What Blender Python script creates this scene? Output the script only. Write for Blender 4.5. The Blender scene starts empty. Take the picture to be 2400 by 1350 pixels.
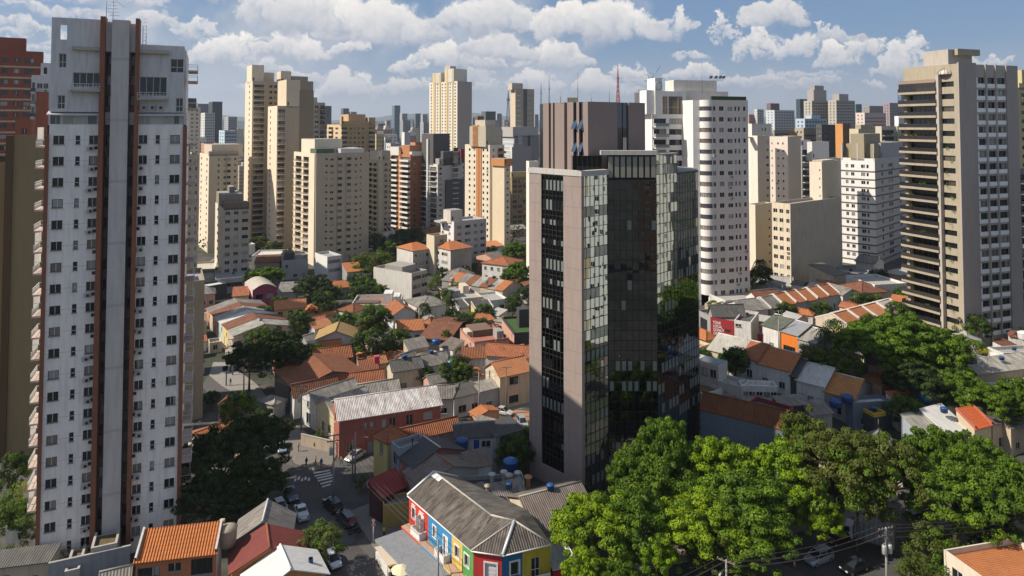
import bpy, math, random
from mathutils import Vector, Matrix
R = math.radians
random.seed(7)
SC = bpy.context.scene
COL = SC.collection
# ------------------------------------------------------------------ camera
CAMH, FPX, PITCH, PPY = 62.0, 1600.0, R(2.0), 234.0
cam = bpy.data.cameras.new('camera'); camo = bpy.data.objects.new('camera', cam); COL.objects.link(camo)
cam.sensor_width = 36; cam.lens = 24; cam.shift_y = -(675 - PPY) / 2400.0
cam.clip_start = 1; cam.clip_end = 30000
camo.location = (0, 0, CAMH); camo.rotation_euler = (R(90) + PITCH, 0, 0)
SC.camera = camo
# ------------------------------------------------------------------ light
SUN_A, SUN_EL = R(9), R(43)          # sun stands to the left, a little behind the camera
sdir = Vector((-math.cos(SUN_A) * math.cos(SUN_EL), -math.sin(SUN_A) * math.cos(SUN_EL), math.sin(SUN_EL)))
sl = bpy.data.lights.new('sun', 'SUN'); sl.energy = 5.0; sl.angle = R(0.5); sl.color = (1.0, 0.90, 0.76)
so = bpy.data.objects.new('sun', sl); COL.objects.link(so)
so.rotation_euler = sdir.to_track_quat('Z', 'Y').to_euler(); so.location = (-300, -80, 400)
SC.view_settings.view_transform = 'Standard'; SC.view_settings.look = 'None'
SC.view_settings.exposure = 0.42; SC.view_settings.gamma = 1
W = bpy.data.worlds.new("World"); SC.world = W; W.use_nodes = True
class NT:
    """tiny helper for node trees"""
    def __init__(s, tree): s.t = tree; s.n = tree.nodes; s.l = tree.links
    def node(s, typ, **kw):
        n = s.n.new(typ)
        for k, v in kw.items():
            if k.startswith('i_'):
                pass
            else: setattr(n, k, v)
        return n
    def put(s, sock, v):
        if hasattr(v, 'links') or isinstance(v, bpy.types.NodeSocket): s.l.new(v, sock)
        else: sock.default_value = v
    def m(s, op, a, b=None, c=None, clamp=False):
        n = s.n.new('ShaderNodeMath'); n.operation = op; n.use_clamp = clamp
        s.put(n.inputs[0], a)
        if b is not None: s.put(n.inputs[1], b)
        if c is not None: s.put(n.inputs[2], c)
        return n.outputs[0]
    def mix(s, f, a, b, typ='MIX'):
        n = s.n.new('ShaderNodeMix'); n.data_type = 'RGBA'; n.blend_type = typ
        s.put(n.inputs[0], f); s.put(n.inputs[6], a); s.put(n.inputs[7], b)
        return n.outputs[2]
    def ss(s, v, a, b, c=0.0, d=1.0):
        n = s.n.new('ShaderNodeMapRange'); n.interpolation_type = 'SMOOTHSTEP'
        s.put(n.inputs[0], v); n.inputs[1].default_value = a; n.inputs[2].default_value = b
        n.inputs[3].default_value = c; n.inputs[4].default_value = d
        return n.outputs[0]
    def noise(s, vec, scale, detail=4, rough=.5, dist=0.0):
        n = s.n.new('ShaderNodeTexNoise'); n.inputs['Scale'].default_value = scale; n.inputs['Detail'].default_value = detail
        n.inputs['Roughness'].default_value = rough; n.inputs['Distortion'].default_value = dist
        if vec is not None: s.l.new(vec, n.inputs['Vector'])
        return n.outputs[0]
def c4(c): return (c[0], c[1], c[2], 1.0)
# ------------------------------------------------------------------ sky with cumulus
import numpy as np
HEAPS = [(2050, 205, 34, 18, .5), (1910, 194, 66, 20, .5), (815, 222, 70, 50, .6), (950, 213, 66, 36, .55), (1250, 208, 60, 40, .6), (1390, 212, 62, 48, .7), (1485, 203, 46, 60, .75), (1620, 178, 62, 36, .8),
    (700, 240, 60, 30, .4), (620, 215, 60, 30, .4), (1750, 200, 80, 30, .5), (2300, 160, 60, 20, .4),
    (1475, 186, 40, 36, .8), (960, 170, 46, 36, .8), (1125, 160, 66, 44, .8), (1040, 153, 66, 48, .95), (2115, 178, 72, 98, .85), (1970, 144, 54, 46, .9), (2035, 126, 52, 50, .95), (2345, 145, 30, 18, .5),
    (1310, 150, 98, 54, .95), (528, 146, 84, 68, 1.0), (690, 133, 86, 54, .9), (808, 127, 46, 32, .9), (1165, 132, 92, 60, .8), (1765, 139, 54, 92, .95), (1865, 126, 64, 64, .85), (1930, 90, 24, 40, .7),
    (1702, 96, 30, 70, .8), (1595, 78, 46, 62, .75), (445, 84, 52, 38, .6), (350, 60, 70, 40, .4), (120, 30, 150, 30, .35), (60, 75, 90, 30, .4), (1812, 52, 84, 54, .7), (890, 94, 142, 96, 1.0), (670, 64, 125, 80, .8), (1135, 66, 118, 88, .95), (1400, 88, 168, 84, 1.0),
    (240, 0, 160, 40, .5), (520, -10, 130, 50, .6), (900, -90, 260, 80, .8), (1500, -80, 300, 90, .8), (300, -130, 260, 90, .7), (2100, -180, 260, 90, .7), (1200, -260, 400, 120, .8)]
def fbm(rs, h, w, base, octs=6, gain=.55):
    out = np.zeros((h, w), np.float32); amp = 1.0; tot = 0
    for o in range(octs):
        gy = max(2, int(base * 2 ** o * h / w)) + 3; gx = int(base * 2 ** o) + 3
        g = rs.rand(gy, gx).astype(np.float32)
        y = np.linspace(0, gy - 2.001, h); x = np.linspace(0, gx - 2.001, w)
        iy = y.astype(int); ix = x.astype(int); fy = (y - iy); fx = (x - ix); fy = (fy * fy * (3 - 2 * fy))[:, None]; fx = (fx * fx * (3 - 2 * fx))[None, :]
        a_ = g[iy][:, ix]; b_ = g[iy][:, ix + 1]; c_ = g[iy + 1][:, ix]; d_ = g[iy + 1][:, ix + 1]
        out += amp * ((a_ * (1 - fx) + b_ * fx) * (1 - fy) + (c_ * (1 - fx) + d_ * fx) * fy); tot += amp; amp *= gain
        if gx > w: break
    return out / tot
SKW, SKH, AZM, EL0, EL1 = 2560, 660, .72, -.02, .351
def cloud_image():
    """cumulus heaps grown in the script from hundreds of soft lit puffs; colour premixed, alpha = cover"""
    rs = np.random.RandomState(12); S = SKW / (2 * AZM)
    col = np.zeros((SKH, SKW, 3), np.float32); al = np.zeros((SKH, SKW), np.float32)
    lo = np.array((4.5, 5.3, 6.8)); hi = np.array((14.0, 13.2, 12.2))
    rr_ = random.Random(4); extra = [(rr_.uniform(20, 2050), rr_.uniform(90, 235), rr_.uniform(24, 80), rr_.uniform(14, 34), rr_.uniform(.15, .45)) for _ in range(44)]
    for (cx, by, hw, hh, br) in extra + [(c_[0], c_[1] + 4, c_[2] * 1.0, c_[3] * 1.16, c_[4]) for c_ in HEAPS]:
        a0 = math.atan((cx - 1200) / 1600); ca = math.cos(a0)
        e0 = math.atan((292 - by) / 1600 * ca); w_ = hw / 1600 * ca * ca; h_ = hh / 1600 * ca
        X = (a0 + AZM) * S; Y = (e0 - EL0) * S; Wp = w_ * S; Hp = h_ * S
        n = int(70 + Wp * 1.3)
        lobes = [(rs.uniform(-.75, .75), rs.uniform(.45, 1.0)) for _ in range(rs.randint(3, 6))]
        puffs = []
        for _ in range(n):
            dx = rs.uniform(-1, 1); top = math.sqrt(max(0, 1 - dx * dx)) * .55
            for lx, lh in lobes: top = max(top, lh * math.sqrt(max(0, 1 - ((dx - lx) / .42) ** 2)))
            t_ = rs.rand() ** .55 * top
            r = (rs.uniform(.10, .26) * (1.15 - .6 * abs(dx))) * min(Wp, Hp * 1.3)
            r = max(3.0, r * (1.1 - .5 * t_))
            puffs.append((t_ + rs.uniform(-.12, .12), X + dx * Wp, Y + t_ * Hp, r, t_ / max(top, .15), t_))
        puffs.sort(key=lambda p: -p[0])
        for (_, px, py, r, tt, th_) in puffs:
            R_ = r * 1.25
            x0, x1, y0, y1 = int(px - R_), int(px + R_) + 2, int(py - R_), int(py + R_) + 2
            x0, y0 = max(0, x0), max(0, y0); x1, y1 = min(SKW, x1), min(SKH, y1)
            if x1 <= x0 or y1 <= y0: continue
            yy, xx = np.mgrid[y0:y1, x0:x1].astype(np.float32); ux = (xx - px) / r; uy = (yy - py) / r
            q = ux * ux + uy * uy
            m_ = np.clip((1.25 - q) / 1.12, 0, 1); m_ = m_ * m_ * (3 - 2 * m_)
            nz = np.sqrt(np.clip(1 - q, 0, 1))
            l_ = np.clip(.36 + .36 * uy - .22 * ux + .32 * nz, 0, 1)
            l_ = np.clip(l_ * .70 + .62 * (th_ - .36) + .14 * tt, 0, 1)
            l_ = l_ * (.45 + .55 * br)
            c_ = lo + (hi - lo) * l_[..., None]
            f = m_ * (.24 + .46 * br)
            col[y0:y1, x0:x1] = col[y0:y1, x0:x1] * (1 - f[..., None]) + c_ * f[..., None]
            al[y0:y1, x0:x1] = al[y0:y1, x0:x1] * (1 - f) + f
    # ragged edges: warp by turbulence
    wx = (fbm(rs, SKH, SKW, 44, 6, .66) - .5) * 74; wy = (fbm(rs, SKH, SKW, 44, 6, .66) - .5) * 58
    yy, xx = np.mgrid[0:SKH, 0:SKW]
    def warp(A):
        xf = np.clip(xx + wx, 0, SKW - 2.01); yf = np.clip(yy + wy, 0, SKH - 2.01); xi = xf.astype(int); yi = yf.astype(int); fx = xf - xi; fy = yf - yi
        if A.ndim == 3: fx = fx[..., None]; fy = fy[..., None]
        return (A[yi, xi] * (1 - fx) + A[yi, xi + 1] * fx) * (1 - fy) + (A[yi + 1, xi] * (1 - fx) + A[yi + 1, xi + 1] * fx) * fy
    col = warp(col); al = warp(al)
    er = np.clip((fbm(rs, SKH, SKW, 34, 6, .6) - .30) / .18, .25, 1); ea = al * (er + (1 - er) * np.clip(al * 1.6 - .6, 0, 1)); col *= (ea / np.maximum(al, 1e-3))[..., None]; al = ea
    # thin grey-blue sheets between the heaps
    v1 = fbm(rs, SKH, SKW, 7, 6, .58); v2 = fbm(rs, SKH, SKW, 26, 5, .55)
    azs = np.linspace(-AZM, AZM, SKW)[None, :]
    veil = np.clip((v1 * .7 + v2 * .3 - .45) / .2, 0, 1) * np.where(azs > .3, np.clip(1.25 - (azs - .3) * 3.2, .18, 1), 1.0) * .9
    vc = np.array((5.4, 6.1, 7.3)) * (.82 + .40 * v2[..., None])
    al3 = al[..., None]; out_a = al + veil * (1 - al)
    rgb = (col + vc * (veil * (1 - al))[..., None]) / np.maximum(out_a, 1e-3)[..., None]
    buf = np.ones((SKH, SKW, 4), np.float32); buf[..., :3] = rgb; buf[..., 3] = np.clip(out_a, 0, 1)
    im = bpy.data.images.new('cloud_field', SKW, SKH, alpha=True, float_buffer=True); im.colorspace_settings.name = 'Non-Color'
    im.alpha_mode = 'CHANNEL_PACKED'; im.pixels.foreach_set(buf.ravel()); im.update(); im.pack(); return im
def build_sky():
    W.cycles.sampling_method = 'MANUAL'; W.cycles.sample_map_resolution = 512
    t = NT(W.node_tree); t.n.clear()
    out = t.node('ShaderNodeOutputWorld'); bg = t.node('ShaderNodeBackground'); bg.inputs[1].default_value = 0.058
    sky = t.node('ShaderNodeTexSky', sky_type='NISHITA'); sky.sun_disc = False
    sky.sun_elevation = SUN_EL; sky.sun_rotation = math.atan2(sdir.x, sdir.y); sky.air_density = 1.0; sky.dust_density = 1.0; sky.ozone_density = 2.0
    tc = t.node('ShaderNodeTexCoord'); sep = t.node('ShaderNodeSeparateXYZ'); t.l.new(tc.outputs['Generated'], sep.inputs[0])
    x, y, z = sep.outputs
    az = t.m('ARCTAN2', x, y); el = t.m('ARCSINE', z)
    clear = t.mix(0.55, sky.outputs[0], (2.0, 4.0, 7.6, 1))
    hz = t.ss(el, -0.01, 0.12, .8, 0.0)
    s1 = t.mix(hz, clear, (6.2, 7.0, 8.2, 1))
    uvn = t.node('ShaderNodeCombineXYZ'); t.put(uvn.inputs[0], t.m('MULTIPLY_ADD', az, .5 / AZM, .5)); t.put(uvn.inputs[1], t.m('MULTIPLY_ADD', el, 1 / (EL1 - EL0), -EL0 / (EL1 - EL0)))
    im = t.node('ShaderNodeTexImage'); im.image = cloud_image(); im.extension = 'CLIP'; im.interpolation = 'Linear'; t.l.new(uvn.outputs[0], im.inputs[0])
    ina = t.m('MULTIPLY', t.ss(t.m('ABSOLUTE', az), AZM - .06, AZM - .01, 1, 0), t.ss(el, EL1 - .05, EL1 - .01, 1, 0))
    s2 = t.mix(t.m('MULTIPLY', im.outputs[1], ina), s1, im.outputs[0])
    cbo = t.node('ShaderNodeCombineXYZ'); t.put(cbo.inputs[0], t.m('MULTIPLY', az, 3.0)); t.put(cbo.inputs[1], t.m('MULTIPLY', el, 6.0)); cbo.inputs[2].default_value = 2.2
    om = t.m('MULTIPLY', t.ss(t.noise(cbo.outputs[0], 1.5, 3, .6), .46, .58), t.m('SUBTRACT', 1.0, ina))
    s2 = t.mix(t.m('MULTIPLY', om, .85), s2, (6.6, 6.7, 7.0, 1))
    s2 = t.mix(t.ss(el, .0, .05, .45, 0), s2, (5.0, 6.0, 7.5, 1))
    below = t.ss(el, -0.02, 0.0)
    s3 = t.mix(below, (2.2, 2.3, 2.4, 1), s2)
    t.l.new(s3, bg.inputs[0]); t.l.new(bg.outputs[0], out.inputs[0])
build_sky()
# ------------------------------------------------------------------ terrain and pixel geometry
def sm(t):
    t = max(0.0, min(1.0, t)); return t * t * (3 - 2 * t)
def gz(X, Y):
    return 9.5 * sm((X - 8) / 48.0) * sm((Y - 104) / 58.0)
def ray(px, py):
    xc = (px - 1200) / FPX; yc = (PPY - py) / FPX
    return Vector((xc, math.cos(PITCH) - yc * math.sin(PITCH), math.sin(PITCH) + yc * math.cos(PITCH)))
def on_z(px, py, z):
    d = ray(px, py); return Vector((0, 0, CAMH)) + d * ((z - CAMH) / d.z)
def on_g(px, py, h=0.0):
    """point of the ray that is h above the terrain"""
    d = ray(px, py); o = Vector((0, 0, CAMH))
    lo, hi = 20.0, 3000.0
    t = lo; st = 1.0
    while t < hi:
        p = o + d * t
        if p.z - h <= gz(p.x, p.y):
            a, b = t - st, t
            for _ in range(18):
                m = (a + b) / 2; p = o + d * m
                if p.z - h <= gz(p.x, p.y): b = m
                else: a = m
            return o + d * b
        t += st; st = max(1.0, t * .01)
    return o + d * hi
def on_D(px, py, D):
    d = ray(px, py); return Vector((0, 0, CAMH)) + d * (D / d.y)
# ------------------------------------------------------------------ materials
MATS = {}
def new_mat(name):
    m = bpy.data.materials.new(name); m.use_nodes = True
    t = NT(m.node_tree); b = t.n['Principled BSDF']
    return m, t, b
def wall(col, rough=.9, stain=.25, joint=0.0, key=None):
    k = key or ('wall', col, stain, joint)
    if k in MATS: return MATS[k]
    m, t, b = new_mat('painted_wall')
    tc = t.node('ShaderNodeTexCoord'); mp = t.node('ShaderNodeMapping'); mp.inputs['Scale'].default_value = (1, 1, .13)
    t.l.new(tc.outputs['Object'], mp.inputs[0])
    streak = t.noise(mp.outputs[0], 1.7, 6, .62)
    blot = t.noise(tc.outputs['Object'], .16, 5, .6)
    f = t.m('MULTIPLY', t.ss(streak, .42, .72), stain)
    dark = tuple(c * .52 for c in col)
    c1 = t.mix(f, c4(col), c4(dark))
    c2 = t.mix(t.m('MULTIPLY', t.ss(blot, .4, .7), stain * .7), c1, c4((col[0] * .72, col[1] * .74, col[2] * .78)))
    if joint:
        sp = t.node('ShaderNodeSeparateXYZ'); t.l.new(tc.outputs['Object'], sp.inputs[0])
        fr = t.m('FRACT', t.m('DIVIDE', sp.outputs[2], joint))
        ln = t.m('LESS_THAN', fr, .05)
        c2 = t.mix(t.m('MULTIPLY', ln, .35), c2, c4(tuple(c * .5 for c in col)))
    t.l.new(c2, b.inputs['Base Color']); b.inputs['Roughness'].default_value = rough
    MATS[k] = m; return m
def plain(col, rough=.7, metal=0.0, name='plain_paint', noise=.15):
    k = ('plain', col, rough, metal, name)
    if k in MATS: return MATS[k]
    m, t, b = new_mat(name)
    tc = t.node('ShaderNodeTexCoord'); n = t.noise(tc.outputs['Object'], 2.0, 5, .6)
    t.l.new(t.mix(t.m('MULTIPLY', t.ss(n, .35, .75), noise), c4(col), c4(tuple(c * .55 for c in col))), b.inputs['Base Color'])
    b.inputs['Roughness'].default_value = rough; b.inputs['Metallic'].default_value = metal
    MATS[k] = m; return m
def tile(col, pitch=.36, wear=.5, course=.55):
    k = ('tile', col, pitch, wear)
    if k in MATS: return MATS[k]
    m, t, b = new_mat('clay_roof_tiles')
    uv = t.node('ShaderNodeTexCoord'); sp = t.node('ShaderNodeSeparateXYZ'); t.l.new(uv.outputs['UV'], sp.inputs[0])
    su = t.m('SINE', t.m('MULTIPLY', sp.outputs[0], 2 * math.pi / pitch))
    fv = t.m('FRACT', t.m('DIVIDE', sp.outputs[1], course))
    nn = t.noise(uv.outputs['UV'], .55, 6, .65); n2 = t.noise(uv.outputs['UV'], 4.5, 3, .7)
    c = t.mix(t.ss(nn, .35, .72, 0, wear), c4(col), c4((col[0] * .42, col[1] * .46, col[2] * .6)))
    c = t.mix(t.ss(n2, .35, .75, 0, .45), c, c4((min(1, col[0] * 1.35), col[1] * 1.25, col[2] * 1.1)))
    c = t.mix(t.ss(su, -1.0, -.35, .55, 0), c, c4(tuple(x * .25 for x in col)))
    c = t.mix(t.ss(fv, .0, .22, .5, 0), c, c4(tuple(x * .3 for x in col)))
    t.l.new(c, b.inputs['Base Color']); b.inputs['Roughness'].default_value = .85
    bp = t.node('ShaderNodeBump'); bp.inputs['Distance'].default_value = .07; bp.inputs['Strength'].default_value = .8
    t.l.new(t.m('ADD', su, t.m('MULTIPLY', fv, .7)), bp.inputs['Height']); t.l.new(bp.outputs[0], b.inputs['Normal'])
    MATS[k] = m; return m
def corrug(col, pitch=.3, metal=0.0, rough=.75, patch=.4):
    k = ('corr', col, pitch, metal, patch)
    if k in MATS: return MATS[k]
    m, t, b = new_mat('corrugated_sheets')
    uv = t.node('ShaderNodeTexCoord'); sp = t.node('ShaderNodeSeparateXYZ'); t.l.new(uv.outputs['UV'], sp.inputs[0])
    su = t.m('SINE', t.m('MULTIPLY', sp.outputs[0], 2 * math.pi / pitch))
    # sheets of different age
    br = t.node('ShaderNodeTexBrick'); br.inputs['Scale'].default_value = 1; br.offset = .5
    br.inputs['Brick Width'].default_value = 1.1; br.inputs['Row Height'].default_value = 2.3; br.inputs['Mortar Size'].default_value = .012
    br.inputs['Color1'].default_value = (0, 0, 0, 1); br.inputs['Color2'].default_value = (1, 1, 1, 1); br.inputs['Mortar'].default_value = (.5, .5, .5, 1)
    t.l.new(uv.outputs['UV'], br.inputs['Vector'])
    mp = t.node('ShaderNodeMapping'); mp.inputs['Scale'].default_value = (1, .3, 1); t.l.new(uv.outputs['UV'], mp.inputs[0])
    nn = t.noise(mp.outputs[0], 1.4, 6, .65)
    c = t.mix(t.m('MULTIPLY', br.outputs[0], min(1, patch * .9)), c4(col), c4(tuple(min(.8, x * 2.0) for x in col)))
    c = t.mix(t.ss(nn, .38, .72, 0, patch + .2), c, c4((col[0] * .40, col[1] * .38, col[2] * .36)))
    c = t.mix(t.ss(su, -1, -.2, .45, 0), c, c4(tuple(x * .3 for x in col)))
    t.l.new(c, b.inputs['Base Color']); b.inputs['Roughness'].default_value = rough; b.inputs['Metallic'].default_value = metal
    bp = t.node('ShaderNodeBump'); bp.inputs['Distance'].default_value = .05; bp.inputs['Strength'].default_value = .7
    t.l.new(su, bp.inputs['Height']); t.l.new(bp.outputs[0], b.inputs['Normal'])
    MATS[k] = m; return m
def glass_room(name='window_glass', dark=(.012, .016, .02), curtain=(.42, .44, .42), share=.19, rough=.06):
    k = ('glass', name)
    if k in MATS: return MATS[k]
    m, t, b = new_mat(name)
    oi = t.node('ShaderNodeObjectInfo'); tc = t.node('ShaderNodeTexCoord'); sp = t.node('ShaderNodeSeparateXYZ'); t.l.new(tc.outputs['Object'], sp.inputs[0])
    rnd = oi.outputs['Random']
    on = t.m('LESS_THAN', rnd, share)
    # curtains hang on part of the opening; the other half stays dark
    r2 = t.m('FRACT', t.m('MULTIPLY', rnd, 37.7))
    side = t.m('GREATER_THAN', t.m('ADD', sp.outputs[0], t.m('MULTIPLY', t.m('SUBTRACT', r2, .5), 2.2)), 0.0)
    part = t.m('MULTIPLY', side, t.m('LESS_THAN', rnd, min(1, share * 2)))
    f = t.m('MAXIMUM', on, part)
    fold = t.m('MULTIPLY_ADD', t.m('SINE', t.m('MULTIPLY', sp.outputs[0], 45)), .12, .8)
    cur = t.mix(r2, c4(curtain), c4((curtain[0] * .55, curtain[1] * .42, curtain[2] * .36)))
    c = t.mix(t.m('MULTIPLY', f, fold), c4(dark), cur)
    t.l.new(c, b.inputs['Base Color']); b.inputs['Roughness'].default_value = rough; b.inputs['Specular IOR Level'].default_value = .6
    MATS[k] = m; return m
G_WIN = glass_room()
G_FAR = glass_room('distant_window_glass', (.02, .024, .03), (.25, .25, .24), .18, .12)
M_FR_D = plain((.05, .05, .05), .5, 0, 'dark_window_frame'); M_FR_W = plain((.62, .62, .6), .5, 0, 'white_window_frame')
M_CONC = wall((.34, .33, .31), .92, .5); M_CONCD = wall((.16, .155, .15), .92, .5)
M_WHITE = wall((.66, .655, .64), .85, .22); M_DARK = plain((.02, .02, .022), .6, 0, 'dark_interior')
M_STEEL = plain((.25, .25, .26), .4, .7, 'galvanised_steel'); M_BLACK = plain((.015, .015, .016), .5, 0, 'black_paint')
M_SILL = wall((.30, .29, .28), .9, .4)
# ------------------------------------------------------------------ mesh builder
class MB:
    def __init__(s): s.v = []; s.f = []; s.m = []; s.mats = []; s.uv = []; s.sm = []
    def mi(s, mat):
        if mat not in s.mats: s.mats.append(mat)
        return s.mats.index(mat)
    def face(s, pts, mat, uv=None, smooth=False):
        i = len(s.v); s.v += [tuple(p) for p in pts]; s.f.append(tuple(range(i, i + len(pts)))); s.m.append(s.mi(mat))
        s.uv.append(uv if uv else [(0, 0)] * len(pts)); s.sm.append(smooth)
    def box(s, x0, x1, y0, y1, z0, z1, mat, F=None, skip=''):
        F = F or (lambda a, b, c: (a, b, c))
        p = [F(x, y, z) for z in (z0, z1) for y in (y0, y1) for x in (x0, x1)]
        q = {'f': (0, 1, 5, 4), 'k': (3, 2, 6, 7), 'l': (2, 0, 4, 6), 'r': (1, 3, 7, 5), 't': (4, 5, 7, 6), 'b': (2, 3, 1, 0)}
        for k, ix in q.items():
            if k in skip: continue
            pts = [p[i] for i in ix]
            if k in 'fk': w = abs(x1 - x0); h = abs(z1 - z0)
            elif k in 'lr': w = abs(y1 - y0); h = abs(z1 - z0)
            else: w = abs(x1 - x0); h = abs(y1 - y0)
            s.face(pts, mat, [(0, 0), (w, 0), (w, h), (0, h)])
    def wallface(s, F, W_, z0, z1, holes, mat, rev=.18, revmat=None, back=None):
        """a wall from 0..W_ with rectangular holes (u0,u1,za,zb) and reveals"""
        us = sorted({0.0, W_} | {round(h[i], 4) for h in holes for i in (0, 1)}); zs = sorted({z0, z1} | {round(h[i], 4) for h in holes for i in (2, 3)})
        us = [u for u in us if -1e-6 <= u <= W_ + 1e-6]; zs = [z for z in zs if z0 - 1e-6 <= z <= z1 + 1e-6]
        hs = [(h[0], h[1], h[2], h[3]) for h in holes]
        for j in range(len(zs) - 1):
            za, zb = zs[j], zs[j + 1]; zc = (za + zb) / 2
            row = [h for h in hs if h[2] < zc < h[3]]
            run = None
            for i in range(len(us) - 1):
                uc = (us[i] + us[i + 1]) / 2
                ishole = any(h[0] < uc < h[1] for h in row)
                if ishole:
                    if run is not None: s.face([F(run, 0, za), F(us[i], 0, za), F(us[i], 0, zb), F(run, 0, zb)], mat); run = None
                elif run is None: run = us[i]
            if run is not None: s.face([F(run, 0, za), F(us[-1], 0, za), F(us[-1], 0, zb), F(run, 0, zb)], mat)
        rm = revmat or mat
        for (a, b, c, d) in hs:
            s.face([F(a, 0, c), F(b, 0, c), F(b, rev, c), F(a, rev, c)], rm); s.face([F(a, rev, d), F(b, rev, d), F(b, 0, d), F(a, 0, d)], rm)
            s.face([F(a, 0, c), F(a, rev, c), F(a, rev, d), F(a, 0, d)], rm); s.face([F(b, rev, c), F(b, 0, c), F(b, 0, d), F(b, rev, d)], rm)
            if back: s.face([F(a, rev, c), F(b, rev, c), F(b, rev, d), F(a, rev, d)], back)
    def tube(s, pts, rad, mat, n=6, caps=True, smooth=True):
        pts = [Vector(p) for p in pts]
        if not hasattr(rad, '__len__'): rad = [rad] * len(pts)
        rings = []
        for i, p in enumerate(pts):
            d = (pts[min(i + 1, len(pts) - 1)] - pts[max(i - 1, 0)]).normalized()
            a = d.orthogonal().normalized() if i == 0 else (a - d * a.dot(d)).normalized()
            b = d.cross(a)
            rings.append([p + (a * math.cos(2 * math.pi * k / n) + b * math.sin(2 * math.pi * k / n)) * rad[i] for k in range(n)])
        base = len(s.v); s.v += [tuple(q) for r_ in rings for q in r_]; mi = s.mi(mat)
        for i in range(len(rings) - 1):
            for k in range(n):
                k2 = (k + 1) % n
                s.f.append((base + i * n + k, base + i * n + k2, base + (i + 1) * n + k2, base + (i + 1) * n + k)); s.m.append(mi); s.uv.append([(0, 0)] * 4); s.sm.append(smooth)
        if caps:
            s.f.append(tuple(base + k for k in reversed(range(n)))); s.m.append(mi); s.uv.append([(0, 0)] * n); s.sm.append(False)
            s.f.append(tuple(base + (len(rings) - 1) * n + k for k in range(n))); s.m.append(mi); s.uv.append([(0, 0)] * n); s.sm.append(False)
    def lathe(s, prof, mat, c=(0, 0, 0), n=16, smooth=True):
        base = len(s.v); mi = s.mi(mat)
        for r_, z in prof:
            for k in range(n): s.v.append((c[0] + r_ * math.cos(2 * math.pi * k / n), c[1] + r_ * math.sin(2 * math.pi * k / n), c[2] + z))
        for i in range(len(prof) - 1):
            for k in range(n):
                k2 = (k + 1) % n
                s.f.append((base + i * n + k, base + i * n + k2, base + (i + 1) * n + k2, base + (i + 1) * n + k)); s.m.append(mi); s.uv.append([(0, 0)] * 4); s.sm.append(smooth)
    def prism(s, poly, z0, z1, mat, top=None, F=None):
        F = F or (lambda a, b, c: (a, b, c)); n = len(poly)
        for i in range(n):
            a, b = poly[i], poly[(i + 1) % n]; w = math.hypot(b[0] - a[0], b[1] - a[1])
            s.face([F(a[0], a[1], z0), F(b[0], b[1], z0), F(b[0], b[1], z1), F(a[0], a[1], z1)], mat, [(0, 0), (w, 0), (w, z1 - z0), (0, z1 - z0)])
        s.face([F(p[0], p[1], z1) for p in poly], top or mat, [(p[0], p[1]) for p in poly])
    def mesh(s, name):
        me = bpy.data.meshes.new(name); me.from_pydata(s.v, [], s.f)
        for m_ in s.mats: me.materials.append(m_)
        me.polygons.foreach_set('material_index', s.m); me.polygons.foreach_set('use_smooth', s.sm)
        ul = me.uv_layers.new(name='UVMap'); fl = []
        for q in s.uv:
            for a in q: fl += [a[0], a[1]]
        ul.data.foreach_set('uv', fl); me.update(); return me
    def build(s, name, parent=None, loc=None, rz=0, kind=None):
        if not s.f: return None
        return link(name, s.mesh(name), parent, loc, rz, kind)
def link(name, me, parent=None, loc=None, rz=0, kind=None):
    o = bpy.data.objects.new(name, me); COL.objects.link(o)
    if parent is not None: o.parent = parent
    if loc is not None: o.location = loc
    if rz: o.rotation_euler = (0, 0, rz)
    if kind: o['kind'] = kind
    return o
LABELS = set()
def tag(o, label, cat, group=None):
    if label in LABELS and not group: print('DUP LABEL', label)
    LABELS.add(label); o['label'] = label; o['category'] = cat
    if group: o['group'] = group
    return o
def thing(name, label, cat, loc=(0, 0, 0), rz=0, group=None):
    o = bpy.data.objects.new(name, None); COL.objects.link(o); o.location = loc; o.rotation_euler = (0, 0, rz); o.empty_display_size = .5
    return tag(o, label, cat, group)
# ------------------------------------------------------------------ windows
WM = {}
def win_mesh(w, h, panes=2, fr=None, gl=None, rail=False, sill=True, ft=.06):
    """window: origin at centre of its sill line, x right, y into the wall"""
    fr = fr or M_FR_D; gl = gl or G_WIN
    k = (round(w, 2), round(h, 2), panes, fr.name, gl.name, rail, sill, ft)
    if k in WM: return WM[k]
    b = MB(); x0, x1 = -w / 2, w / 2
    b.face([(x0, .03, 0), (x1, .03, 0), (x1, .03, h), (x0, .03, h)], gl)
    b.box(x0, x1, -.03, .02, 0, ft, fr); b.box(x0, x1, -.03, .02, h - ft, h, fr)
    b.box(x0, x0 + ft, -.03, .02, ft, h - ft, fr); b.box(x1 - ft, x1, -.03, .02, ft, h - ft, fr)
    for i in range(1, panes):
        x = x0 + w * i / panes; b.box(x - ft / 2, x + ft / 2, -.028, .018, ft, h - ft, M_FR_W if (fr is M_FR_D and panes == 2) else fr)
    if rail:
        z = h * .38; b.box(x0 + ft, x1 - ft, -.027, .017, z, z + ft * 1.2, M_FR_W)
    if sill: b.box(x0 - .08, x1 + .08, -.30, -.031, -.09, -.005, M_SILL)
    WM[k] = b.mesh('window'); return WM[k]
def frameF(u, n, z): return (u, n, z)
class Face:
    """a facade of a building in its local frame: F right/front face, L left face, R right flank"""
    def __init__(s, o, rz, W_):
        s.o = Vector((o[0], o[1], 0)); s.rz = rz; s.W = W_; s.c, s.s_ = math.cos(rz), math.sin(rz)
    def __call__(s, u, n, z): return (s.o.x + u * s.c - n * s.s_, s.o.y + u * s.s_ + n * s.c, z)
FOOT = []
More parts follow.
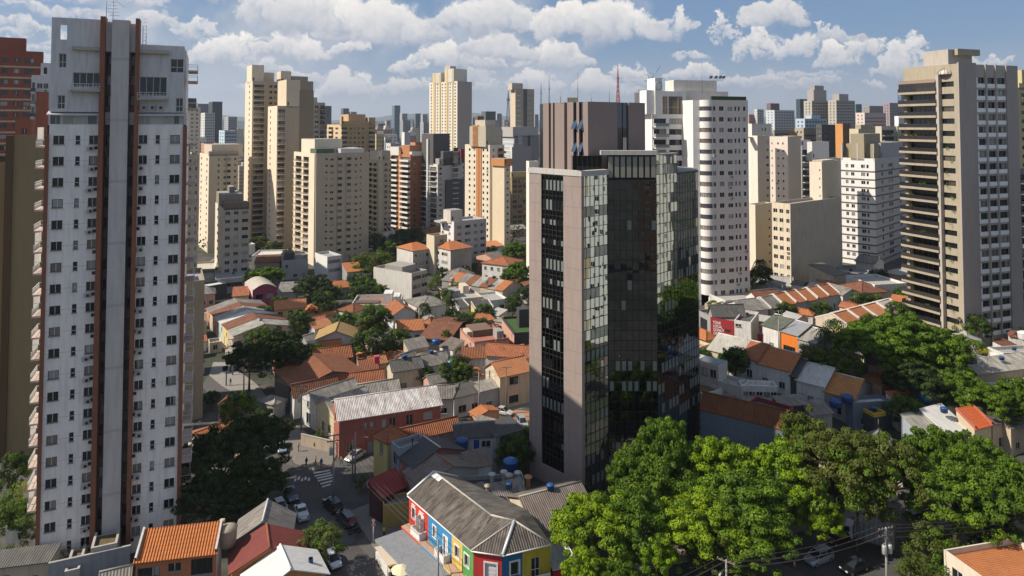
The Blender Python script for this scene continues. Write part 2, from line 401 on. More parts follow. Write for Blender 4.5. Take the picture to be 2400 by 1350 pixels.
def blocked(x, y, m=1.0):
    for (ox, oy, th, w, l) in FOOT:
        dx, dy = x - ox, y - oy; u = dx * math.cos(th) + dy * math.sin(th); v = -dx * math.sin(th) + dy * math.cos(th)
        if -m < u < w + m and -m < v < l + m: return True
    return False
class Bld:
    """building with its root Empty, faces and lists of repeated parts"""
    def __init__(s, name, label, cat, O, th, Wf, Lf, H, base=None, group=None):
        s.base = gz(O[0], O[1]) if base is None else base
        s.O = Vector((O[0], O[1], s.base)); s.th = th; s.Wf = Wf; s.Lf = Lf; s.H = H
        s.root = thing(name, label, cat, s.O, th, group); FOOT.append((s.O.x, s.O.y, th, Wf, Lf))
        s.F = Face((0, 0), 0, Wf); s.L = Face((0, Lf), -math.pi / 2, Lf); s.R = Face((Wf, 0), math.pi / 2, Lf)
        s.reps = {}
    def pix(s, face, px, py):
        """pixel -> (u, z) on a face plane"""
        Mi = Matrix.Translation(s.O) @ Matrix.Rotation(s.th, 4, 'Z'); Mi = Mi.inverted()
        o = Mi @ Vector((0, 0, CAMH)); d = Mi.to_3x3() @ ray(px, py)
        n = Vector((-face.s_, face.c, 0)); t = (face.o - o).dot(n) / d.dot(n); p = o + d * t
        q = p - face.o; return (q.x * face.c + q.y * face.s_, p.z)
    def rep(s, kind, me, face, u, n, z):
        s.reps.setdefault(kind, []).append((me, face, u, n, z))
    def flush(s, lim=100, merge=False):
        for kind, L_ in s.reps.items():
            cpos = Vector((0, 0, CAMH)) - s.O
            L_.sort(key=lambda r_: -r_[4])
            ind = [] if merge else L_[:lim]; rest = L_ if merge else L_[lim:]
            for (me, f, u, n, z) in ind:
                link(kind, me, s.root, f(u, n, z), f.rz)
            if rest:
                b = MB()
                for (me, f, u, n, z) in rest:
                    off = Vector(f(u, n, z)); c, s_ = math.cos(f.rz), math.sin(f.rz); i0 = len(b.v)
                    for v in me.vertices: b.v.append((off.x + v.co.x * c - v.co.y * s_, off.y + v.co.x * s_ + v.co.y * c, off.z + v.co.z))
                    mp = [b.mi(m_) for m_ in me.materials]
                    for p in me.polygons:
                        b.f.append(tuple(i0 + i for i in p.vertices)); b.m.append(mp[p.material_index]); b.uv.append([(0, 0)] * len(p.vertices)); b.sm.append(False)
                b.build(kind, s.root, kind='stuff')
# ------------------------------------------------------------------ foliage
def leaf_mat(name, col, bright=1.0, tr=.25):
    m, t, b = new_mat(name)
    tc = t.node('ShaderNodeTexCoord'); oi = t.node('ShaderNodeObjectInfo'); ge = t.node('ShaderNodeNewGeometry')
    n = t.noise(tc.outputs['Object'], .45, 4, .6)
    c = t.mix(t.ss(n, .35, .7), c4(col), c4((col[0] * .55, col[1] * .62, col[2] * .6)))
    rnd = ge.outputs['Random Per Island']
    c = t.mix(t.m('MULTIPLY', rnd, .55), c, c4((col[0] * 1.7, col[1] * 1.35, col[2] * .9)))
    c = t.mix(t.m('MULTIPLY', oi.outputs['Random'], .25), c, c4((col[0] * 1.3, col[1] * .95, col[2] * .8)))
    t.l.new(c, b.inputs['Base Color']); b.inputs['Roughness'].default_value = .62; b.inputs['Specular IOR Level'].default_value = .25
    tl = t.node('ShaderNodeBsdfTranslucent'); t.l.new(c, tl.inputs[0])
    mx = t.node('ShaderNodeMixShader'); mx.inputs[0].default_value = tr
    t.l.new(b.outputs[0], mx.inputs[1]); t.l.new(tl.outputs[0], mx.inputs[2]); t.l.new(mx.outputs[0], t.n['Material Output'].inputs[0])
    return m
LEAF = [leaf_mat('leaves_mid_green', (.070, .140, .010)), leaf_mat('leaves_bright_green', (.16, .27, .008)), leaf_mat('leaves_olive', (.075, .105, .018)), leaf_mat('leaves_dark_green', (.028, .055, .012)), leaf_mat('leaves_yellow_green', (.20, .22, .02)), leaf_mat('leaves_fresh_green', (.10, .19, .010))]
BARK = wall((.13, .10, .07), .95, .5)
def leafblob(b, c, rad, n, size, mat, flat=.35, rng=random):
    c = Vector(c); i = b.mi(mat)
    for _ in range(n):
        # points near the shell of an ellipsoid
        while True:
            d = Vector((rng.gauss(0, 1), rng.gauss(0, 1), rng.gauss(0, 1)))
            if d.length > .01: break
        d.normalize(); r = rng.uniform(.45, 1.0) ** .6
        p = c + Vector((d.x * rad[0] * r, d.y * rad[1] * r, d.z * rad[2] * r))
        nrm = (d + Vector((rng.gauss(0, flat), rng.gauss(0, flat), rng.gauss(0, flat) + .25))).normalized()
        a = nrm.orthogonal().normalized(); q = Matrix.Rotation(rng.uniform(0, 6.28), 3, nrm); a = q @ a; e = nrm.cross(a)
        s_ = size * rng.uniform(.6, 1.3); k = len(b.v)
        for (x, y) in ((-1, -.55), (1, -.45), (.9, .6), (-.8, .5)): b.v.append(tuple(p + a * x * s_ * .5 + e * y * s_ * .5))
        b.f.append((k, k + 1, k + 2, k + 3)); b.m.append(i); b.uv.append([(0, 0)] * 4); b.sm.append(False)
TREES = {}
def tree_meshes(kind, seed, rad, hgt, leaf, nb, npb, size, shape='umbrella'):
    """crown and trunk meshes: crown of many leaf clumps carried on limbs"""
    k = (kind, seed)
    if k in TREES: return TREES[k]
    rng = random.Random(seed); tr = MB(); cr = MB()
    h0 = hgt * (.42 if shape != 'bushy' else .25)
    r0 = .045 * hgt ** .5 * 1.35 + .05
    lean = Vector((rng.uniform(-.4, .4), rng.uniform(-.4, .4), 0))
    pts = [Vector((0, 0, -.3)), Vector((0, 0, h0 * .5)) + lean * .4, Vector((0, 0, h0)) + lean]
    tr.tube(pts, [r0 * 1.5, r0, r0 * .85], BARK, 8)
    ends = []
    nl = 7 if rad > 4 else 5
    for i in range(nl):
        a = 2 * math.pi * i / nl + rng.uniform(-.4, .4); rr = rad * rng.uniform(.45, .85); hz = hgt * rng.uniform(.66, .86) 
        e = Vector((math.cos(a) * rr, math.sin(a) * rr, hz)); mid = pts[-1].lerp(e, .5) + Vector((0, 0, hgt * .06))
        tr.tube([pts[-1], mid, e], [r0 * .6, r0 * .35, r0 * .14], BARK, 6, False)
        ends.append(e)
        for j in range(3):
            a2 = a + rng.uniform(-.8, .8); e2 = mid + Vector((math.cos(a2) * rr * .4, math.sin(a2) * rr * .4, hgt * rng.uniform(.05, .18)))
            tr.tube([mid, e2], [r0 * .25, r0 * .08], BARK, 5, False); ends.append(e2)
    tr.tube([pts[-1], Vector((0, 0, hgt * .85)) + lean], [r0 * .7, r0 * .15], BARK, 6, False)
    for i in range(nb):
        # golden-angle spread, radius filling the disc, height following the crown shape
        t = (i + .5) / nb; a = i * 2.39996 + rng.uniform(-.3, .3); rr = rad * math.sqrt(t) * rng.uniform(.82, 1.05)
        q = rr / rad
        if q > .45 and math.sin(a * 3 + seed * 1.7) + math.sin(a * 7 + seed) * .5 > .95: continue
        if rng.random() < .06: continue
        lift = .06 * hgt * math.sin(2.3 * a + seed) + .05 * hgt * math.sin(5.1 * a + rr)
        if shape == 'umbrella': z = hgt * (.97 - .30 * q ** 2.2) + rng.uniform(-.09, .06) * hgt - (rng.random() < .25) * hgt * .14; bl = (rad * .155, rad * .155, hgt * .045)
        elif shape == 'round': z = hgt * (.62 + .36 * math.sqrt(max(0, 1 - q * q)) * rng.choice((1, 1, .6, .1, -.5))) + rng.uniform(-.04, .04) * hgt; bl = (rad * .20, rad * .20, hgt * .085)
        else: z = hgt * (.30 + .62 * rng.random() * math.sqrt(max(.05, 1 - q * q))); bl = (rad * .34, rad * .34, hgt * .15)
        s_ = rng.uniform(.6, 1.35); z += lift
        lm = leaf[0] if rng.random() < .7 else leaf[1]
        leafblob(cr, (math.cos(a) * rr, math.sin(a) * rr, z), (bl[0] * s_, bl[1] * s_, bl[2] * s_), int(npb * s_ * rng.uniform(.8, 1.2)), size, lm, rng=rng)
    TREES[k] = (cr.mesh('crown'), tr.mesh('trunk')); return TREES[k]
def palm_meshes(seed, hgt=8, n=16, leafm=None):
    k = ('palm', seed)
    if k in TREES: return TREES[k]
    rng = random.Random(seed); tr = MB(); cr = MB(); lm = leafm or LEAF[0]
    tr.tube([(0, 0, -.2), (.1, 0, hgt * .5), (.2, .05, hgt)], [.2, .14, .11], BARK, 7)
    for i in range(n):
        a = 2 * math.pi * i / n + rng.uniform(-.2, .2); L = rng.uniform(2.2, 3.0); up = rng.uniform(.1, 1.0); d = Vector((math.cos(a), math.sin(a), 0)); sd = Vector((-d.y, d.x, 0))
        prev = None
        for s_ in range(9):
            t = s_ / 8; p = Vector((.2, .05, hgt)) + d * L * t + Vector((0, 0, up * L * t - 1.25 * L * t * t))
            if prev is not None:
                w = .55 * math.sin(math.pi * (t * .85 + .12))
                for sg in (-1, 1):
                    q = p + sd * sg * w + Vector((0, 0, -.18 * w - .1)); c_ = (p + prev) / 2
                    cr.face([prev, c_.lerp(p, .6), q, q - (p - prev) * .35], lm)
            prev = p
    TREES[k] = (cr.mesh('crown'), tr.mesh('trunk')); return TREES[k]
def put_tree(label, cat, name, ms, loc, scale=1.0, rz=None, group=None, sz=None):
    o = thing(name, label, cat, loc, random.uniform(0, 6.28) if rz is None else rz, group)
    o.scale = (scale, scale, scale * (sz or 1))
    link('crown', ms[0], o); link('trunk', ms[1], o)
    return o
# ------------------------------------------------------------------ generic facade and tower
M_ROOFT = wall((.30, .29, .28), .95, .5)
G_BAY = glass_room('bay_glass', (.07, .075, .085), (.35, .34, .32), .3, .1); BALC = {}; G_DK = glass_room('dark_balcony_glass', (.01, .012, .014), (.12, .11, .09), .06, .08)
def balc_mesh(w, dep, mat, style, rm=None):
    k = (round(w, 2), round(dep, 2), mat.name, style, rm.name if rm else '')
    if k in BALC: return BALC[k]
    b = MB(); x0, x1 = -w / 2, w / 2; rm = rm or mat
    b.box(x0, x1, -dep, -.002, -.14, .12, mat)
    if style == 'solid':
        b.box(x0, x1, -dep, -dep + .1, .12, 1.0, mat); b.box(x0, x0 + .1, -dep + .1, -.002, .12, 1.0, mat); b.box(x1 - .1, x1, -dep + .1, -.002, .12, 1.0, mat)
    elif style == 'rail':
        for z in (.95, .6): b.box(x0, x1, -dep, -dep + .05, z, z + .06, rm)
        n = max(2, int(w / .45))
        for i in range(n + 1):
            x = x0 + (w - .05) * i / n; b.box(x, x + .05, -dep, -dep + .05, .12, .95, rm)
        for x in (x0, x1 - .05): b.box(x, x + .05, -dep + .06, -.002, .95, 1.01, rm)
    elif style == 'glass':
        b.box(x0, x1, -dep, -dep + .03, .12, 1.05, rm); b.box(x0, x0 + .03, -dep + .03, -.002, .12, 1.05, rm); b.box(x1 - .03, x1, -dep + .03, -.002, .12, 1.05, rm)
    BALC[k] = b.mesh('balcony'); return BALC[k]
def facade(b, mb, face, W_, H, spec, fh, mat, z0=0.0, start=0.6, topm=1.2, fr=None, gl=None, rev=.16, skipf=()):
    n = int((H - z0 - topm - start) / fh)
    z00 = H - topm - n * fh
    holes = []
    fr = fr or M_FR_D; gl = gl or G_WIN
    for sp in spec:
        kind, t0, t1 = sp[:3]; o = sp[3] if len(sp) > 3 else {}
        u0, u1 = t0 * W_, t1 * W_; w = u1 - u0; uc = (u0 + u1) / 2
        if kind == 'p':
            mb.box(u0, u1, -o.get('d', .35), -.002, z0, H + o.get('up', 0) - .003, o['mat'], face); continue
        for i in range(o.get('from', 0), n):
            zf = z00 + i * fh
            if (i in skipf): continue
            if kind == 'w':
                s_, h = o.get('sill', 1.0), o.get('h', 1.25)
                holes.append((u0, u1, zf + s_, zf + s_ + h))
                b.rep('window', win_mesh(w - .01, h - .01, o.get('panes', 2), o.get('fr', fr), gl, o.get('rail', False), o.get('sillm', False)), face, uc, rev - .04, zf + s_ + .005)
                if random.random() < o.get('ac', .05): b.rep('air_conditioner', AC_MESH(), face, u0 + .6 if random.random() < .5 else u1 - .6, 0, zf + .15)
            elif kind in ('b', 'g', 'r'):
                dep = o.get('dep', 1.2)
                holes.append((u0 + .15, u1 - .15, zf + .1, zf + 2.45))
                b.rep('balcony_door', win_mesh(w - .34, 2.3, max(2, int(w / 1.1)), o.get('fr', M_FR_D), gl, False, False), face, uc, o.get('rec', .55), zf + .11)
                b.rep('balcony', balc_mesh(w, dep, o.get('mat', mat), {'b': 'solid', 'g': 'glass', 'r': 'rail'}[kind], o.get('rm')), face, uc, 0, zf)
            elif kind == 's':   # storey band proud of the wall
                mb.box(u0, u1, -.12, -.002, zf - o.get('h', .35) + o.get('dz', 0), zf + o.get('dz', 0), o['mat'], face)
    rr = .6 if any(s_[0] in 'bgr' for s_ in spec) else rev
    mb.wallface(face, W_, z0, H, holes, mat, rr if rr > rev else rev)
    return n, z00
_ac = {}
def AC_MESH():
    if 'm' not in _ac:
        b = MB(); wh = plain((.42, .42, .40), .6, 0, 'grey_casing'); b.box(-.42, .42, -.42, -.06, 0, .6, wh); b.box(-.42, .42, -.06, -.003, .02, .08, M_STEEL)
        n = 14; b.face([(.1 + .22 * math.cos(2 * math.pi * k / n), -.425, .3 + .22 * math.sin(2 * math.pi * k / n)) for k in range(n)], M_BLACK)
        _ac['m'] = b.mesh('air_conditioner')
    return _ac['m']
def solve_len(O, th_dir, px):
    """distance from O along direction to reach pixel column px"""
    t = (px - 1200) / FPX; dx, dy = math.cos(th_dir), math.sin(th_dir)
    return (t * O[1] - O[0]) / (dx - t * dy)
def tower(label, D, xl, xc, xr, ytop, th=30, wf=(.5, .45, .38), wl=None, fh=2.95, cf=(), cl=(), tops=(), name='apartment_tower', cat='apartment tower', merge=False,
          topm=1.2, dep=None, roofm=None, base=None, stain=.22, gl=None, fr=None, extra=None, group=None, joint=0):
    th = R(th); O = on_D(xc, ytop, D); H0 = O.z; base = gz(O.x, O.y) if base is None else base
    Wf = solve_len(O, th, xr); Lf = dep or (solve_len(O, th + math.pi / 2, xl) if xl < xc - .5 else 14.0)
    Wf = max(3, min(Wf, 60)); Lf = max(3, min(Lf, 45))
    b = Bld(name, label, cat, O, th, Wf, Lf, H0 - base, base, group); H = b.H
    m1 = wall(wf, .9, stain, joint); m2 = wall(wl or wf, .9, stain, joint)  # most towers get a darker wf: shade put into the front colour
    mb = MB()
    facade(b, mb, b.F, Wf, H, cf, fh, m1, topm=topm, gl=gl or (G_FAR if merge else None), fr=fr)
    m3 = MB() if m2 is not m1 else mb
    facade(b, m3, b.L, Lf, H, cl, fh, m2, topm=topm, gl=gl or (G_FAR if merge else None), fr=fr)
    mb.face([(Wf, 0, 0), (Wf, Lf, 0), (Wf, Lf, H), (Wf, 0, H)], m1); mb.face([(Wf, Lf, 0), (0, Lf, 0), (0, Lf, H), (Wf, Lf, H)], m1)
    mb.face([(0, 0, 0), (0, Lf, 0), (Wf, Lf, 0), (Wf, 0, 0)], m1)
    mb.build('wall', b.root)
    if m3 is not mb: m3.build('side_wall', b.root)
    r_ = MB(); rm = roofm or M_ROOFT; e = .25
    r_.box(e, Wf - e, e, Lf - e, H - .95, H - .9, rm); 
    for (x0, x1, y0, y1) in ((0, Wf, 0, e), (0, Wf, Lf - e, Lf), (0, e, e, Lf - e), (Wf - e, Wf, e, Lf - e)):
        r_.box(x0 + .004, x1 - .004, y0 + .004, y1 - .004, H - .89, H + .02, m1)
    r_.build('roof', b.root)
    for tp in tops:
        u0, u1, v0, v1, h = tp[:5]; mt = wall(tp[5], .9, stain) if len(tp) > 5 else m1
        q = MB(); q.box(u0 * Wf, u1 * Wf, v0 * Lf, v1 * Lf, H - .88, H + h, mt, skip='b')
        if h > 2.2:
            q.box(u0 * Wf + .15, u1 * Wf - .15, v0 * Lf + .15, v1 * Lf - .15, H + h + .002, H + h + .12, rm)
            if not merge: q.box(u0 * Wf + .6, u0 * Wf + 1.3, v0 * Lf - .03, v0 * Lf - .002, H + .4, H + 2.0, M_BLACK)
        q.build('rooftop_block', b.root)
    if extra: extra(b, mb)
    b.flush(merge=merge)
    return b
def evenly(n, t0, t1, w, kind='w', **o):
    return [(kind, t0 + (t1 - t0) * (i + .5) / n - w / 2, t0 + (t1 - t0) * (i + .5) / n + w / 2, o) for i in range(n)]
CREAM = (.62, .52, .38); CREAML = (.70, .60, .46); TAN = (.44, .35, .24); WHT = (.66, .64, .60); GREY = (.33, .32, .31); YEL = (.58, .46, .26)
BRICK = (.36, .12, .055); ORG = (.50, .22, .08); MAUVE = (.295, .237, .212); BROWN = (.27, .105, .06)
# ------------------------------------------------------------------ white tower on the left
def left_tower():
    th = R(24); P = on_D(97, 656, 96); O = (P.x, P.y)
    Wf = 18.6
    b = Bld('apartment_tower', 'tall white apartment tower with brown edge fins filling the left of the view', 'apartment tower', O, th, Wf, 17, 80, 0)
    U = lambda px: b.pix(b.F, px, 656)[0]
    Z = lambda px, py: b.pix(b.F, px, py)[1]
    Wf = U(432); b.Wf = Wf; b.R = Face((Wf, 0), math.pi / 2, 17); b.L = Face((0, 17), -math.pi / 2, 17)
    wm = wall((.84, .795, .75), .85, .45, 2.98); cm = wall((.56, .53, .50), .85, .35, 8.9); bm = wall((.24, .09, .048), .8, .35, 1.0); dk = wall((.10, .085, .08), .8, .2)
    grey = wall((.60, .59, .58), .88, .5); beige = wall((.42, .37, .30), .9, .4)
    zt = Z(130, 292); zu = Z(130, 262); zl = Z(140, 41); zr = Z(370, 106)
    uL0, uL1, uR0, uR1 = U(107), U(225), U(317), U(423)
    fh = 2.98; top = Z(130, 318)           # top of the first row of windows
    holes = {'l': [], 'r': []}
    rows = [top - i * fh for i in range(20)]
    for i, zt_ in enumerate(rows):
        z0 = zt_ - 1.22
        if z0 < 2.2: continue
        for (a, c, side, pn, rail) in ((117, 143, 'l', 2, False), (170, 180.5, 'l', 1, True), (202, 222.5, 'l', 2, False), (319, 339, 'r', 2, False), (359, 368.5, 'r', 1, True), (393, 416, 'r', 2, False)):
            u0, u1 = U(a), U(c); holes[side].append((u0 - (uL0 if side == 'l' else uR0), u1 - (uL0 if side == 'l' else uR0), z0, zt_))
            b.rep('window', win_mesh(round(u1 - u0, 2) - .02, 1.2, pn, M_FR_D, G_WIN, rail, True), b.F, (u0 + u1) / 2, .12, z0 + .01)
        for s_, a in (('l', 208), ('r', 327)):
            rr = random.random()
            if rr < .62: b.rep('air_conditioner', AC_MESH(), b.F, U(a) + random.uniform(-.2, .25), 0, z0 - .95)
            b.rep('wall_vent', VENT_MESH(), b.F, U(a + (12 if s_ == 'l' else -7)), 0, z0 - .75)
    mb = MB()
    FL = Face((uL0, 0), 0, 1); FR = Face((uR0, 0), 0, 1)
    mb.wallface(FL, uL1 - uL0, 0, zt, holes['l'], wm, .16); mb.face([(uL0, 0, zt), (uL1, 0, zt), (uL1, 1.2, zt), (uL0, 1.2, zt)], grey); mb.build('wall', b.root); mb = MB()
    mb.wallface(FR, uR1 - uR0, 0, zt, holes['r'], wm, .16); mb.face([(uR0, 0, zt), (uR1, 0, zt), (uR1, 1.2, zt), (uR0, 1.2, zt)], grey)
    mb.build('wall', b.root)
    # body behind
    bd = MB(); bd.box(.1, Wf - .1, .35, 17, 0, zt - .05, wm, skip='f')
    bd.box(uL0, Wf - .1, 1.25, 17, zt - .05, zu, wm)
    bd.box(uL0 + .05, uL1, 3, 17, zu, zl - 3, wm); bd.box(uL1, Wf - .3, 3, 17, zu, zr - .4, wm); bd.box(uL1, uR1 - 3, 3, 12, zr, zl - 3, wm)
    bd.build('tower_core', b.root)
    # upper storeys
    up = MB()
    def H(a, c, y0, y1, ub, px=None):
        px = px or (a + c) / 2; return (U(a) - ub, U(c) - ub, Z(px, y1), Z(px, y0))
    hl = [H(127, 144, 57, 92, uL0), H(126, 144, 125, 158, uL0), H(160, 224, 170, 205, uL0), H(125, 143, 223, 255, uL0)]
    hr = [H(318, 383, 180, 225, uR0), H(391, 422, 138, 170, uR0), H(405, 422, 230, 262, uR0)]
    zlL = zl
    up.wallface(FL, uL1 - uL0, zu, zlL, hl, grey, .25); up.wallface(FR, uR1 - uR0, zu, zr, hr, grey, .25)
    # free standing parapet: thickness, with the open hole against the sky
    up.box(uL0, uL1, .26, .3, zl - 2.0, zl, grey) if False else None
    zb = Z(135, 92)
    for (a, c, d, e) in ((uL0, uL0 + hl[0][0], zb - 1, zl), (uL0 + hl[0][1], uL1, zb - 1, zl), (uL0 + hl[0][0], uL0 + hl[0][1], hl[0][3], zl), (uL0 + hl[0][0], uL0 + hl[0][1], zb - 1, hl[0][2])):
        up.box(a + .003, c - .003, .26, .5, d, e - .003, grey)
    up.face([(uL0, 0, zu), (uL0, 0, zl), (uL0, 3.0, zl), (uL0, 3.0, zu)], grey); up.face([(uR1, 0, zu), (uR1, 0, zr), (uR1, 6, zr), (uR1, 6, zu)], grey)
    up.face([(uR0, 0, zr), (uR1, 0, zr), (uR1, 6, zr), (uR0, 6, zr)], grey)
    up.box(uL0 + .5, uL1, .52, 3.1, zu, zb - 1.1, grey)
    # canopies over the recesses
    for (a, c, y) in ((158, 225, 110), (318, 388, 118)):
        up.box(U(a), U(c), -.7, -.002, Z((a + c) / 2, y + 8), Z((a + c) / 2, y), beige)
    up.build('upper_wall', b.root)
    for h_, ub in ((hl[1], uL0), (hl[3], uL0), (hr[1], uR0), (hr[2], uR0)):
        b.rep('window', win_mesh(round(h_[1] - h_[0], 2) - .02, round(h_[3] - h_[2], 2) - .02, 2, M_FR_W, G_WIN, True, False), b.F, ub + (h_[0] + h_[1]) / 2, .2, h_[2] + .01)
    for h_, ub in ((hl[2], uL0), (hr[0], uR0)):
        w = round(h_[1] - h_[0], 2) - .02
        b.rep('balcony_door', win_mesh(w, round(h_[3] - h_[2], 2) - .02, 4, M_FR_W, G_WIN, False, False), b.F, ub + (h_[0] + h_[1]) / 2, .22, h_[2] + .01)
        b.rep('balcony', balc_mesh(w + .4, 1.2, beige, 'rail', M_FR_W), b.F, ub + (h_[0] + h_[1]) / 2, 0, h_[2] - .5)
    for dx in (328, 348, 368): b.rep('air_conditioner', AC_MESH(), b.F, U(dx), 0, Z(350, 257))
    # glazed veranda band with its awning
    gg = glass_room('veranda_glass', (.05, .08, .08), (.50, .55, .54), .5, .08)
    for (u0, u1) in ((uL0, uL1), (uR0, uR1 + .2)):
        n = 4; w = (u1 - u0) / n
        for i in range(n): b.rep('veranda_window', win_mesh(w - .04, zu - zt - .3, 2 if i == 0 else 1, M_FR_W, gg, False, False), b.F, u0 + w * (i + .5), .1, zt + .02)
        q = MB(); q.face([(u0 - .3, -.5, zu - .35), (u1, -.5, zu - .35), (u1, .9, zu + .12), (u0 - .3, .9, zu + .12)], corrug((.42, .41, .39), .25)); q.box(u0 - .3, u1, -.52, -.46, zu - .5, zu - .352, M_FR_W)
        q.build('awning', b.root)
    # fins, recess and the middle column
    f = MB()
    for (a, c, d, z1) in ((98, 107, .25, Z(100, 315)), (225, 236, 1.0, Z(238, 40)), (308, 317, 1.0, Z(318, 45)), (423, 432, .25, Z(430, 296))):
        f.box(U(a), U(c) + .02, -d, .6 if d < .5 else 1.6, 0, z1, bm)
    f.build('brown_fin', b.root)
    c = MB(); c.box(U(251), U(293), -.35, 1.55, 3.0, Z(275, 47), cm); c.box(U(236), U(251), .2, 1.5, Z(245, 120), Z(245, 50), grey); c.box(U(293), U(308), .2, 1.5, Z(300, 122), Z(300, 55), grey)
    c.build('middle_column', b.root)
    rc = MB()
    for (a, d) in ((236, 251), (293, 308)):
        u0, u1 = U(a) + .02, U(d) - .02
        rc.face([(u0, 1.5, 0), (u1, 1.5, 0), (u1, 1.5, zl - 4), (u0, 1.5, zl - 4)], wall((.20, .165, .16), .85, .3))
        for z_ in rows + [rows[0] + fh * k for k in (1, 2, 3, 4)]:
            if z_ > 3: b.rep('landing_window', win_mesh(round(u1 - u0, 2) - .1, 1.5, 1, M_FR_D, G_WIN, False, False), b.F, (u0 + u1) / 2, 1.42, z_ - 1.6)
    rc.build('recess_wall', b.root)
    # balconies on both flanks
    pk = wall((.50, .40, .34), .9, .3)
    for i in range(18):
        z = rows[0] - 1.6 - i * fh
        if z < 4: break
        b.rep('balcony', balc_mesh(4.6, 1.35, pk, 'rail', M_FR_W), b.R, 3.6, 0, z)
        b.rep('balcony', balc_mesh(4.2, 1.3, pk, 'rail', M_FR_W), b.L, 17 - 3.4, 0, z)
        if random.random() < .6:
            for fc, u_ in ((b.R, 3.6), (b.L, 13.6)):
                if random.random() < .75: b.rep('veranda_window', win_mesh(4.0, 1.75, 3, M_FR_W, gg, False, False), fc, u_, -1.15, z + 1.02)
    for z in (Z(440, 255), Z(440, 190), Z(440, 165)): b.rep('balcony', balc_mesh(4.6, 1.35, pk, 'rail', M_FR_W), b.R, 3.6, 0, z)
    b.flush(150)
    # roof pieces
    q = MB(); u = U(258)
    for x, h in ((U(232), 5.5), (U(248), 3.5)): q.tube([(x, 2, zl - 3), (x, 2, zl + h)], .05, M_STEEL, 5)
    x = U(248)
    for k in range(5): q.tube([(x - .9 + .1 * k, 2, zl + 1 + .5 * k), (x + .9 - .15 * k, 2, zl + 1 + .5 * k)], .035, M_STEEL, 4)
    q.tube([(x, 2, zl + 3.5), (x + 1.5, 2, zl + 2.3)], .03, M_STEEL, 4)
    o = q.build('antenna', b.root)
    q = MB()
    for x in (U(322), U(330)): q.tube([(x, 1.5, zr - 1), (x, 1.5, zl - .4)], .05, M_STEEL, 5)
    for k in range(8): q.tube([(U(322), 1.5, zr + .2 + k * .55), (U(330), 1.5, zr + .2 + k * .55)], .03, M_STEEL, 4)
    q.build('roof_ladder', b.root)
    # entrance canopies at the foot
    q = MB(); con = wall((.40, .38, .34), .9, .45); gr_ = plain((.12, .085, .04), .95, 0, 'dry_lawn', .6)
    for (a, c_, y0, y1, h) in ((185, 218, -6.5, -.8, 2.6), (238, 296, -5.2, -1.3, 4.2)):
        q.box(U(a), U(c_), y0, y1, 0, h, con); q.box(U(a) + .35, U(c_) - .35, y0 + .35, y1 - .35, h + .002, h + .03, gr_)
        for (x0, x1, ya, yb) in ((U(a), U(c_), y0, y0 + .3), (U(a), U(a) + .3, y0 + .31, y1), (U(c_) - .3, U(c_), y0 + .31, y1)): q.box(x0, x1, ya, yb, h + .004, h + .5, con)
    q.build('entrance_canopy', b.root)
    return b
_vent = {}
def VENT_MESH():
    if 'm' not in _vent:
        b = MB(); b.box(-.27, .27, -.03, -.002, 0, .42, M_BLACK); b.box(-.3, .3, -.05, -.002, -.05, -.002, M_SILL); _vent['m'] = b.mesh('wall_vent')
    return _vent['m']
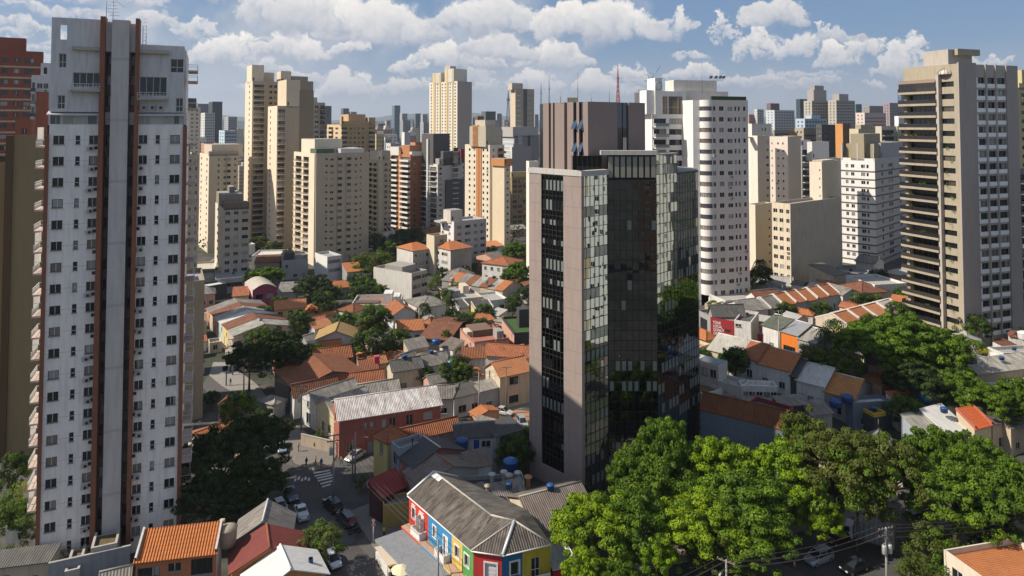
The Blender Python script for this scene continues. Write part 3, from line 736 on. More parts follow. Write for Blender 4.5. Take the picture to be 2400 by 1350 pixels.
# ------------------------------------------------------------------ dark glass office tower
def glass_mat(name, col, blind=None):
    m, t, bb = new_mat(name)
    tc = t.node('ShaderNodeTexCoord'); n = t.noise(tc.outputs['Object'], .40, 1, .5)
    bb.inputs['Metallic'].default_value = 1.0; bb.inputs['Roughness'].default_value = .015; bb.inputs['Base Color'].default_value = c4(col)
    bp = t.node('ShaderNodeBump'); bp.inputs['Distance'].default_value = .004; bp.inputs['Strength'].default_value = 1
    t.l.new(n, bp.inputs['Height']); t.l.new(bp.outputs[0], bb.inputs['Normal'])
    if blind:
        bb.inputs['Metallic'].default_value = .25; bb.inputs['Base Color'].default_value = c4(blind); bb.inputs['Roughness'].default_value = .08
    return m
def office_tower():
    A0, A, B_, C_, D_, E_ = (on_D(x, 300, d) for x, d in ((1240, 123), (1362, 114), (1424, 118.3), (1538, 118.3), (1587, 123.3), (1635, 129.5)))
    O = (A.x, A.y); b = Bld('office_tower', 'dark mirror glass office tower with mauve stone corners in the middle of the view', 'office tower', O, 0, 10, 10, 54, 0)
    loc = lambda p: Vector((p.x - O[0], p.y - O[1]))
    a0, a, bb_, cc, dd, ee = map(loc, (A0, A, B_, C_, D_, E_))
    H1 = on_D(1362, 401, 114).z; H2 = on_D(1480, 363, 118.3).z; HP = on_D(1378, 238, 121).z; H3 = on_D(1635, 399, 129.5).z
    mv = wall(MAUVE, .8, .35, 3.42); gl = glass_mat('mirror_glass', (.34, .38, .38)); gl2 = glass_mat('dark_mirror_glass', (.12, .13, .14)); gb = glass_mat('blind_behind_glass', (.3, .3, .3), (.20, .235, .225))
    gd = glass_mat('black_spandrel_glass', (.035, .037, .04)); mul = plain((.02, .02, .02), .5, 0, 'black_mullion'); cap = wall((.46, .44, .41), .9, .35)
    def FF(p, q): v = q - p; return Face((p.x, p.y), math.atan2(v.y, v.x), v.length), v.length
    # left wall: mauve, dark strip, mauve
    f, w = FF(a0, a)
    M_ = MB(); s0 = .245 * w; s1 = .67 * w
    for (u0, u1) in ((0, s0), (s1, w)): M_.box(u0, u1, 0, .7, 0, H1 - .9, mv, f)
    M_.box(s0, s1, 0, .5, 0, 3.0, mv, f)
    M_.build('stone_wall', b.root)
    fh = 3.42; n = int((H1 - 4) / fh); g = MB(); random.seed(11)
    z0 = H1 - 1.2 - n * fh; np_ = 6; pw = (s1 - s0) / np_
    for i in range(n + 1):
        zb = z0 + (i - 1) * fh if i else 3.0
    for i in range(n):
        z = z0 + i * fh; mode = random.choice(['full', 'full', 'mix', 'low', 'dark'])
        for k in range(np_):
            u0 = s0 + k * pw + .06; u1 = u0 + pw - .12
            bl = {'full': .85, 'mix': .5, 'low': .35, 'dark': .12}[mode] > random.random()
            h = 1.75 if mode != 'low' else .9
            zt = z + 2.7
            m_ = gb if bl else gl2
            g.face([f(u0 + .05, .25, zt - h), f(u1 - .22, .25, zt - h), f(u1 - .22, .25, zt), f(u0 + .05, .25, zt)], m_)
        g.face([f(s0, .27, z), f(s1, .27, z), f(s1, .27, z + fh), f(s0, .27, z + fh)], gd)
    g.face([f(s0, .27, 3), f(s1, .27, 3), f(s1, .27, z0), f(s0, .27, z0)], gd)
    g.build('window_strip', b.root)
    g = MB()
    for k in range(np_ + 1): g.box(s0 + k * pw - .035, s0 + k * pw + .035, .15, .24, 3.0, H1 - .95, mul, f)
    for i in range(n + 1):
        for dz in (0, .9): g.box(s0, s1, .14, .235, z0 + i * fh + dz, z0 + i * fh + dz + .07, mul, f)
    g.build('mullion', b.root)
    # curtain wall facets
    def curtain(p, q, z0_, z1, nm, darkshare, rnd):
        random.seed(rnd); f, w = FF(p, q); g = MB(); mm = MB()
        nu = max(2, round(w / 1.08)); pw = w / nu; rowh = fh / 2; nr = int((z1 - z0_) / rowh); zz = z1 - nr * rowh
        for r_ in range(-1, nr):
            za = zz + r_ * rowh; zb = za + rowh
            if r_ < 0: za = z0_
            if zb - za < .05: continue
            vis = (r_ % 2 == 1); low = (za < 20)
            rowbl = random.random() < (.8 if low else .3)
            for k in range(nu):
                u0, u1 = k * pw, (k + 1) * pw
                if vis and rowbl and random.random() < (.72 if darkshare < .5 or low else .3):
                    g.face([f(u0 + .18, .06, za + .05), f(u1 - .18, .06, za + .05), f(u1 - .18, .06, zb - .05), f(u0 + .18, .06, zb - .05)], gb)
                tx, tz = random.gauss(0, .0028), random.gauss(0, .0028); j = [-tx - tz, tx - tz, tx + tz, -tx + tz]
                mt = gl2 if darkshare > .5 else gl
                g.face([f(u0, .1 + j[0], za), f(u1, .1 + j[1], za), f(u1, .1 + j[2], zb), f(u0, .1 + j[3], zb)], mt)
            mm.box(0, w, .02, .05, zb - .03, zb + .03, mul, f)
        for k in range(nu + 1): mm.box(max(0, k * pw - .025), min(w, k * pw + .025), .0, .045, z0_, z1, mul, f)
        g.build('curtain_wall', b.root); mm.build('mullion', b.root)
    curtain(a, bb_, 0, H1 - .9, 'c', .05, 3); curtain(bb_, cc, 0, H2 - 4.4, 'c', .72, 4); curtain(cc, dd, 0, H2, 'c', .15, 5); curtain(dd, ee, 0, H3 - .3, 'c', .05, 6)
    # top band of the central block : pale panels behind dark posts
    f, w = FF(bb_, cc); g = MB()
    pale = wall((.25, .24, .20), .7, .3)
    for k in range(8):
        u0 = k * w / 8; g.box(u0 + .16, u0 + w / 8 - .16, .05, .3, H2 - 3.9, H2 - .3, pale, f)
    g.box(0, w, .31, .5, H2 - 4.4, H2, gd, f); g.box(0, w, -.05, .04, H2 - 4.5, H2 - 4.3, mul, f)
    g.build('top_panel', b.root)
    # cores, caps
    back = [loc(on_D(1633, 300, 137)), loc(on_D(1520, 300, 146)), loc(on_D(1275, 300, 135))]
    P = lambda v: (v.x, v.y)
    ins = lambda v, k=.35: v + (Vector((loc(on_D(1460, 300, 130)).x, loc(on_D(1460, 300, 130)).y)) - v).normalized() * k
    core = MB(); poly = [P(ins(v)) for v in (a0, a, bb_, cc, dd, ee)] + [P(v) for v in back]
    core.prism(poly, 0, H1 - .9, mv, M_ROOFT); core.build('tower_core', b.root)
    cb = [ins(bb_, .6), ins(cc, .6), ins(dd, .5), loc(on_D(1580, 300, 132)), loc(on_D(1440, 300, 132))]
    core = MB(); core.prism([P(v) for v in cb], H1 - 1.2, H2 - .05, mv, M_ROOFT)
    core.build('central_block', b.root)
    cp = MB()
    for (p, q, z, h, out, t_) in ((a0, a, H1 - .9, .9, .12, 1.1), (a, bb_, H1 - .9, .9, .12, 1.1), (bb_, cc, H2, .75, .3, 1.3)):
        f, w = FF(p, q); cp.box(-.12 if p is not bb_ else -1.2, w + (.12 if p is not bb_ else .2), -out, t_, z + .002, z + h, cap, f)
    f, w = FF(cc, dd); cp.box(0, w, -.1, .5, H2 + .002, H2 + .18, cap, f)
    f, w = FF(dd, ee); cp.box(0, w, -.06, .6, H3 - .29, H3 + .0, mul, f)
    cp.build('parapet', b.root)
    # set-back dark glass storey under the tower head
    g = MB(); s_ = loc(on_D(1342, 300, 121)); q_ = loc(on_D(1410, 300, 121)); f, w = FF(s_, q_); zt = on_D(1380, 365, 121).z
    g.box(0, w, 0, 4, H1 - .9, zt, gd, f)
    for k in range(7): g.box(k * w / 6 - .04, k * w / 6 + .04, -.05, -.002, H1 - .9, zt, mul, f)
    g.build('set_back_storey', b.root)
    # tower head
    p0, p1, p2 = loc(on_D(1262, 300, 131)), loc(on_D(1378, 300, 121)), loc(on_D(1512, 300, 129))
    mv = wall((.25, .195, .175), .85, .2, 0); f, w = FF(p0, p1); g = MB(); zb = H1 - 1.0
    segs = [(0, .10, 'g'), (.10, .22, 'm'), (.22, .265, 'g'), (.265, .31, 'm'), (.31, .345, 'g'), (.345, .54, 'm'), (.54, .60, 'r'), (.60, .72, 'm'), (.72, .785, 'g'), (.785, .83, 'm'), (.83, .905, 'g'), (.905, 1.0, 'm')]
    for (t0, t1, k) in segs:
        if k == 'm': g.box(t0 * w, t1 * w, 0, 1.5, zb, HP, mv, f)
        elif k == 'r': g.box(t0 * w, t1 * w, 1.2, 1.5, zb, HP - .01, wall((.16, .12, .11), .8, .2), f)
        else: g.box(t0 * w, t1 * w, .35, 1.5, zb, HP - .15, gl2, f)
    f2, w2 = FF(p1, p2)
    for (t0, t1, k) in ((0, .50, 'm'), (.50, .60, 'g'), (.615, .70, 'g'), (.70, 1.0, 'm')):
        if k == 'm': g.box(t0 * w2 + (.02 if t0 == 0 else 0), t1 * w2, 0, 1.2, zb, HP - .002, mv, f2)
        else: g.box(t0 * w2, t1 * w2, .3, 1.2, zb, HP - .02, gl2, f2)
    g.build('tower_head', b.root)
    back2 = loc(on_D(1400, 300, 142)); c_ = MB(); c_.prism([P(ins(p0, 1)), P(ins(p1, 1.3)), P(ins(p2, 1)), P(back2)], zb, HP - .06, mv, M_ROOFT); c_.build('head_core', b.root)
    # open sashes
    for t_, zz in ((.75, .62), (.865, .62), (.75, .30), (.865, .30)):
        q = MB(); z = zb + (HP - zb) * zz; u = t_ * w
        q.face([f(u - .5, .3, z + 1.7), f(u + .5, .3, z + 1.7), f(u + .5, -.55, z), f(u - .5, -.55, z)], gl)
        q.build('open_window', b.root)
    q = MB(); q.prism([P(loc(on_D(1330, 300, 126))), P(loc(on_D(1355, 300, 126))), P(loc(on_D(1355, 300, 130))), P(loc(on_D(1330, 300, 130)))], HP - .1, HP + .9, wall((.28, .25, .19), .9, .4)); q.build('rooftop_block', b.root)
    q = MB()
    for px, py, h in ((1354, 170, 126), (1314, 215, 126), (1386, 222, 128)):
        t_ = on_D(px, py, h); q.tube([(t_.x - O[0], t_.y - O[1], HP - .1), (t_.x - O[0], t_.y - O[1], t_.z)], .05, M_STEEL, 5)
    q.build('antenna', b.root)
# ------------------------------------------------------------------ white tower with rounded bays
def round_tower():
    D = 198; th = R(20); P = on_D(1668, 262, D); O = (P.x, P.y)
    H = on_D(1668, 234, D).z; base = gz(*O); H -= base
    Wf = solve_len(O, th, 1753); Lf = 15
    b = Bld('apartment_tower', 'white apartment tower with rounded window bays right of the glass office tower', 'apartment tower', O, th, Wf, Lf, H, base)
    wm = wall((.66, .61, .55), .88, .3); wl = wall((.74, .71, .67), .88, .2)
    mb = MB()
    cf = [('w', .03, .10, dict(panes=2)), ('w', .20, .32, dict()), ('w', .43, .56, dict(h=1.1)), ('w', .62, .67, dict(panes=1)), ('w', .72, .77, dict(panes=1)), ('w', .865, .93, dict(panes=1))]
    n, z00 = facade(b, mb, b.F, Wf, H, cf, 3.13, wm, topm=1.0)
    mb.face([(Wf, 0, 0), (Wf, Lf, 0), (Wf, Lf, H), (Wf, 0, H)], wm); mb.face([(Wf, Lf, 0), (-4, Lf, 0), (-4, Lf, H), (Wf, Lf, H)], wm)
    # left return wall and rounded bay
    r = 2.3; cx, cy = 0, r
    mb.face([(-r - 1.9, 3.2, 0), (-r, 2.6, 0), (-r, 2.6, H), (-r - 1.9, 3.2, H)], wl); mb.face([(-r - 1.9, Lf, 0), (-r - 1.9, 3.2, 0), (-r - 1.9, 3.2, H), (-r - 1.9, Lf, H)], wl)
    mb.face([(-r - 1.9, 3.2, H), (-r, 2.6, H), (0, 0, H), (Wf, 0, H), (Wf, Lf, H), (-r - 1.9, Lf, H)], M_ROOFT)
    mb.build('wall', b.root)
    bay = MB(); nseg = 10; bz0 = 3.2
    arc = [(cx - r * math.sin(a), cy - r * math.cos(a)) for a in [R(98) * k / nseg for k in range(nseg + 1)]]
    for k in range(nseg):
        (xa, ya), (xb, yb) = arc[k + 1], arc[k]
        zs = [bz0] + [z for i in range(1, n) for z in (z00 + i * 3.13 + 1.0, z00 + i * 3.13 + 2.25)] + [H]
        for i in range(0, len(zs) - 1, 2):
            if zs[i + 1] > bz0: bay.face([(xa, ya, max(bz0, zs[i])), (xb, yb, max(bz0, zs[i])), (xb, yb, zs[i + 1]), (xa, ya, zs[i + 1])], wl, smooth=True)
    bay.face([(x, y, bz0) for x, y in arc] + [(0, r, bz0)], wl)
    bay.build('rounded_bay', b.root)
    for i in range(1, n):
        q = MB()
        for k in range(nseg):
            (xa, ya), (xb, yb) = arc[k + 1], arc[k]; s_ = .94
            xa, xb = xa * s_, xb * s_; ya = r + (ya - r) * s_; yb = r + (yb - r) * s_; z = z00 + i * 3.13 + 1.0
            q.face([(xa, ya, z), (xb, yb, z), (xb, yb, z + 1.25), (xa, ya, z + 1.25)], G_BAY)
            if k % 2 == 0: q.tube([(xb, yb, z), (xb, yb, z + 1.25)], .05, M_FR_D, 4, False)
        q.build('bay_window', b.root)
    # left wing with glazed balconies
    fw = Face((-13.6, 9.5), R(-6), 1); W2 = 9.4
    m2 = MB(); Hw = on_D(1600, 268, D + 8).z - base
    spec = [('g', .0, .46, dict(mat=wl, rm=glass_room('balcony_glass', (.18, .24, .24), (.3, .34, .34), .3, .1), dep=1.6)), ('w', .54, .98, dict(panes=4, h=1.7, sill=.75))]
    facade(b, m2, fw, W2, Hw, spec, 3.13, wl, topm=.6)
    m2.box(0, W2, .8, 7, 0, Hw, wl, fw, skip='f'); m2.build('wing_wall', b.root)
    up = MB(); top = on_D(1590, 184, D + 8).z - base
    up.box(.9, 3.2, .6, 6, Hw, top, wl, fw); up.box(-1.6, .9, 1.2, 6, Hw, on_D(1560, 212, D + 8).z - base, wl, fw)
    up.box(3.2, 11.2, 1.0, 6, Hw, on_D(1600, 214, D + 8).z - base, wl, fw); 
    up.box(9, 26.5, 2.6, 8, H, on_D(1680, 210, D).z - base, wm, fw); up.box(8.4, 23.0, 3.4, 9, H, on_D(1680, 184, D + 3).z - base, wm, fw); 
    n_ = 24; cc_ = fw(2.05, .6, 0); zc = on_D(1572, 202, D + 8).z - base
    up.build('penthouse', b.root)
    q = MB()
    ring = [(2.05 + 1.05 * math.cos(2 * math.pi * k / n_), zc + 1.25 * math.sin(2 * math.pi * k / n_)) for k in range(n_)]
    q.tube([fw(x, .58, z) for x, z in ring + [ring[0]]], .14, wall((.4, .39, .37), .9, .1), 5, False); q.build('round_relief', b.root)
    gz_ = glass_room('amber_glass', (.10, .075, .04), (.42, .30, .15), .5, .1)
    for (u0, u1) in ((3.6, 5.0), (5.5, 9.9)):
        z1 = on_D(1600, 226, D + 8).z - base; q = win_mesh(round(u1 - u0, 1), round(z1 - Hw - .1, 1), 5 if u1 - u0 > 2 else 2, M_FR_D, gz_, True, False); link('penthouse_window', q, b.root, fw((u0 + u1) / 2, .92, Hw + .05), fw.rz)
    q = MB(); gr = plain((.05, .09, .03), .9, 0, 'hedge_green', .8)
    q.box(.2, Wf - .3, .3, .9, H + .01, H + 1.1, gr); q.build('roof_hedge', b.root)
    for k, px in enumerate((1668, 1680, 1690, 1698)):
        p = on_D(px, 183, D + 4); q = MB(); q.lathe([(0, .15), (.35, .2), (.6, .45)], M_STEEL, (0, 0, 0), 12); q.tube([(0, 0, -1.2), (0, 0, .15)], .05, M_STEEL, 5)
        o = q.build('satellite_dish', b.root); o.rotation_euler = (R(-50), 0, 0); v = Matrix.Rotation(-th, 3, 'Z') @ (p - b.O); o.location = v
    q = MB(); p = on_D(1645, 150, D + 4) - b.O; v = Matrix.Rotation(-th, 3, 'Z') @ p; q.tube([(v.x, v.y, H + 2), (v.x, v.y, v.z)], .06, M_STEEL, 5); q.build('antenna', b.root)
    b.flush()
# ------------------------------------------------------------------ concrete balcony tower on the right
def right_tower():
    D = 160; th = R(20); P = on_D(2246, 300, D); O = (P.x, P.y); base = gz(*O)
    H = on_D(2246, 146, D).z - base; Wf = solve_len(O, th, 2384); Lf = solve_len(O, th + math.pi / 2, 2119)
    b = Bld('apartment_tower', 'grey concrete apartment tower with planted balconies at the right edge of the view', 'apartment tower', O, th, Wf, Lf, H, base)
    con = wall((.42, .38, .33), .9, .28); bei = wall((.36, .31, .23), .9, .4); mor = wall((.36, .31, .28), .85, .22, 0); rail = glass_room('smoked_rail', (.018, .018, .02), (.05, .045, .045), .2, .15)
    white = wall((.88, .87, .84), .85, .12)
    mb = MB(); fh = 2.93
    U = lambda px: b.pix(b.F, px, 600)[0]
    UL = lambda px: b.pix(b.L, px, 600)[0]
    # balcony side
    u1, u2, u3 = UL(2207), UL(2214), UL(2245)
    zt = on_D(2180, 172, D + 6).z - base; n = int((zt - 3) / fh)
    b.rep
    for i in range(n):
        z = zt - 1.6 - (i + 1) * fh
        if z < 1: break
        g = MB(); w = u1 + .9
        b.rep('balcony', balc_mesh(round(w, 1), 1.3, bei, 'glass', rail), b.L, u1 - w / 2 + .3, 0, z)
        b.rep('balcony_door', win_mesh(round(u1 - 1.4, 1), 2.2, 6, M_FR_D, G_DK, False, False), b.L, u1 / 2 + .3, 1.1, z + .14)
        b.rep('window', win_mesh(round(u3 - u2 - .1, 1), 1.25, 2, M_BLACK, G_DK, False, False), b.L, (u2 + u3) / 2, .3, z + 1.05)
        # fascia below each balcony
    hol = [(.8, u1 - .05, zt - 1.6 - (i + 1) * fh + .13, zt - 1.6 - (i + 1) * fh + 2.35) for i in range(n)] + [(u2 + .05, u3 - .05, zt - 1.6 - (i + 1) * fh + 1.04, zt - 1.6 - (i + 1) * fh + 2.31) for i in range(n)]
    mb.wallface(b.L, Lf, 0, H - .3, hol, bei, 1.15)
    for i in range(n):
        z = zt - 1.6 - (i + 1) * fh; mb.box(-.55, u1 + .3, -1.34, -1.302, z - .42, z + .13, bei, b.L)
        mb.box(-.55, u1 + .3, -1.3, -.004, z - .42, z - .15, bei, b.L)
    mb.box(u1 + .12, u2 + .1, -1.0, -.002, 0, zt - .5, con, b.L)
    mb.build('balcony_wall', b.root)
    # street side
    m2 = MB(); c0, c1 = U(2246), U(2296)
    cols = [(2297.5, 2317), (2321.5, 2340.5), (2344, 2365)]
    holes = []; nf = int((H - 4) / fh)
    for i in range(nf):
        z = H - 2.9 - (i + 1) * fh + 1.0
        for k, (a, c) in enumerate(cols):
            u0, u_1 = U(a), U(c); holes.append((u0, u_1, z, z + 1.45))
            b.rep('window', win_mesh(round(u_1 - u0, 2) - .01, 1.44, 2, M_BLACK, G_WIN, False, False), b.F, (u0 + u_1) / 2, .22, z + .005)
            pnl = MB()
            b.rep('spandrel_panel', PANEL(round(u_1 - u0 + .1, 2), .95, white), b.F, (u0 + u_1) / 2, 0, z - 1.0)
            if k == 0: b.rep('side_panel', PANEL(.35, 1.45, white), b.F, u0 + .15, 0, z - .03)
    m2.wallface(b.F, Wf, 0, H - .3, holes, con, .26)
    m2.box(0, c1 - .25, -.4, -.002, 0, H, mor, b.F); 
    for a, c in ((2317.5, 2321), (2341, 2343.5)): m2.box(U(a), U(c), -.32, -.002, 0, H - .2, con, b.F)
    m2.box(U(2366), Wf, -.35, -.002, 0, H - .3, mor, b.F)
    m2.face([(Wf, 0, 0), (Wf, Lf, 0), (Wf, Lf, H - .3), (Wf, 0, H - .3)], con); m2.face([(Wf, Lf, 0), (0, Lf, 0), (0, Lf, zt), (Wf, Lf, zt)], con)
    m2.face([(0, 0, H - .3), (Wf, 0, H - .3), (Wf, Lf, H - .3), (0, Lf, H - .3)], M_ROOFT)
    m2.build('street_wall', b.root)
    q = MB(); zt2 = on_D(2246, 116, D + 3).z - base; q.box(.5, 8.5, 2.5, 9.0, H - .3, zt2, con); q.box(2.0, 9.5, 1.2, 2.0, zt2 - 1.4, zt2 + .1, bei); q.build('rooftop_block', b.root)
    q = MB(); v = b.pix(b.L, 2214, 148); prof = [(1.9 * math.cos(R(a)), 1.5 * math.sin(R(a))) for a in range(0, 91, 15)]
    p = b.L(v[0], .5, 0); q.lathe(prof, plain((.45, .40, .34), .5, .2, 'dome_panels'), (p[0], p[1], zt - .5), 16, False)
    for k in range(16): a = 2 * math.pi * k / 16; q.tube([(p[0] + (r_ + .02) * math.cos(a), p[1] + (r_ + .02) * math.sin(a), zt - .5 + z_ + .02) for r_, z_ in prof], .04, M_FR_D, 4, False)
    q.build('roof_dome', b.root)
    # top floor veranda roof
    q = MB(); z = zt - 1.6 - fh + 3.1
    for k in range(6):
        a, c = R(90 * k / 6), R(90 * (k + 1) / 6)
        q.face([b.L(-.5, -1.3 + 1.2 * (1 - math.cos(a)) , z - .9 + .9 * math.sin(a)), b.L(u1 + .2, -1.3 + 1.2 * (1 - math.cos(a)), z - .9 + .9 * math.sin(a)), b.L(u1 + .2, -1.3 + 1.2 * (1 - math.cos(c)), z - .9 + .9 * math.sin(c)), b.L(-.5, -1.3 + 1.2 * (1 - math.cos(c)), z - .9 + .9 * math.sin(c))], plain((.22, .16, .12), .4, .1, 'veranda_roof'))
    q.build('veranda_roof', b.root)
    b.rep('veranda_window', win_mesh(round(u1 + .6, 1), 1.3, 6, M_FR_D, rail, False, False), b.L, u1 / 2 - .1, -1.25, z - 2.1)
    # planting in the balconies
    random.seed(5)
    for i in range(n):
        z = zt - 1.6 - (i + 1) * fh
        for (ua, ub, pr) in ((.2, u1, .55), (u2, u3, .5)):
            if random.random() < pr * (1.7 if i > 8 else 1.0):
                w = random.uniform(.8, 2.5); u = random.uniform(ua + w / 2, max(ua + w / 2 + .1, ub - w / 2))
                q = MB(); leafblob(q, b.L(u, -1.25 if ua < 1 else -.25, z + 1.15), (w / 2, .45, .5), 50, .16, LEAF[random.randint(0, 2)]); q.build('balcony_plant', b.root)
    b.flush()
PAN = {}
def PANEL(w, h, m):
    k = (w, h, m.name)
    if k not in PAN:
        b = MB(); b.box(-w / 2, w / 2, -.12, -.002, 0, h, m); PAN[k] = b.mesh('panel')
    return PAN[k]
def PANELROOF(b):
    pass
def HIPTOP(b):
    q = MB(); W, L, z = b.Wf, b.Lf, b.H; o = .5; h = 2.2; m = tile((.50, .17, .055))
    q.face([(-o, -o, z), (W + o, -o, z), (W * .65, L / 2, z + h), (W * .35, L / 2, z + h)], m, [(0, 0), (W + 1, 0), (W * .65, L / 2), (W * .35, L / 2)])
    q.face([(-o, L + o, z), (-o, -o, z), (W * .35, L / 2, z + h)], m, [(0, 0), (L + 1, 0), (L / 2, W * .4)])
    q.face([(W + o, -o, z), (W + o, L + o, z), (W * .65, L / 2, z + h)], m, [(0, 0), (L + 1, 0), (L / 2, W * .4)])
    q.face([(W + o, L + o, z), (-o, L + o, z), (W * .35, L / 2, z + h), (W * .65, L / 2, z + h)], m, [(0, 0), (W, 0), (W * .6, L / 2), (W * .35, L / 2)])
    q.build('tiled_roof', b.root)
# ------------------------------------------------------------------ ground
def ground():
    xs = [-9000, -4000, -1500, -700, -400] + [-300 + i * 6 for i in range(101)] + [400, 700, 1500, 4000, 9000]
    ys = [-3000, -1000, -300, -100] + [-40 + i * 6 for i in range(60)] + [360, 500, 800, 1500, 3000, 6000, 12000]
    b = MB(); nx = len(xs)
    for y in ys:
        for x in xs: b.v.append((x, y, gz(x, y) - .02))
    m, t, p = new_mat('urban_ground')
    tc = t.node('ShaderNodeTexCoord'); n1 = t.noise(tc.outputs['Object'], .035, 5, .6); n2 = t.noise(tc.outputs['Object'], .35, 6, .65)
    c = t.mix(t.ss(n2, .35, .7), (.045, .042, .038, 1), (.10, .092, .082, 1)); c = t.mix(t.ss(n1, .45, .6, 0, .8), c, (.022, .034, .012, 1))
    t.l.new(c, p.inputs['Base Color']); p.inputs['Roughness'].default_value = .95
    i = b.mi(m)
    for j in range(len(ys) - 1):
        for k in range(nx - 1):
            b.f.append((j * nx + k, j * nx + k + 1, (j + 1) * nx + k + 1, (j + 1) * nx + k)); b.m.append(i); b.uv.append([(0, 0)] * 4); b.sm.append(True)
    b.build('ground', kind='structure')
    # far hills
    hm, t, p = new_mat('distant_hills'); p.inputs['Base Color'].default_value = (.05, .08, .07, 1); p.inputs['Roughness'].default_value = 1
    b = MB(); rng = random.Random(3); N = 90; pr = None
    for k in range(N + 1):
        a = R(-45 + 90 * k / N); D = 7000
        h = 62 + 55 * (1 + math.sin(k * .33 + 1)) * .5 + 40 * math.sin(k * .11 + .4) ** 2 + rng.uniform(-8, 8)
        x, y = D * math.sin(a), D * math.cos(a); q = [(x, y, 0), (x, y, h * .8), (x * 1.12, y * 1.12, h * 1.25), (x * 1.3, y * 1.3, h * .9)]
        if pr:
            for s_ in range(3): b.face([pr[s_], q[s_], q[s_ + 1], pr[s_ + 1]], hm, smooth=True)
        pr = q
    b.build('hills', kind='structure')
ground()
left_tower(); office_tower(); round_tower(); right_tower()
W_, B_ = 'w', 'b'
rng0 = random.Random(2)
# --- mid distance towers: label, D, xl, xc, xr, ytop
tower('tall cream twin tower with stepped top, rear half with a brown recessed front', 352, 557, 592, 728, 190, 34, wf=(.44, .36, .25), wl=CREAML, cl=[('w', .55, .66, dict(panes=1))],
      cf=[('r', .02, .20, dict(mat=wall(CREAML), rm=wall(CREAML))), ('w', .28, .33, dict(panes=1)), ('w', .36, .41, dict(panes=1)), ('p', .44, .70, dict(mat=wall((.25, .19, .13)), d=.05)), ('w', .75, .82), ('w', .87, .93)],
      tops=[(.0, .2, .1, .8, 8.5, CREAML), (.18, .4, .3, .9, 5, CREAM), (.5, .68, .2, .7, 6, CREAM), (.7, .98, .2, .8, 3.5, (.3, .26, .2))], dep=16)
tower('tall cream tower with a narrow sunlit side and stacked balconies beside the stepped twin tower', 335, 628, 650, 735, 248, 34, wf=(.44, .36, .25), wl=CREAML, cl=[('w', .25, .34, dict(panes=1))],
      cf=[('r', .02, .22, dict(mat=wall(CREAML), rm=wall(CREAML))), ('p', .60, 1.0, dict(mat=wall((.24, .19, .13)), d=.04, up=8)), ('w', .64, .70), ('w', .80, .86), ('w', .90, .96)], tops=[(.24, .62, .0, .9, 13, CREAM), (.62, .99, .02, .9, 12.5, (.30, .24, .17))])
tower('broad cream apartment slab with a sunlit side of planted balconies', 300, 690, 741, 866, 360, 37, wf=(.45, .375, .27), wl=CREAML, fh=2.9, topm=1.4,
      cl=[('r', .08, .36, dict(mat=wall(CREAML), rm=wall((.3, .25, .18)))), ('r', .44, .72, dict(mat=wall(CREAML), rm=wall((.3, .25, .18)))), ('p', .74, .98, dict(mat=wall(CREAML), d=.5))],
      cf=[('w', .17, .21, dict(panes=1, h=.8, sill=1.3)), ('w', .26, .32, dict(h=.9)), ('w', .40, .48, dict(panes=3)), ('w', .57, .65, dict(panes=3)), ('w', .72, .77, dict(h=.9)), ('w', .82, .85, dict(panes=1, h=.8, sill=1.3)), ('p', .385, .395, dict(mat=wall((.33, .28, .2)), d=.2)), ('p', .55, .555, dict(mat=wall((.33, .28, .2)), d=.2))],
      tops=[(.1, .62, .3, .9, 6, CREAML), (.02, .35, .05, .3, 2.0, (.08, .12, .08)), (.5, .95, .1, .6, 1.8, (.5, .5, .48))])
tower('tan tower with round openings in its parapet behind the cream slab', 430, 767, 800, 880, 292, 32, wf=(.46, .33, .17), wl=(.58, .44, .27), cl=[('b', .1, .45), ('w', .6, .8)],
      cf=[('b', .0, .18, dict(mat=wall((.5, .4, .28)))), ('w', .24, .30), ('w', .36, .42), ('w', .48, .54), ('w', .6, .66), ('b', .8, .98, dict(mat=wall((.5, .4, .28))))],
      tops=[(.0, .06, 0, .1, 5, (.5, .36, .2)), (.25, .75, .1, .6, 6.5, (.5, .34, .19)), (.02, .98, .02, .1, 2.2, (.5, .34, .19)), (.8, 1.0, .0, .2, 4.5, (.45, .33, .2))])
tower('grey and white narrow tower half hidden behind the cream twin tower', 400, 715, 732, 762, 240, 30, wf=(.42, .38, .32), wl=(.5, .45, .38), cf=[('w', .2, .5), ('g', .6, .98, dict(mat=M_CONC, rm=G_FAR))], tops=[(.0, .5, .2, .8, 3)])
tower('small grey stained apartment block with a pergola roof terrace', 262, 508, 522, 588, 488, 30, wf=(.40, .37, .32), wl=(.66, .60, .50), fh=3.12, stain=.6, topm=.6,
      cl=[('w', .3, .6, dict(panes=1))], cf=[('w', .10, .27, dict()), ('w', .42, .58, dict()), ('w', .72, .95, dict(panes=3))], tops=[(.02, .86, .3, .95, 4.5, (.30, .25, .20)), (.40, .6, .5, .8, 7, (.2, .18, .16)), (.04, .98, .0, .25, 1.8, (.16, .12, .09))])
tower('cream block with a flat blank rooftop box in front of the distant hills', 330, 470, 490, 560, 362, 35, wf=(.50, .42, .30), wl=CREAML, cl=[('w', .15, .25, dict(panes=1)), ('w', .75, .85, dict(panes=1))],
      cf=[('w', .30, .36, dict(panes=1)), ('w', .50, .58), ('w', .62, .74, dict(panes=3)), ('w', .86, .93), ('p', .60, .61, dict(mat=wall((.3, .26, .2))))], tops=[(.12, 1.2, .1, .9, 4.5, (.56, .48, .36)), (.0, 1.0, .0, .1, 1.5, (.35, .3, .24))])
tower('plain beige tower just right of the white tower balconies', 250, 395, 410, 468, 362, 33, wf=(.46, .38, .27), wl=(.55, .46, .34), cf=[('w', .25, .35), ('w', .60, .68), ('w', .85, .93)], tops=[(.1, .7, .2, .8, 3, (.2, .1, .08))])
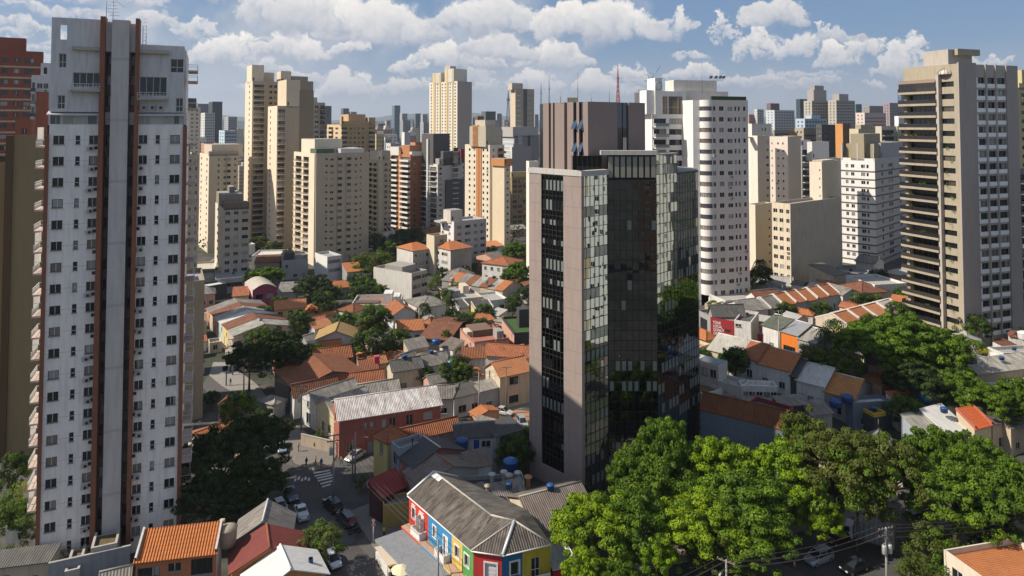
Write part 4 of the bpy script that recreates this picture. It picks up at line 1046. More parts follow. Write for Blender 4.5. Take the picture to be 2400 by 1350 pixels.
tower('cream block with small windows and a dark top beyond the white tower', 480, 400, 420, 470, 250, 33, wf=(.62, .54, .42), wl=(.66, .58, .46), cf=evenly(4, .05, .95, .1), cl=[('w', .2, .4)], merge=True, tops=[(.0, .8, .0, .9, 6, (.06, .05, .06))])
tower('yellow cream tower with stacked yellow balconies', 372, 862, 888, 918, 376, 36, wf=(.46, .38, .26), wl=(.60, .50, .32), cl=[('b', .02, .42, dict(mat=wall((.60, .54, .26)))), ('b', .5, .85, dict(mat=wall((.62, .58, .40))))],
      cf=[('p', .0, .28, dict(mat=wall((.5, .43, .32)))), ('w', .45, .68, dict(panes=3, h=1.5)), ('w', .8, .95)], tops=[(.1, .5, .2, .9, 5, CREAML), (.45, 1.1, .2, .9, 5, (.42, .36, .27))])
tower('orange brick tower with rows of white balconies', 392, 914, 962, 990, 362, 44, wf=(.26, .10, .04), wl=(.45, .20, .10), cl=[('b', .04, .44, dict(mat=wall((.70, .68, .65)), dep=1.5)), ('p', .46, .56, dict(mat=wall(ORG), d=.5, up=2)), ('b', .58, .99, dict(mat=wall((.70, .68, .65)), dep=1.5))],
      cf=[('w', .3, .42, dict(panes=1))], tops=[(-.1, .6, .5, .9, 4, (.66, .64, .6)), (.1, .9, .1, .5, 5, (.45, .2, .08)), (.1, 1.0, -.01, .1, 1.5, (.66, .64, .6))])
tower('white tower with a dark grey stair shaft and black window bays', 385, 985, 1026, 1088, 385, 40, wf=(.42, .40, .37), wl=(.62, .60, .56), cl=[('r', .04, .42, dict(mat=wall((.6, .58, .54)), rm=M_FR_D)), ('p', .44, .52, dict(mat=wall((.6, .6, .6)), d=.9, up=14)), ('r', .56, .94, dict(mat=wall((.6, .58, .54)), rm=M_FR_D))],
      cf=[('p', .27, .93, dict(mat=wall((.07, .07, .07)), d=1.5, up=-9)), ('w', .06, .15, dict(panes=1)), ('w', .96, .99, dict(panes=1))],
      tops=[(.0, .62, .25, .9, 17, (.09, .085, .085)), (.2, .85, .0, .25, 7, (.10, .10, .09)), (.05, .9, .0, .2, 3, (.35, .34, .32))],
      extra=lambda b, mb: [link('bay_window', win_mesh(3.2, 2.0, 3, M_FR_D, G_WIN, False, False), b.root, (b.Wf * .62, -1.52, 8 + i * 2.95), 0) for i in range(14)] + [link('bay_sill', PANEL(4.2, .35, wall((.62, .6, .56))), b.root, (b.Wf * .62, -1.502, 7.4 + i * 2.95), 0) for i in range(14)])
tower('cream tower with a wide terracotta stripe and round brick balconies', 330, 1090, 1148, 1182, 340, 46, wf=(.68, .60, .48), wl=(.70, .62, .50), fh=2.95, cl=[('w', .16, .23, dict(panes=1)), ('w', .36, .42, dict(panes=1)), ('p', .47, .58, dict(mat=wall(ORG), d=.3)), ('p', .60, .68, dict(mat=wall(ORG), d=.3)), ('w', .72, .78, dict(panes=1)), ('w', .88, .94, dict(panes=1))],
      cf=[('w', .2, .32, dict(panes=1)), ('b', .55, .95, dict(mat=wall((.48, .24, .10)), dep=1.8))], tops=[(-.1, 1.0, .10, .75, 9, (.45, .40, .31)), (-.1, -.02, .4, .62, 9.5, ORG), (.2, .9, .3, .7, 12, (.52, .45, .36))])
tower('cream corner shaft with small side windows beside the round brick balconies', 322, 1176, 1182, 1196, 385, 46, wf=(.66, .56, .40), wl=(.66, .56, .40), cf=[('w', .4, .7, dict(panes=1, h=.9))], tops=[(-.2, 1.1, -.1, 1, 2.5, ORG)], dep=8)
tower('brown office slab with rows of dark windows hidden behind the glass tower', 400, 1192, 1200, 1262, 416, 25, wf=(.26, .17, .085), wl=(.3, .2, .1), cf=evenly(5, .0, 1, .14, h=1.6, panes=2), tops=[(.0, .7, .2, .6, 3, (.5, .38, .15))])
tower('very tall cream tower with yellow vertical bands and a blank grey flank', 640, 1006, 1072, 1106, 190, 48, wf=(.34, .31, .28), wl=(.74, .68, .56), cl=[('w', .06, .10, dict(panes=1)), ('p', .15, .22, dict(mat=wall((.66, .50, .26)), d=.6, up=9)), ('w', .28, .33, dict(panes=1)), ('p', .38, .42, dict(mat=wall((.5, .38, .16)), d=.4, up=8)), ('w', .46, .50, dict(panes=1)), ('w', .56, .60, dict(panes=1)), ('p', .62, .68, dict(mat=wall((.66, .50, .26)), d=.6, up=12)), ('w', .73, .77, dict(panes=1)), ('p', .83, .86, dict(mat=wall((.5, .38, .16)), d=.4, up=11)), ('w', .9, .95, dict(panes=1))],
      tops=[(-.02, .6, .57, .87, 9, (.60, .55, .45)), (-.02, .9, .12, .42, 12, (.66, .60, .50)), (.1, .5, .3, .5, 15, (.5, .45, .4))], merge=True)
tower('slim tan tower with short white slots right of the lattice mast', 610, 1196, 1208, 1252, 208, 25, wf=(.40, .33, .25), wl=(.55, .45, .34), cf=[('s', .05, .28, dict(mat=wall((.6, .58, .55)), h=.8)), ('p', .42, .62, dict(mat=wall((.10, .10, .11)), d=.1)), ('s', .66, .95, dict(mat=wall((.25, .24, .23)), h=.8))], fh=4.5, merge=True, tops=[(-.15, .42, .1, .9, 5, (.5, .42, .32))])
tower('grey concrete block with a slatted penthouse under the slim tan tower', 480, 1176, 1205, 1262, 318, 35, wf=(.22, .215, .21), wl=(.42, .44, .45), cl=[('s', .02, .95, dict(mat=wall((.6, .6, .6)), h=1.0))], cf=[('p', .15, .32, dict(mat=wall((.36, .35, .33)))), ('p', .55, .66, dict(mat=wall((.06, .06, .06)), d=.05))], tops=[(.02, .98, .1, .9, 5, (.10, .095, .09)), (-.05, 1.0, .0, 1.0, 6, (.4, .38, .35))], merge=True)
tower('plain grey cement tower behind the orange striped tower', 420, 1196, 1200, 1245, 345, 25, wf=(.27, .26, .255), wl=(.6, .58, .55), tops=[(.1, .6, .2, .6, 2)])
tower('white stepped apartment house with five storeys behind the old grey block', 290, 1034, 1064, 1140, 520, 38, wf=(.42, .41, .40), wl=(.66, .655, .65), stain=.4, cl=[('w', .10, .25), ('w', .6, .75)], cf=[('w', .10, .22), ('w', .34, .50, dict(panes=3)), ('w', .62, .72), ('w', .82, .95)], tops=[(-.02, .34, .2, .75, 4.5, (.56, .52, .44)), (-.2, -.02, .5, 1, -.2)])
tower('white corner strip of a tower peeping out left of the glass office tower', 260, 1236, 1240, 1262, 378, 20, wf=(.70, .66, .58), wl=(.7, .66, .58), cf=[], tops=[])
tower('pale cream cylinder side of a building between the office tower and the rounded tower', 240, 1512, 1516, 1538, 262, 25, wf=(.62, .56, .42), wl=(.62, .56, .42), cf=[('w', .4, .6, dict(panes=1, h=.8))], tops=[(.0, 1, 0, 1, .5, (.4, .15, .06))])
tower('pinkish white tower with blank corner walls right of the rounded tower', 262, 1757, 1775, 1803, 318, 40, wf=(.44, .38, .33), wl=(.74, .66, .58), cl=[], cf=[('w', .70, .90, dict(panes=1, h=1.0))], fh=2.95, tops=[(-.5, .6, .6, 1.2, -.5)])
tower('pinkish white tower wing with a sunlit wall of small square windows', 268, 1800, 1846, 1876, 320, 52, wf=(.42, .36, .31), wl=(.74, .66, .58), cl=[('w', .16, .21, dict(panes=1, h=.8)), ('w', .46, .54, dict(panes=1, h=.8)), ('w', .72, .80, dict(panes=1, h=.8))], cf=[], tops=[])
tower('off white rooftop block with two slit windows behind the pinkish tower', 300, 1752, 1762, 1808, 290, 20, wf=(.50, .47, .44), wl=(.7, .66, .6), cf=[('w', .5, .56, dict(panes=1)), ('w', .65, .71, dict(panes=1))], tops=[])
tower('white building with planted balconies seen through the gap', 300, 1868, 1878, 1900, 342, 20, wf=(.66, .64, .62), wl=(.66, .64, .62), cf=[('g', .1, .95, dict(mat=M_WHITE, rm=G_FAR))], tops=[(.0, 1, .1, .9, 2.5)])
tower('white building with a blank cube on its roof behind the long beige wall', 285, 1896, 1912, 1975, 372, 30, wf=(.48, .47, .46), wl=(.70, .69, .67), cf=[], tops=[(-.1, .5, .1, .9, 7, (.62, .61, .60))])
tower('narrow beige shaft with four tiny windows rising above the long wall', 240, 1895, 1926, 1962, 380, 46, wf=(.50, .43, .32), wl=(.72, .62, .50), fh=3.0, cl=[('w', .78, .86, dict(panes=1, h=.7))], cf=[], tops=[(.1, .9, .1, .9, .5)])
tower('long blank beige party wall with a small sunlit window front', 222, 1806, 1852, 1968, 478, 38, wf=(.46, .40, .31), wl=(.66, .57, .44), fh=3.0, stain=.5, cl=[('w', .08, .30), ('w', .42, .62), ('w', .78, .95)], cf=[], tops=[])
tower('beige shaft standing behind the small sunlit window front', 236, 1752, 1770, 1808, 480, 38, wf=(.54, .46, .33), wl=(.72, .63, .5), cf=[('w', .75, .85, dict(panes=1, h=.8))], tops=[])
tower('white tower with brown floor lines and a framed roof terrace', 252, 1969, 2050, 2119, 372, 44, wf=(.44, .425, .41), wl=(.74, .735, .72), fh=3.0, topm=1.6, cl=[('s', 0, 1.0, dict(mat=wall((.14, .11, .08)), h=.45)), ('w', .14, .22), ('w', .30, .40), ('w', .60, .72), ('w', .76, .82, dict(panes=1))],
      cf=[('s', 0, 1.0, dict(mat=wall((.14, .11, .08)), h=.45)), ('w', .20, .25, dict(panes=1)), ('w', .42, .56, dict(panes=2)), ('w', .80, .84, dict(panes=1))],
      tops=[(.25, 1.0, .05, .9, 5.5, (.36, .36, .37)), (-.002, .03, .02, .04, 5.5), (-.002, .03, .48, .52, 5.5), (-.002, .03, .95, .99, 5.5), (.06, .4, .10, .9, 5.2, (.30, .26, .16)), (.0, .5, .3, .7, 9, (.33, .28, .19))])
tower('tan tower with an orange brick end wall behind the white terrace tower', 330, 1990, 2012, 2058, 302, 38, wf=(.40, .34, .22), wl=(.58, .50, .35), cf=[('w', .35, .48), ('w', .55, .68)], tops=[(.2, .8, .2, .8, 2)])
tower('orange brick end wall of a block behind the white terrace tower', 345, 1957, 1975, 1992, 290, 35, wf=(.10, .08, .075), wl=(.56, .27, .09), cf=[], tops=[])
tower('beige balcony block between the terrace tower and the balcony tower', 300, 2056, 2066, 2125, 296, 25, wf=(.46, .41, .32), wl=(.5, .45, .36), cf=[('g', .02, .50, dict(mat=M_CONC, rm=G_FAR)), ('p', .55, .70, dict(mat=wall((.42, .38, .3)), d=.8)), ('b', .74, 1.0)], tops=[])
tower('yellow apartment tower cut by the right edge of the view', 230, 2376, 2385, 2460, 205, 20, wf=(.50, .42, .22), wl=(.5, .42, .22), cf=[('w', .1, .2, dict(panes=1)), ('w', .4, .5), ('w', .7, .8)], tops=[(.2, .9, .2, .8, 6), (.05, .9, .0, .2, 1.5)])
tower('dark framed glazed block cut by the right edge of the view', 190, 2378, 2386, 2470, 395, 20, wf=(.20, .19, .17), wl=(.2, .19, .17), cf=[('g', .05, .5, dict(mat=M_CONCD, rm=G_FAR)), ('g', .52, .98, dict(mat=M_CONCD, rm=G_FAR))], tops=[])
# left edge
tower('red brick tower with cream floor bands at the left edge', 190, -60, -30, 97, 116, 30, wf=(.24, .062, .035), wl=(.25, .065, .035), cf=[('s', 0, 1, dict(mat=wall((.45, .36, .24)), h=.5)), ('w', .25, .38, dict(panes=3)), ('w', .48, .58, dict(panes=2)), ('w', .66, .84, dict(panes=3))], tops=[(.1, .68, .1, .8, 3.6, (.24, .065, .04))], fh=3.1)
tower('white and brick apartment tower squeezed between the brick tower and the white tower', 165, 57, 74, 140, 176, 30, wf=(.60, .585, .57), wl=(.68, .67, .66), fh=3.0, cl=[('w', .2, .7)], cf=[('g', .0, .15, dict(mat=M_WHITE, rm=G_FAR)), ('p', .18, .60, dict(mat=wall((.33, .10, .05)), up=-4)), ('w', .2, .38), ('w', .42, .58)], tops=[(.3, .8, .2, .6, 3)])
tower('small brick tower top with a white trimmed window at the left edge', 150, 34, 36, 72, 280, 20, wf=(.30, .09, .05), wl=(.65, .64, .62), cf=[('w', .4, .75)], tops=[])
tower('olive brown blank wall with a dark frame behind the white tower', 128, 2, 16, 200, 318, 20, wf=(.20, .155, .085), wl=(.36, .28, .16), cf=[('p', .0, .09, dict(mat=wall((.075, .045, .02)), d=.5))], tops=[], stain=.25,
      extra=lambda b, mb: PANELROOF(b))
tower('yellowish building corner at the far left edge', 133, -60, -30, 14, 385, 30, wf=(.26, .18, .085), wl=(.26, .18, .085), cf=[], tops=[])
tower('brown rendered block rising behind the white tower on its right', 143, 392, 398, 486, 664, 27, wf=(.30, .25, .175), wl=(.3, .25, .17), cf=[], tops=[(.1, .5, .3, .7, 1.5)], stain=.4, dep=14)
tower('grey three storey warehouse with long dark window rows', 234, 878, 965, 1003, 641, 55, wf=(.36, .33, .29), wl=(.56, .54, .50), fh=3.0, stain=.4, topm=.5, cf=[('w', .06, .60, dict(panes=4)), ('w', .66, .98, dict(panes=2))], tops=[(.02, .9, .25, .7, 1.6, (.3, .28, .25))], name='warehouse', cat='warehouse')
tower('old whitewashed block with washing hung in its windows and a terracotta roof, left half', 280, 932, 968, 1014, 588, 42, wf=(.36, .345, .32), wl=(.62, .60, .56), stain=.7, fh=3.3, topm=.6, cf=[('w', .1, .2, dict(panes=1, sill=1.4, h=.7)), ('w', .3, .55, dict(panes=3)), ('w', .68, .94)], name='apartment_block', cat='apartment block', extra=lambda b, mb: HIPTOP(b))
tower('old stained block with a faded face mural and a terracotta roof, right half', 276, 1012, 1056, 1106, 586, 42, wf=(.30, .28, .25), wl=(.62, .60, .56), stain=.9, fh=3.3, topm=.6, cl=[('w', .25, .42), ('w', .55, .85)], cf=[], name='apartment_block', cat='apartment block', extra=lambda b, mb: HIPTOP(b))
tower('beige stair head with one window on top of the old grey block', 282, 1001, 1018, 1049, 553, 42, wf=(.48, .42, .30), wl=(.62, .54, .40), base=None, stain=.5, cf=[('w', .42, .70, dict(panes=1, h=1.0))], name='stair_tower', cat='stair head', topm=.9)
tower('white three storey office house with dark ribbon windows', 268, 741, 767, 804, 602, 40, wf=(.46, .47, .48), wl=(.68, .66, .62), fh=3.4, topm=.4, cf=[('w', .08, .92, dict(panes=5))], name='office_house', cat='office building')
# ------------------------------------------------------------------ houses
def slab(b, p, mat, uv, th=.14):
    b.face(p, mat, uv); q = [(x, y, z - th) for x, y, z in p]
    b.face(list(reversed(q)), mat)
    for i in range(len(p)):
        j = (i + 1) % len(p); b.face([q[i], q[j], p[j], p[i]], mat)
def house_w(label, P, ang, W, d, he, rh, typ, roof, wm, front=(), left=(), right=(), base=None, name='house', cat='house', group=None, parapet=None, cap=None, o=.4, floors=None, tops=(), sidem=None, rofs=0.0, fr=None):
    c, s_ = math.cos(ang), math.sin(ang)
    gx, gy = P[0] + c * W / 2 - s_ * d / 2, P[1] + s_ * W / 2 + c * d / 2
    base = gz(P[0], P[1]) if base is None else base
    b = Bld(name, label, cat, (P[0], P[1]), ang, W, d, he, base, group)
    rw = random.Random(int(abs(P[0] * 7 + P[1] * 13)))
    if not front and W > 2.5 and name not in ('warehouse',): front = [('w', (i + .5) / max(1, int(W / 3.2)), rw.choice((.8, 1.2, 1.5)), rw.choice((1.0, 1.2, 1.5)), 1.0, rw.choice((0, 0, 1))) for i in range(max(1, int(W / 3.2)))]
    if not left and d > 4: left = [('w', (i + .5) / max(1, int(d / 4.5)), rw.choice((.7, 1.1)), 1.0, 1.2, rw.choice((0, 1))) for i in range(max(1, int(d / 4.5)))]
    fl = floors or (2 if he > 5.6 else 1)
    def mk(face, Wd, spec, zt, rows=fl):
        holes = []
        for w in spec:
            kind, t0, wd, h, sill, floor = (list(w) + [0] * 6)[:6]
            u0 = t0 * Wd - wd / 2; u0 = max(.1, min(u0, Wd - wd - .1)); z = sill + floor * (he / rows)
            if u0 < .05 or z + h > zt - .1 or wd > Wd - .2: continue
            if any(not (u0 + wd <= q[0] or u0 >= q[1] or z + h <= q[2] or z >= q[3]) for q in holes): continue
            holes.append((u0, u0 + wd, z, z + h))
            nm = {'w': 'window', 'd': 'door', 'g': 'garage_door'}[kind[0]]
            if kind[0] == 'w': me = win_mesh(wd - .02, h - .02, 1 if wd < .9 else (2 if wd < 2 else 4), fr or (M_FR_W if 'W' in kind else M_FR_D), G_WIN, False, True)
            else: me = door_mesh(wd - .02, h - .02, kind[1:] or 'brown')
            b.rep(nm, me, face, u0 + wd / 2, .13, z + .01)
        return holes
    zt = he - .05
    mb = MB()
    sm_ = sidem or wm
    lo = -1.5
    mb.wallface(b.F, W, lo, zt, mk(b.F, W, front, zt), wm, .16)
    if typ == 'shed':
        for x in (0, W): mb.face([(x, 0, lo), (x, d, lo), (x, d, he + rh), (x, 0, he)], sm_)
        mb.face([(0, d, lo), (W, d, lo), (W, d, he + rh), (0, d, he + rh)], wm)
        if left: mb.wallface(Face((-.02, d), -math.pi / 2, d), d, 0, zt, mk(Face((-.02, d), -math.pi / 2, d), d, left, zt), sm_, .16)
    else:
        mb.wallface(b.L, d, lo, zt, mk(b.L, d, left, zt), sm_, .16)
        mb.wallface(b.R, d, lo, zt, mk(b.R, d, right, zt), sm_, .16)
        mb.face([(W, d, lo), (0, d, lo), (0, d, zt), (W, d, zt)], wm)
    r = MB(); H = he + rh
    cp = cap
    if typ == 'gu':
        for x in (0, W): mb.face([(x, 0, zt), (x, d, zt), (x, d / 2, H - .12)], sm_)
        sl = rh / (d / 2); L = math.hypot(d / 2 + o, rh + o * sl); oo = 0 if parapet else o
        slab(r, [(-oo, -o, he - o * sl), (W + oo, -o, he - o * sl), (W + oo, d / 2, H), (-oo, d / 2, H)], roof, [(0, 0), (W, 0), (W, L), (0, L)])
        slab(r, [(W + oo, d + o, he - o * sl), (-oo, d + o, he - o * sl), (-oo, d / 2 + .002, H), (W + oo, d / 2 + .002, H)], roof, [(0, 0), (W, 0), (W, L), (0, L)])
        r.tube([(-oo, d / 2, H + .02), (W + oo, d / 2, H + .02)], .13, cp or roof, 6)
        if parapet:
            for x in (0, W - .22):
                for (ya, za, yb, zb) in ((-.2, he, d / 2, H), (d / 2, H, d + .2, he)):
                    r.face([(x, ya, za + .3), (x + .22, ya, za + .3), (x + .22, yb, zb + .3), (x, yb, zb + .3)], parapet)
                    for xx in (x, x + .22): r.face([(xx, ya, za - .2), (xx, yb, zb - .2), (xx, yb, zb + .3), (xx, ya, za + .3)], parapet)
                r.face([(x, -.2, he - .2), (x + .22, -.2, he - .2), (x + .22, -.2, he + .3), (x, -.2, he + .3)], parapet)
    elif typ == 'gv':
        for y in (0, d): mb.face([(0, y, zt), (W, y, zt), (W / 2, y, H - .12)], wm)
        sl = rh / (W / 2); L = math.hypot(W / 2 + o, rh + o * sl)
        slab(r, [(-o, d + o, he - o * sl), (-o, -o, he - o * sl), (W / 2, -o, H), (W / 2, d + o, H)], roof, [(0, 0), (d, 0), (d, L), (0, L)])
        slab(r, [(W + o, -o, he - o * sl), (W + o, d + o, he - o * sl), (W / 2 + .002, d + o, H), (W / 2 + .002, -o, H)], roof, [(0, 0), (d, 0), (d, L), (0, L)])
        r.tube([(W / 2, -o, H + .02), (W / 2, d + o, H + .02)], .14, cp or roof, 6)
    elif typ == 'hip':
        m_ = min(W, d) / 2; e = o; sl = rh / m_; z0 = he - e * sl; L = math.hypot(m_ + e, rh)
        if W >= d: r1, r2 = (m_, d / 2), (W - m_ + .01, d / 2)
        else: r1, r2 = (W / 2, m_), (W / 2, d - m_ + .01)
        R1, R2 = (r1[0], r1[1], H), (r2[0], r2[1], H); c0, c1, c2, c3 = (-e, -e, z0), (W + e, -e, z0), (W + e, d + e, z0), (-e, d + e, z0)
        def q(p, n_):
            w = n_; b_ = [(0, 0), (w, 0)] + ([(w - m_, L), (m_, L)] if len(p) == 4 else [(w / 2, L)]); slab(r, p, roof, b_)
        if W >= d: q([c0, c1, R2, R1], W); q([c2, c3, R1, R2], W); q([c3, c0, R1], d); q([c1, c2, R2], d)
        else: q([c0, c1, R1], W); q([c2, c3, R2], W); q([c3, c0, R1, R2], d); q([c1, c2, R2, R1], d)
        for a, bb in ((c0, R1), (c1, R2 if W >= d else R1), (c2, R2), (c3, R1 if W >= d else R2), (R1, R2)): r.tube([(a[0], a[1], a[2] + .03), (bb[0], bb[1], bb[2] + .03)], .12, cp or roof, 5)
    elif typ == 'shed':
        sl = rh / d; L = math.hypot(d + o, rh)
        slab(r, [(-o * .5, -o, he - o * sl), (W + o * .5, -o, he - o * sl), (W + o * .5, d + .1, H + .03), (-o * .5, d + .1, H + .03)], roof, [(0, 0), (W, 0), (W, L), (0, L)])
        if parapet:
            for x in (-.1, W - .15):
                r.face([(x, -.2, he + .3), (x + .25, -.2, he + .3), (x + .25, d, H + .3), (x, d, H + .3)], parapet)
                for xx in (x, x + .25): r.face([(xx, -.2, he - .3), (xx, d, H - .3), (xx, d, H + .3), (xx, -.2, he + .3)], parapet)
    elif typ == 'flat':
        r.box(.2, W - .2, .2, d - .2, he - .75, he - .6, roof, skip='b')
        for (x0, x1, y0, y1) in ((0, W, 0, .2), (0, W, d - .2, d), (0, .2, .2, d - .2), (W - .2, W, .2, d - .2)):
            r.box(x0 - .006, x1 + .006, y0 - (.006 if y0 in (0, d - .2) else -.004), y1 + (.006 if y0 in (0, d - .2) else -.004), he - .59, he + .1, parapet or wm)
    elif typ == 'barrel':
        N = 10; pr = [(W * k / N, he + rh * math.sin(math.pi * k / N)) for k in range(N + 1)]
        for k in range(N):
            (xa, za), (xb, zb) = pr[k], pr[k + 1]
            r.face([(xa, -.3, za), (xb, -.3, zb), (xb, d, zb), (xa, d, za)], roof, [(k, 0), (k + 1, 0), (k + 1, d), (k, d)], True)
        mb.face([(x, 0, z - .02) for x, z in pr], wm); mb.face([(x, d, z - .02) for x, z in pr], wm)
    mb.build('wall', b.root); r.build('roof', b.root)
    for tp in tops:
        x0, x1, y0, y1, z0, z1, m_ = tp; q_ = MB(); q_.box(x0 * W, x1 * W, y0 * d, y1 * d, z0, z1, m_); q_.build('rooftop_block' if z1 > he else 'awning', b.root)
    b.flush()
    return b
DM = {}
DCOL = {'brown': (.14, .06, .03), 'blue': (.02, .07, .30), 'white': (.62, .62, .62), 'grey': (.25, .26, .28), 'black': (.015, .015, .02), 'red': (.35, .03, .02), 'green': (.05, .2, .15), 'teal': (.25, .45, .40)}
def door_mesh(w, h, col):
    k = (round(w, 2), round(h, 2), col)
    if k in DM: return DM[k]
    b = MB(); m = plain(DCOL[col], .5, 0, col + '_door_paint'); b.box(-w / 2, w / 2, .01, .04, 0, h, m)
    n = 2 if w < 1.3 else 5
    for i in range(n): z0 = h * i / n + .08; b.box(-w / 2 + .12, w / 2 - .12, -.012, .008, z0, z0 + h / n - .14, m)
    b.box(w / 2 - .16, w / 2 - .1, -.05, -.013, h * .45, h * .45 + .12, M_STEEL); DM[k] = b.mesh('door'); return DM[k]
def solve(A, B, C, he, rh, typ):
    a, b = on_g(A[0], A[1], he), on_g(B[0], B[1], he)
    u = Vector((b.x - a.x, b.y - a.y)); W = u.length; u.normalize(); v = Vector((-u.y, u.x))
    c = on_g(C[0], C[1], he + (rh if typ in ('gu', 'shed') else 0)); d = (Vector((c.x - b.x, c.y - b.y))).dot(v)
    if typ == 'gu': d *= 2
    if d < 0: print('NEG depth', A, B, C, d)
    return a, math.atan2(u.y, u.x), W, max(3.0, min(abs(d), 28)), gz((a.x + b.x) / 2, (a.y + b.y) / 2)
def house(label, A, B, C, he, rh, typ, roof, wm, **k):
    a, ang, W, d, base = solve(A, B, C, he, rh, typ); k.setdefault('base', base)
    return house_w(label, (a.x, a.y), ang, W, d, he, rh, typ, roof, wm, **k)
def row(labels, A, B, C, he, rh, fr, roofs, walls, fronts=None, typ='gu', group=None, **k):
    a, ang, W, d, base = solve(A, B, C, he, rh, typ); c, s_ = math.cos(ang), math.sin(ang); out = []
    for i, lb in enumerate(labels):
        t0, t1 = fr[i], fr[i + 1]; dz = random.uniform(-.12, .12)
        out.append(house_w(lb, (a.x + c * W * t0, a.y + s_ * W * t0), ang, W * (t1 - t0) - .05, d, he + dz, rh, typ, roofs[i], walls[i], front=(fronts[i] if fronts else ()), base=gz(a.x + c * W * (t0 + t1) / 2, a.y + s_ * W * (t0 + t1) / 2), group=group, o=.3, **k))
    return out
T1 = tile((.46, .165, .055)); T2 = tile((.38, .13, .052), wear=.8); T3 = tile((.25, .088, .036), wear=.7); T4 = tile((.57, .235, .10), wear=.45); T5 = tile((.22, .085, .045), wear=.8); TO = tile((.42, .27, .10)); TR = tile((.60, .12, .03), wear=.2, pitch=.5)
C1 = corrug((.20, .185, .165), patch=.6); C2 = corrug((.30, .285, .25), patch=.6); C3 = corrug((.10, .095, .088)); C4 = corrug((.55, .54, .51), patch=.25); C5 = corrug((.16, .13, .11)); C6 = corrug((.055, .055, .06), patch=.2); CB = corrug((.13, .05, .035), patch=.7); CW = corrug((.70, .69, .66), patch=.12, pitch=.25)
wW = wall((.62, .61, .58), .88, .6); wC = wall((.56, .48, .36), .9, .6); wG = wall((.30, .30, .29), .92, .6); wP = wall((.52, .30, .22), .9, .4); wY = wall((.60, .47, .20), .9, .3); wO = wall((.52, .24, .10), .9, .35); wR = wall((.36, .115, .085), .88, .4); wB = wall((.16, .20, .26), .9, .35); wBe = wall((.48, .40, .30), .9, .4); wPk = wall((.27, .05, .10), .85, .3); wDK = wall((.045, .045, .05), .8, .2)
w1 = ('w', .3, 1.2, 1.2, 1.0, 0)
def ws(n, w=1.2, h=1.2, sill=1.0, floor=0, kind='w', a=.0, b=1.0): return [(kind, a + (b - a) * (i + .5) / n, w, h, sill, floor) for i in range(n)]
WP = wall((.55, .54, .52), .9, .4)
# --- street row on the left
row(['far grey roofed row house in the street row behind the brown rendered block', 'row house with a dark brown tiled roof between two grey ones', 'row house with a pale grey sheet roof next to the brown tiled one', 'row house with a light beige roof and a skylight', 'row house with a reddish brown tiled roof near the corner tree', 'nearest grey sheet roofed row house of the street row'],
    (484, 722), (548, 786), (600, 742), 5.0, 1.8, (0, .15, .32, .47, .62, .80, 1.0), (C1, T5, C2, C4, T5, C2), (wO, wC, wO, wall((.4, .5, .5)), wY, wBe), [[('dwhite', .5, 1.2, 2.2, 0), ('w', .8, .8, 1, 2.8)]] * 6)
house('white roofed black pavilion beyond the street row', (483, 672), (532, 664), (520, 656), 5, .4, 'flat', CW, wDK)
house('small house with an orange roof and cream wall beside the pink hall', (545, 694), (583, 691), (571, 671), 5, 1.2, 'shed', T2, wC, front=ws(3, .6, 1.4))
house('pink hall with a barrel roof and a magenta front', (592, 680), (649, 673), (630, 655), 6.5, 1.6, 'barrel', wall((.42, .37, .31), .9, .5), wPk, front=[('w', .28, 2.4, 1.6, 3.2), ('w', .72, 2.4, 1.6, 3.2)], sidem=wall((.6, .45, .5)), name='hall', cat='hall')
house('grey sheet roofed shed at the right of the pink hall', (651, 684), (692, 682), (683, 660), 5, 1.3, 'shed', C1, wG)
house('yellow two storey house with a bright orange roof', (646, 724), (716, 717), (705, 699), 6.6, 1.9, 'gu', T4, wY, front=ws(3, 1.3, 1.3) + ws(3, 1.3, 1.3, floor=1), left=ws(1, 1.2, 1.2, 1, 1))
house('low yellow annexe with an orange hipped roof next to the yellow house', (716, 730), (752, 726), (742, 716), 4, 1.3, 'hip', T1, wY, front=ws(2, 1, 1))
house('narrow orange roof below the yellow annexe', (722, 753), (761, 750), (748, 742), 4, 1.0, 'shed', T2, wW)
house('white cottage with a salmon orange roof under the narrow roof', (738, 770), (780, 759), (768, 749), 4.2, 1.1, 'shed', T4, wW, front=ws(2, 1.2, 1.4))
house('white house with an ochre tiled gable roof', (741, 794), (832, 790), (806, 770), 5.2, 2.0, 'gv', TO, wall((.5, .52, .55)), left=ws(1), name='house')
house('orange roofed house in front of the ochre gabled house', (752, 816), (798, 811), (775, 797), 4.5, 1.4, 'gu', T1, wW)
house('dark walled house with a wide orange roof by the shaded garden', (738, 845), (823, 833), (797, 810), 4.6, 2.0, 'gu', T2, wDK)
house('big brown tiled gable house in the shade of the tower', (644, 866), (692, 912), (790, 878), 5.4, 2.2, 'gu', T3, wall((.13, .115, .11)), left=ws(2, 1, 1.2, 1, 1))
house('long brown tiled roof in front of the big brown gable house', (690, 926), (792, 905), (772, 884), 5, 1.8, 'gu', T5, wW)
house('house with a mottled orange tiled roof, half in shade', (772, 908), (900, 891), (868, 868), 4.6, 1.8, 'gu', T2, wC)
house('reddish roofed cottage with a small pink tower beside it', (845, 868), (886, 863), (878, 841), 4.4, 1.3, 'shed', T3, wY, tops=((.85, 1.15, .5, .95, 3, 6.6, wall((.4, .06, .1))),))
house('white house with a dark grey sheet roof and a small barred window', (921, 869), (990, 858), (972, 836), 5.4, 1.6, 'gu', C3, wC, front=[('w', .35, 1.5, 1.2, 1.0)])
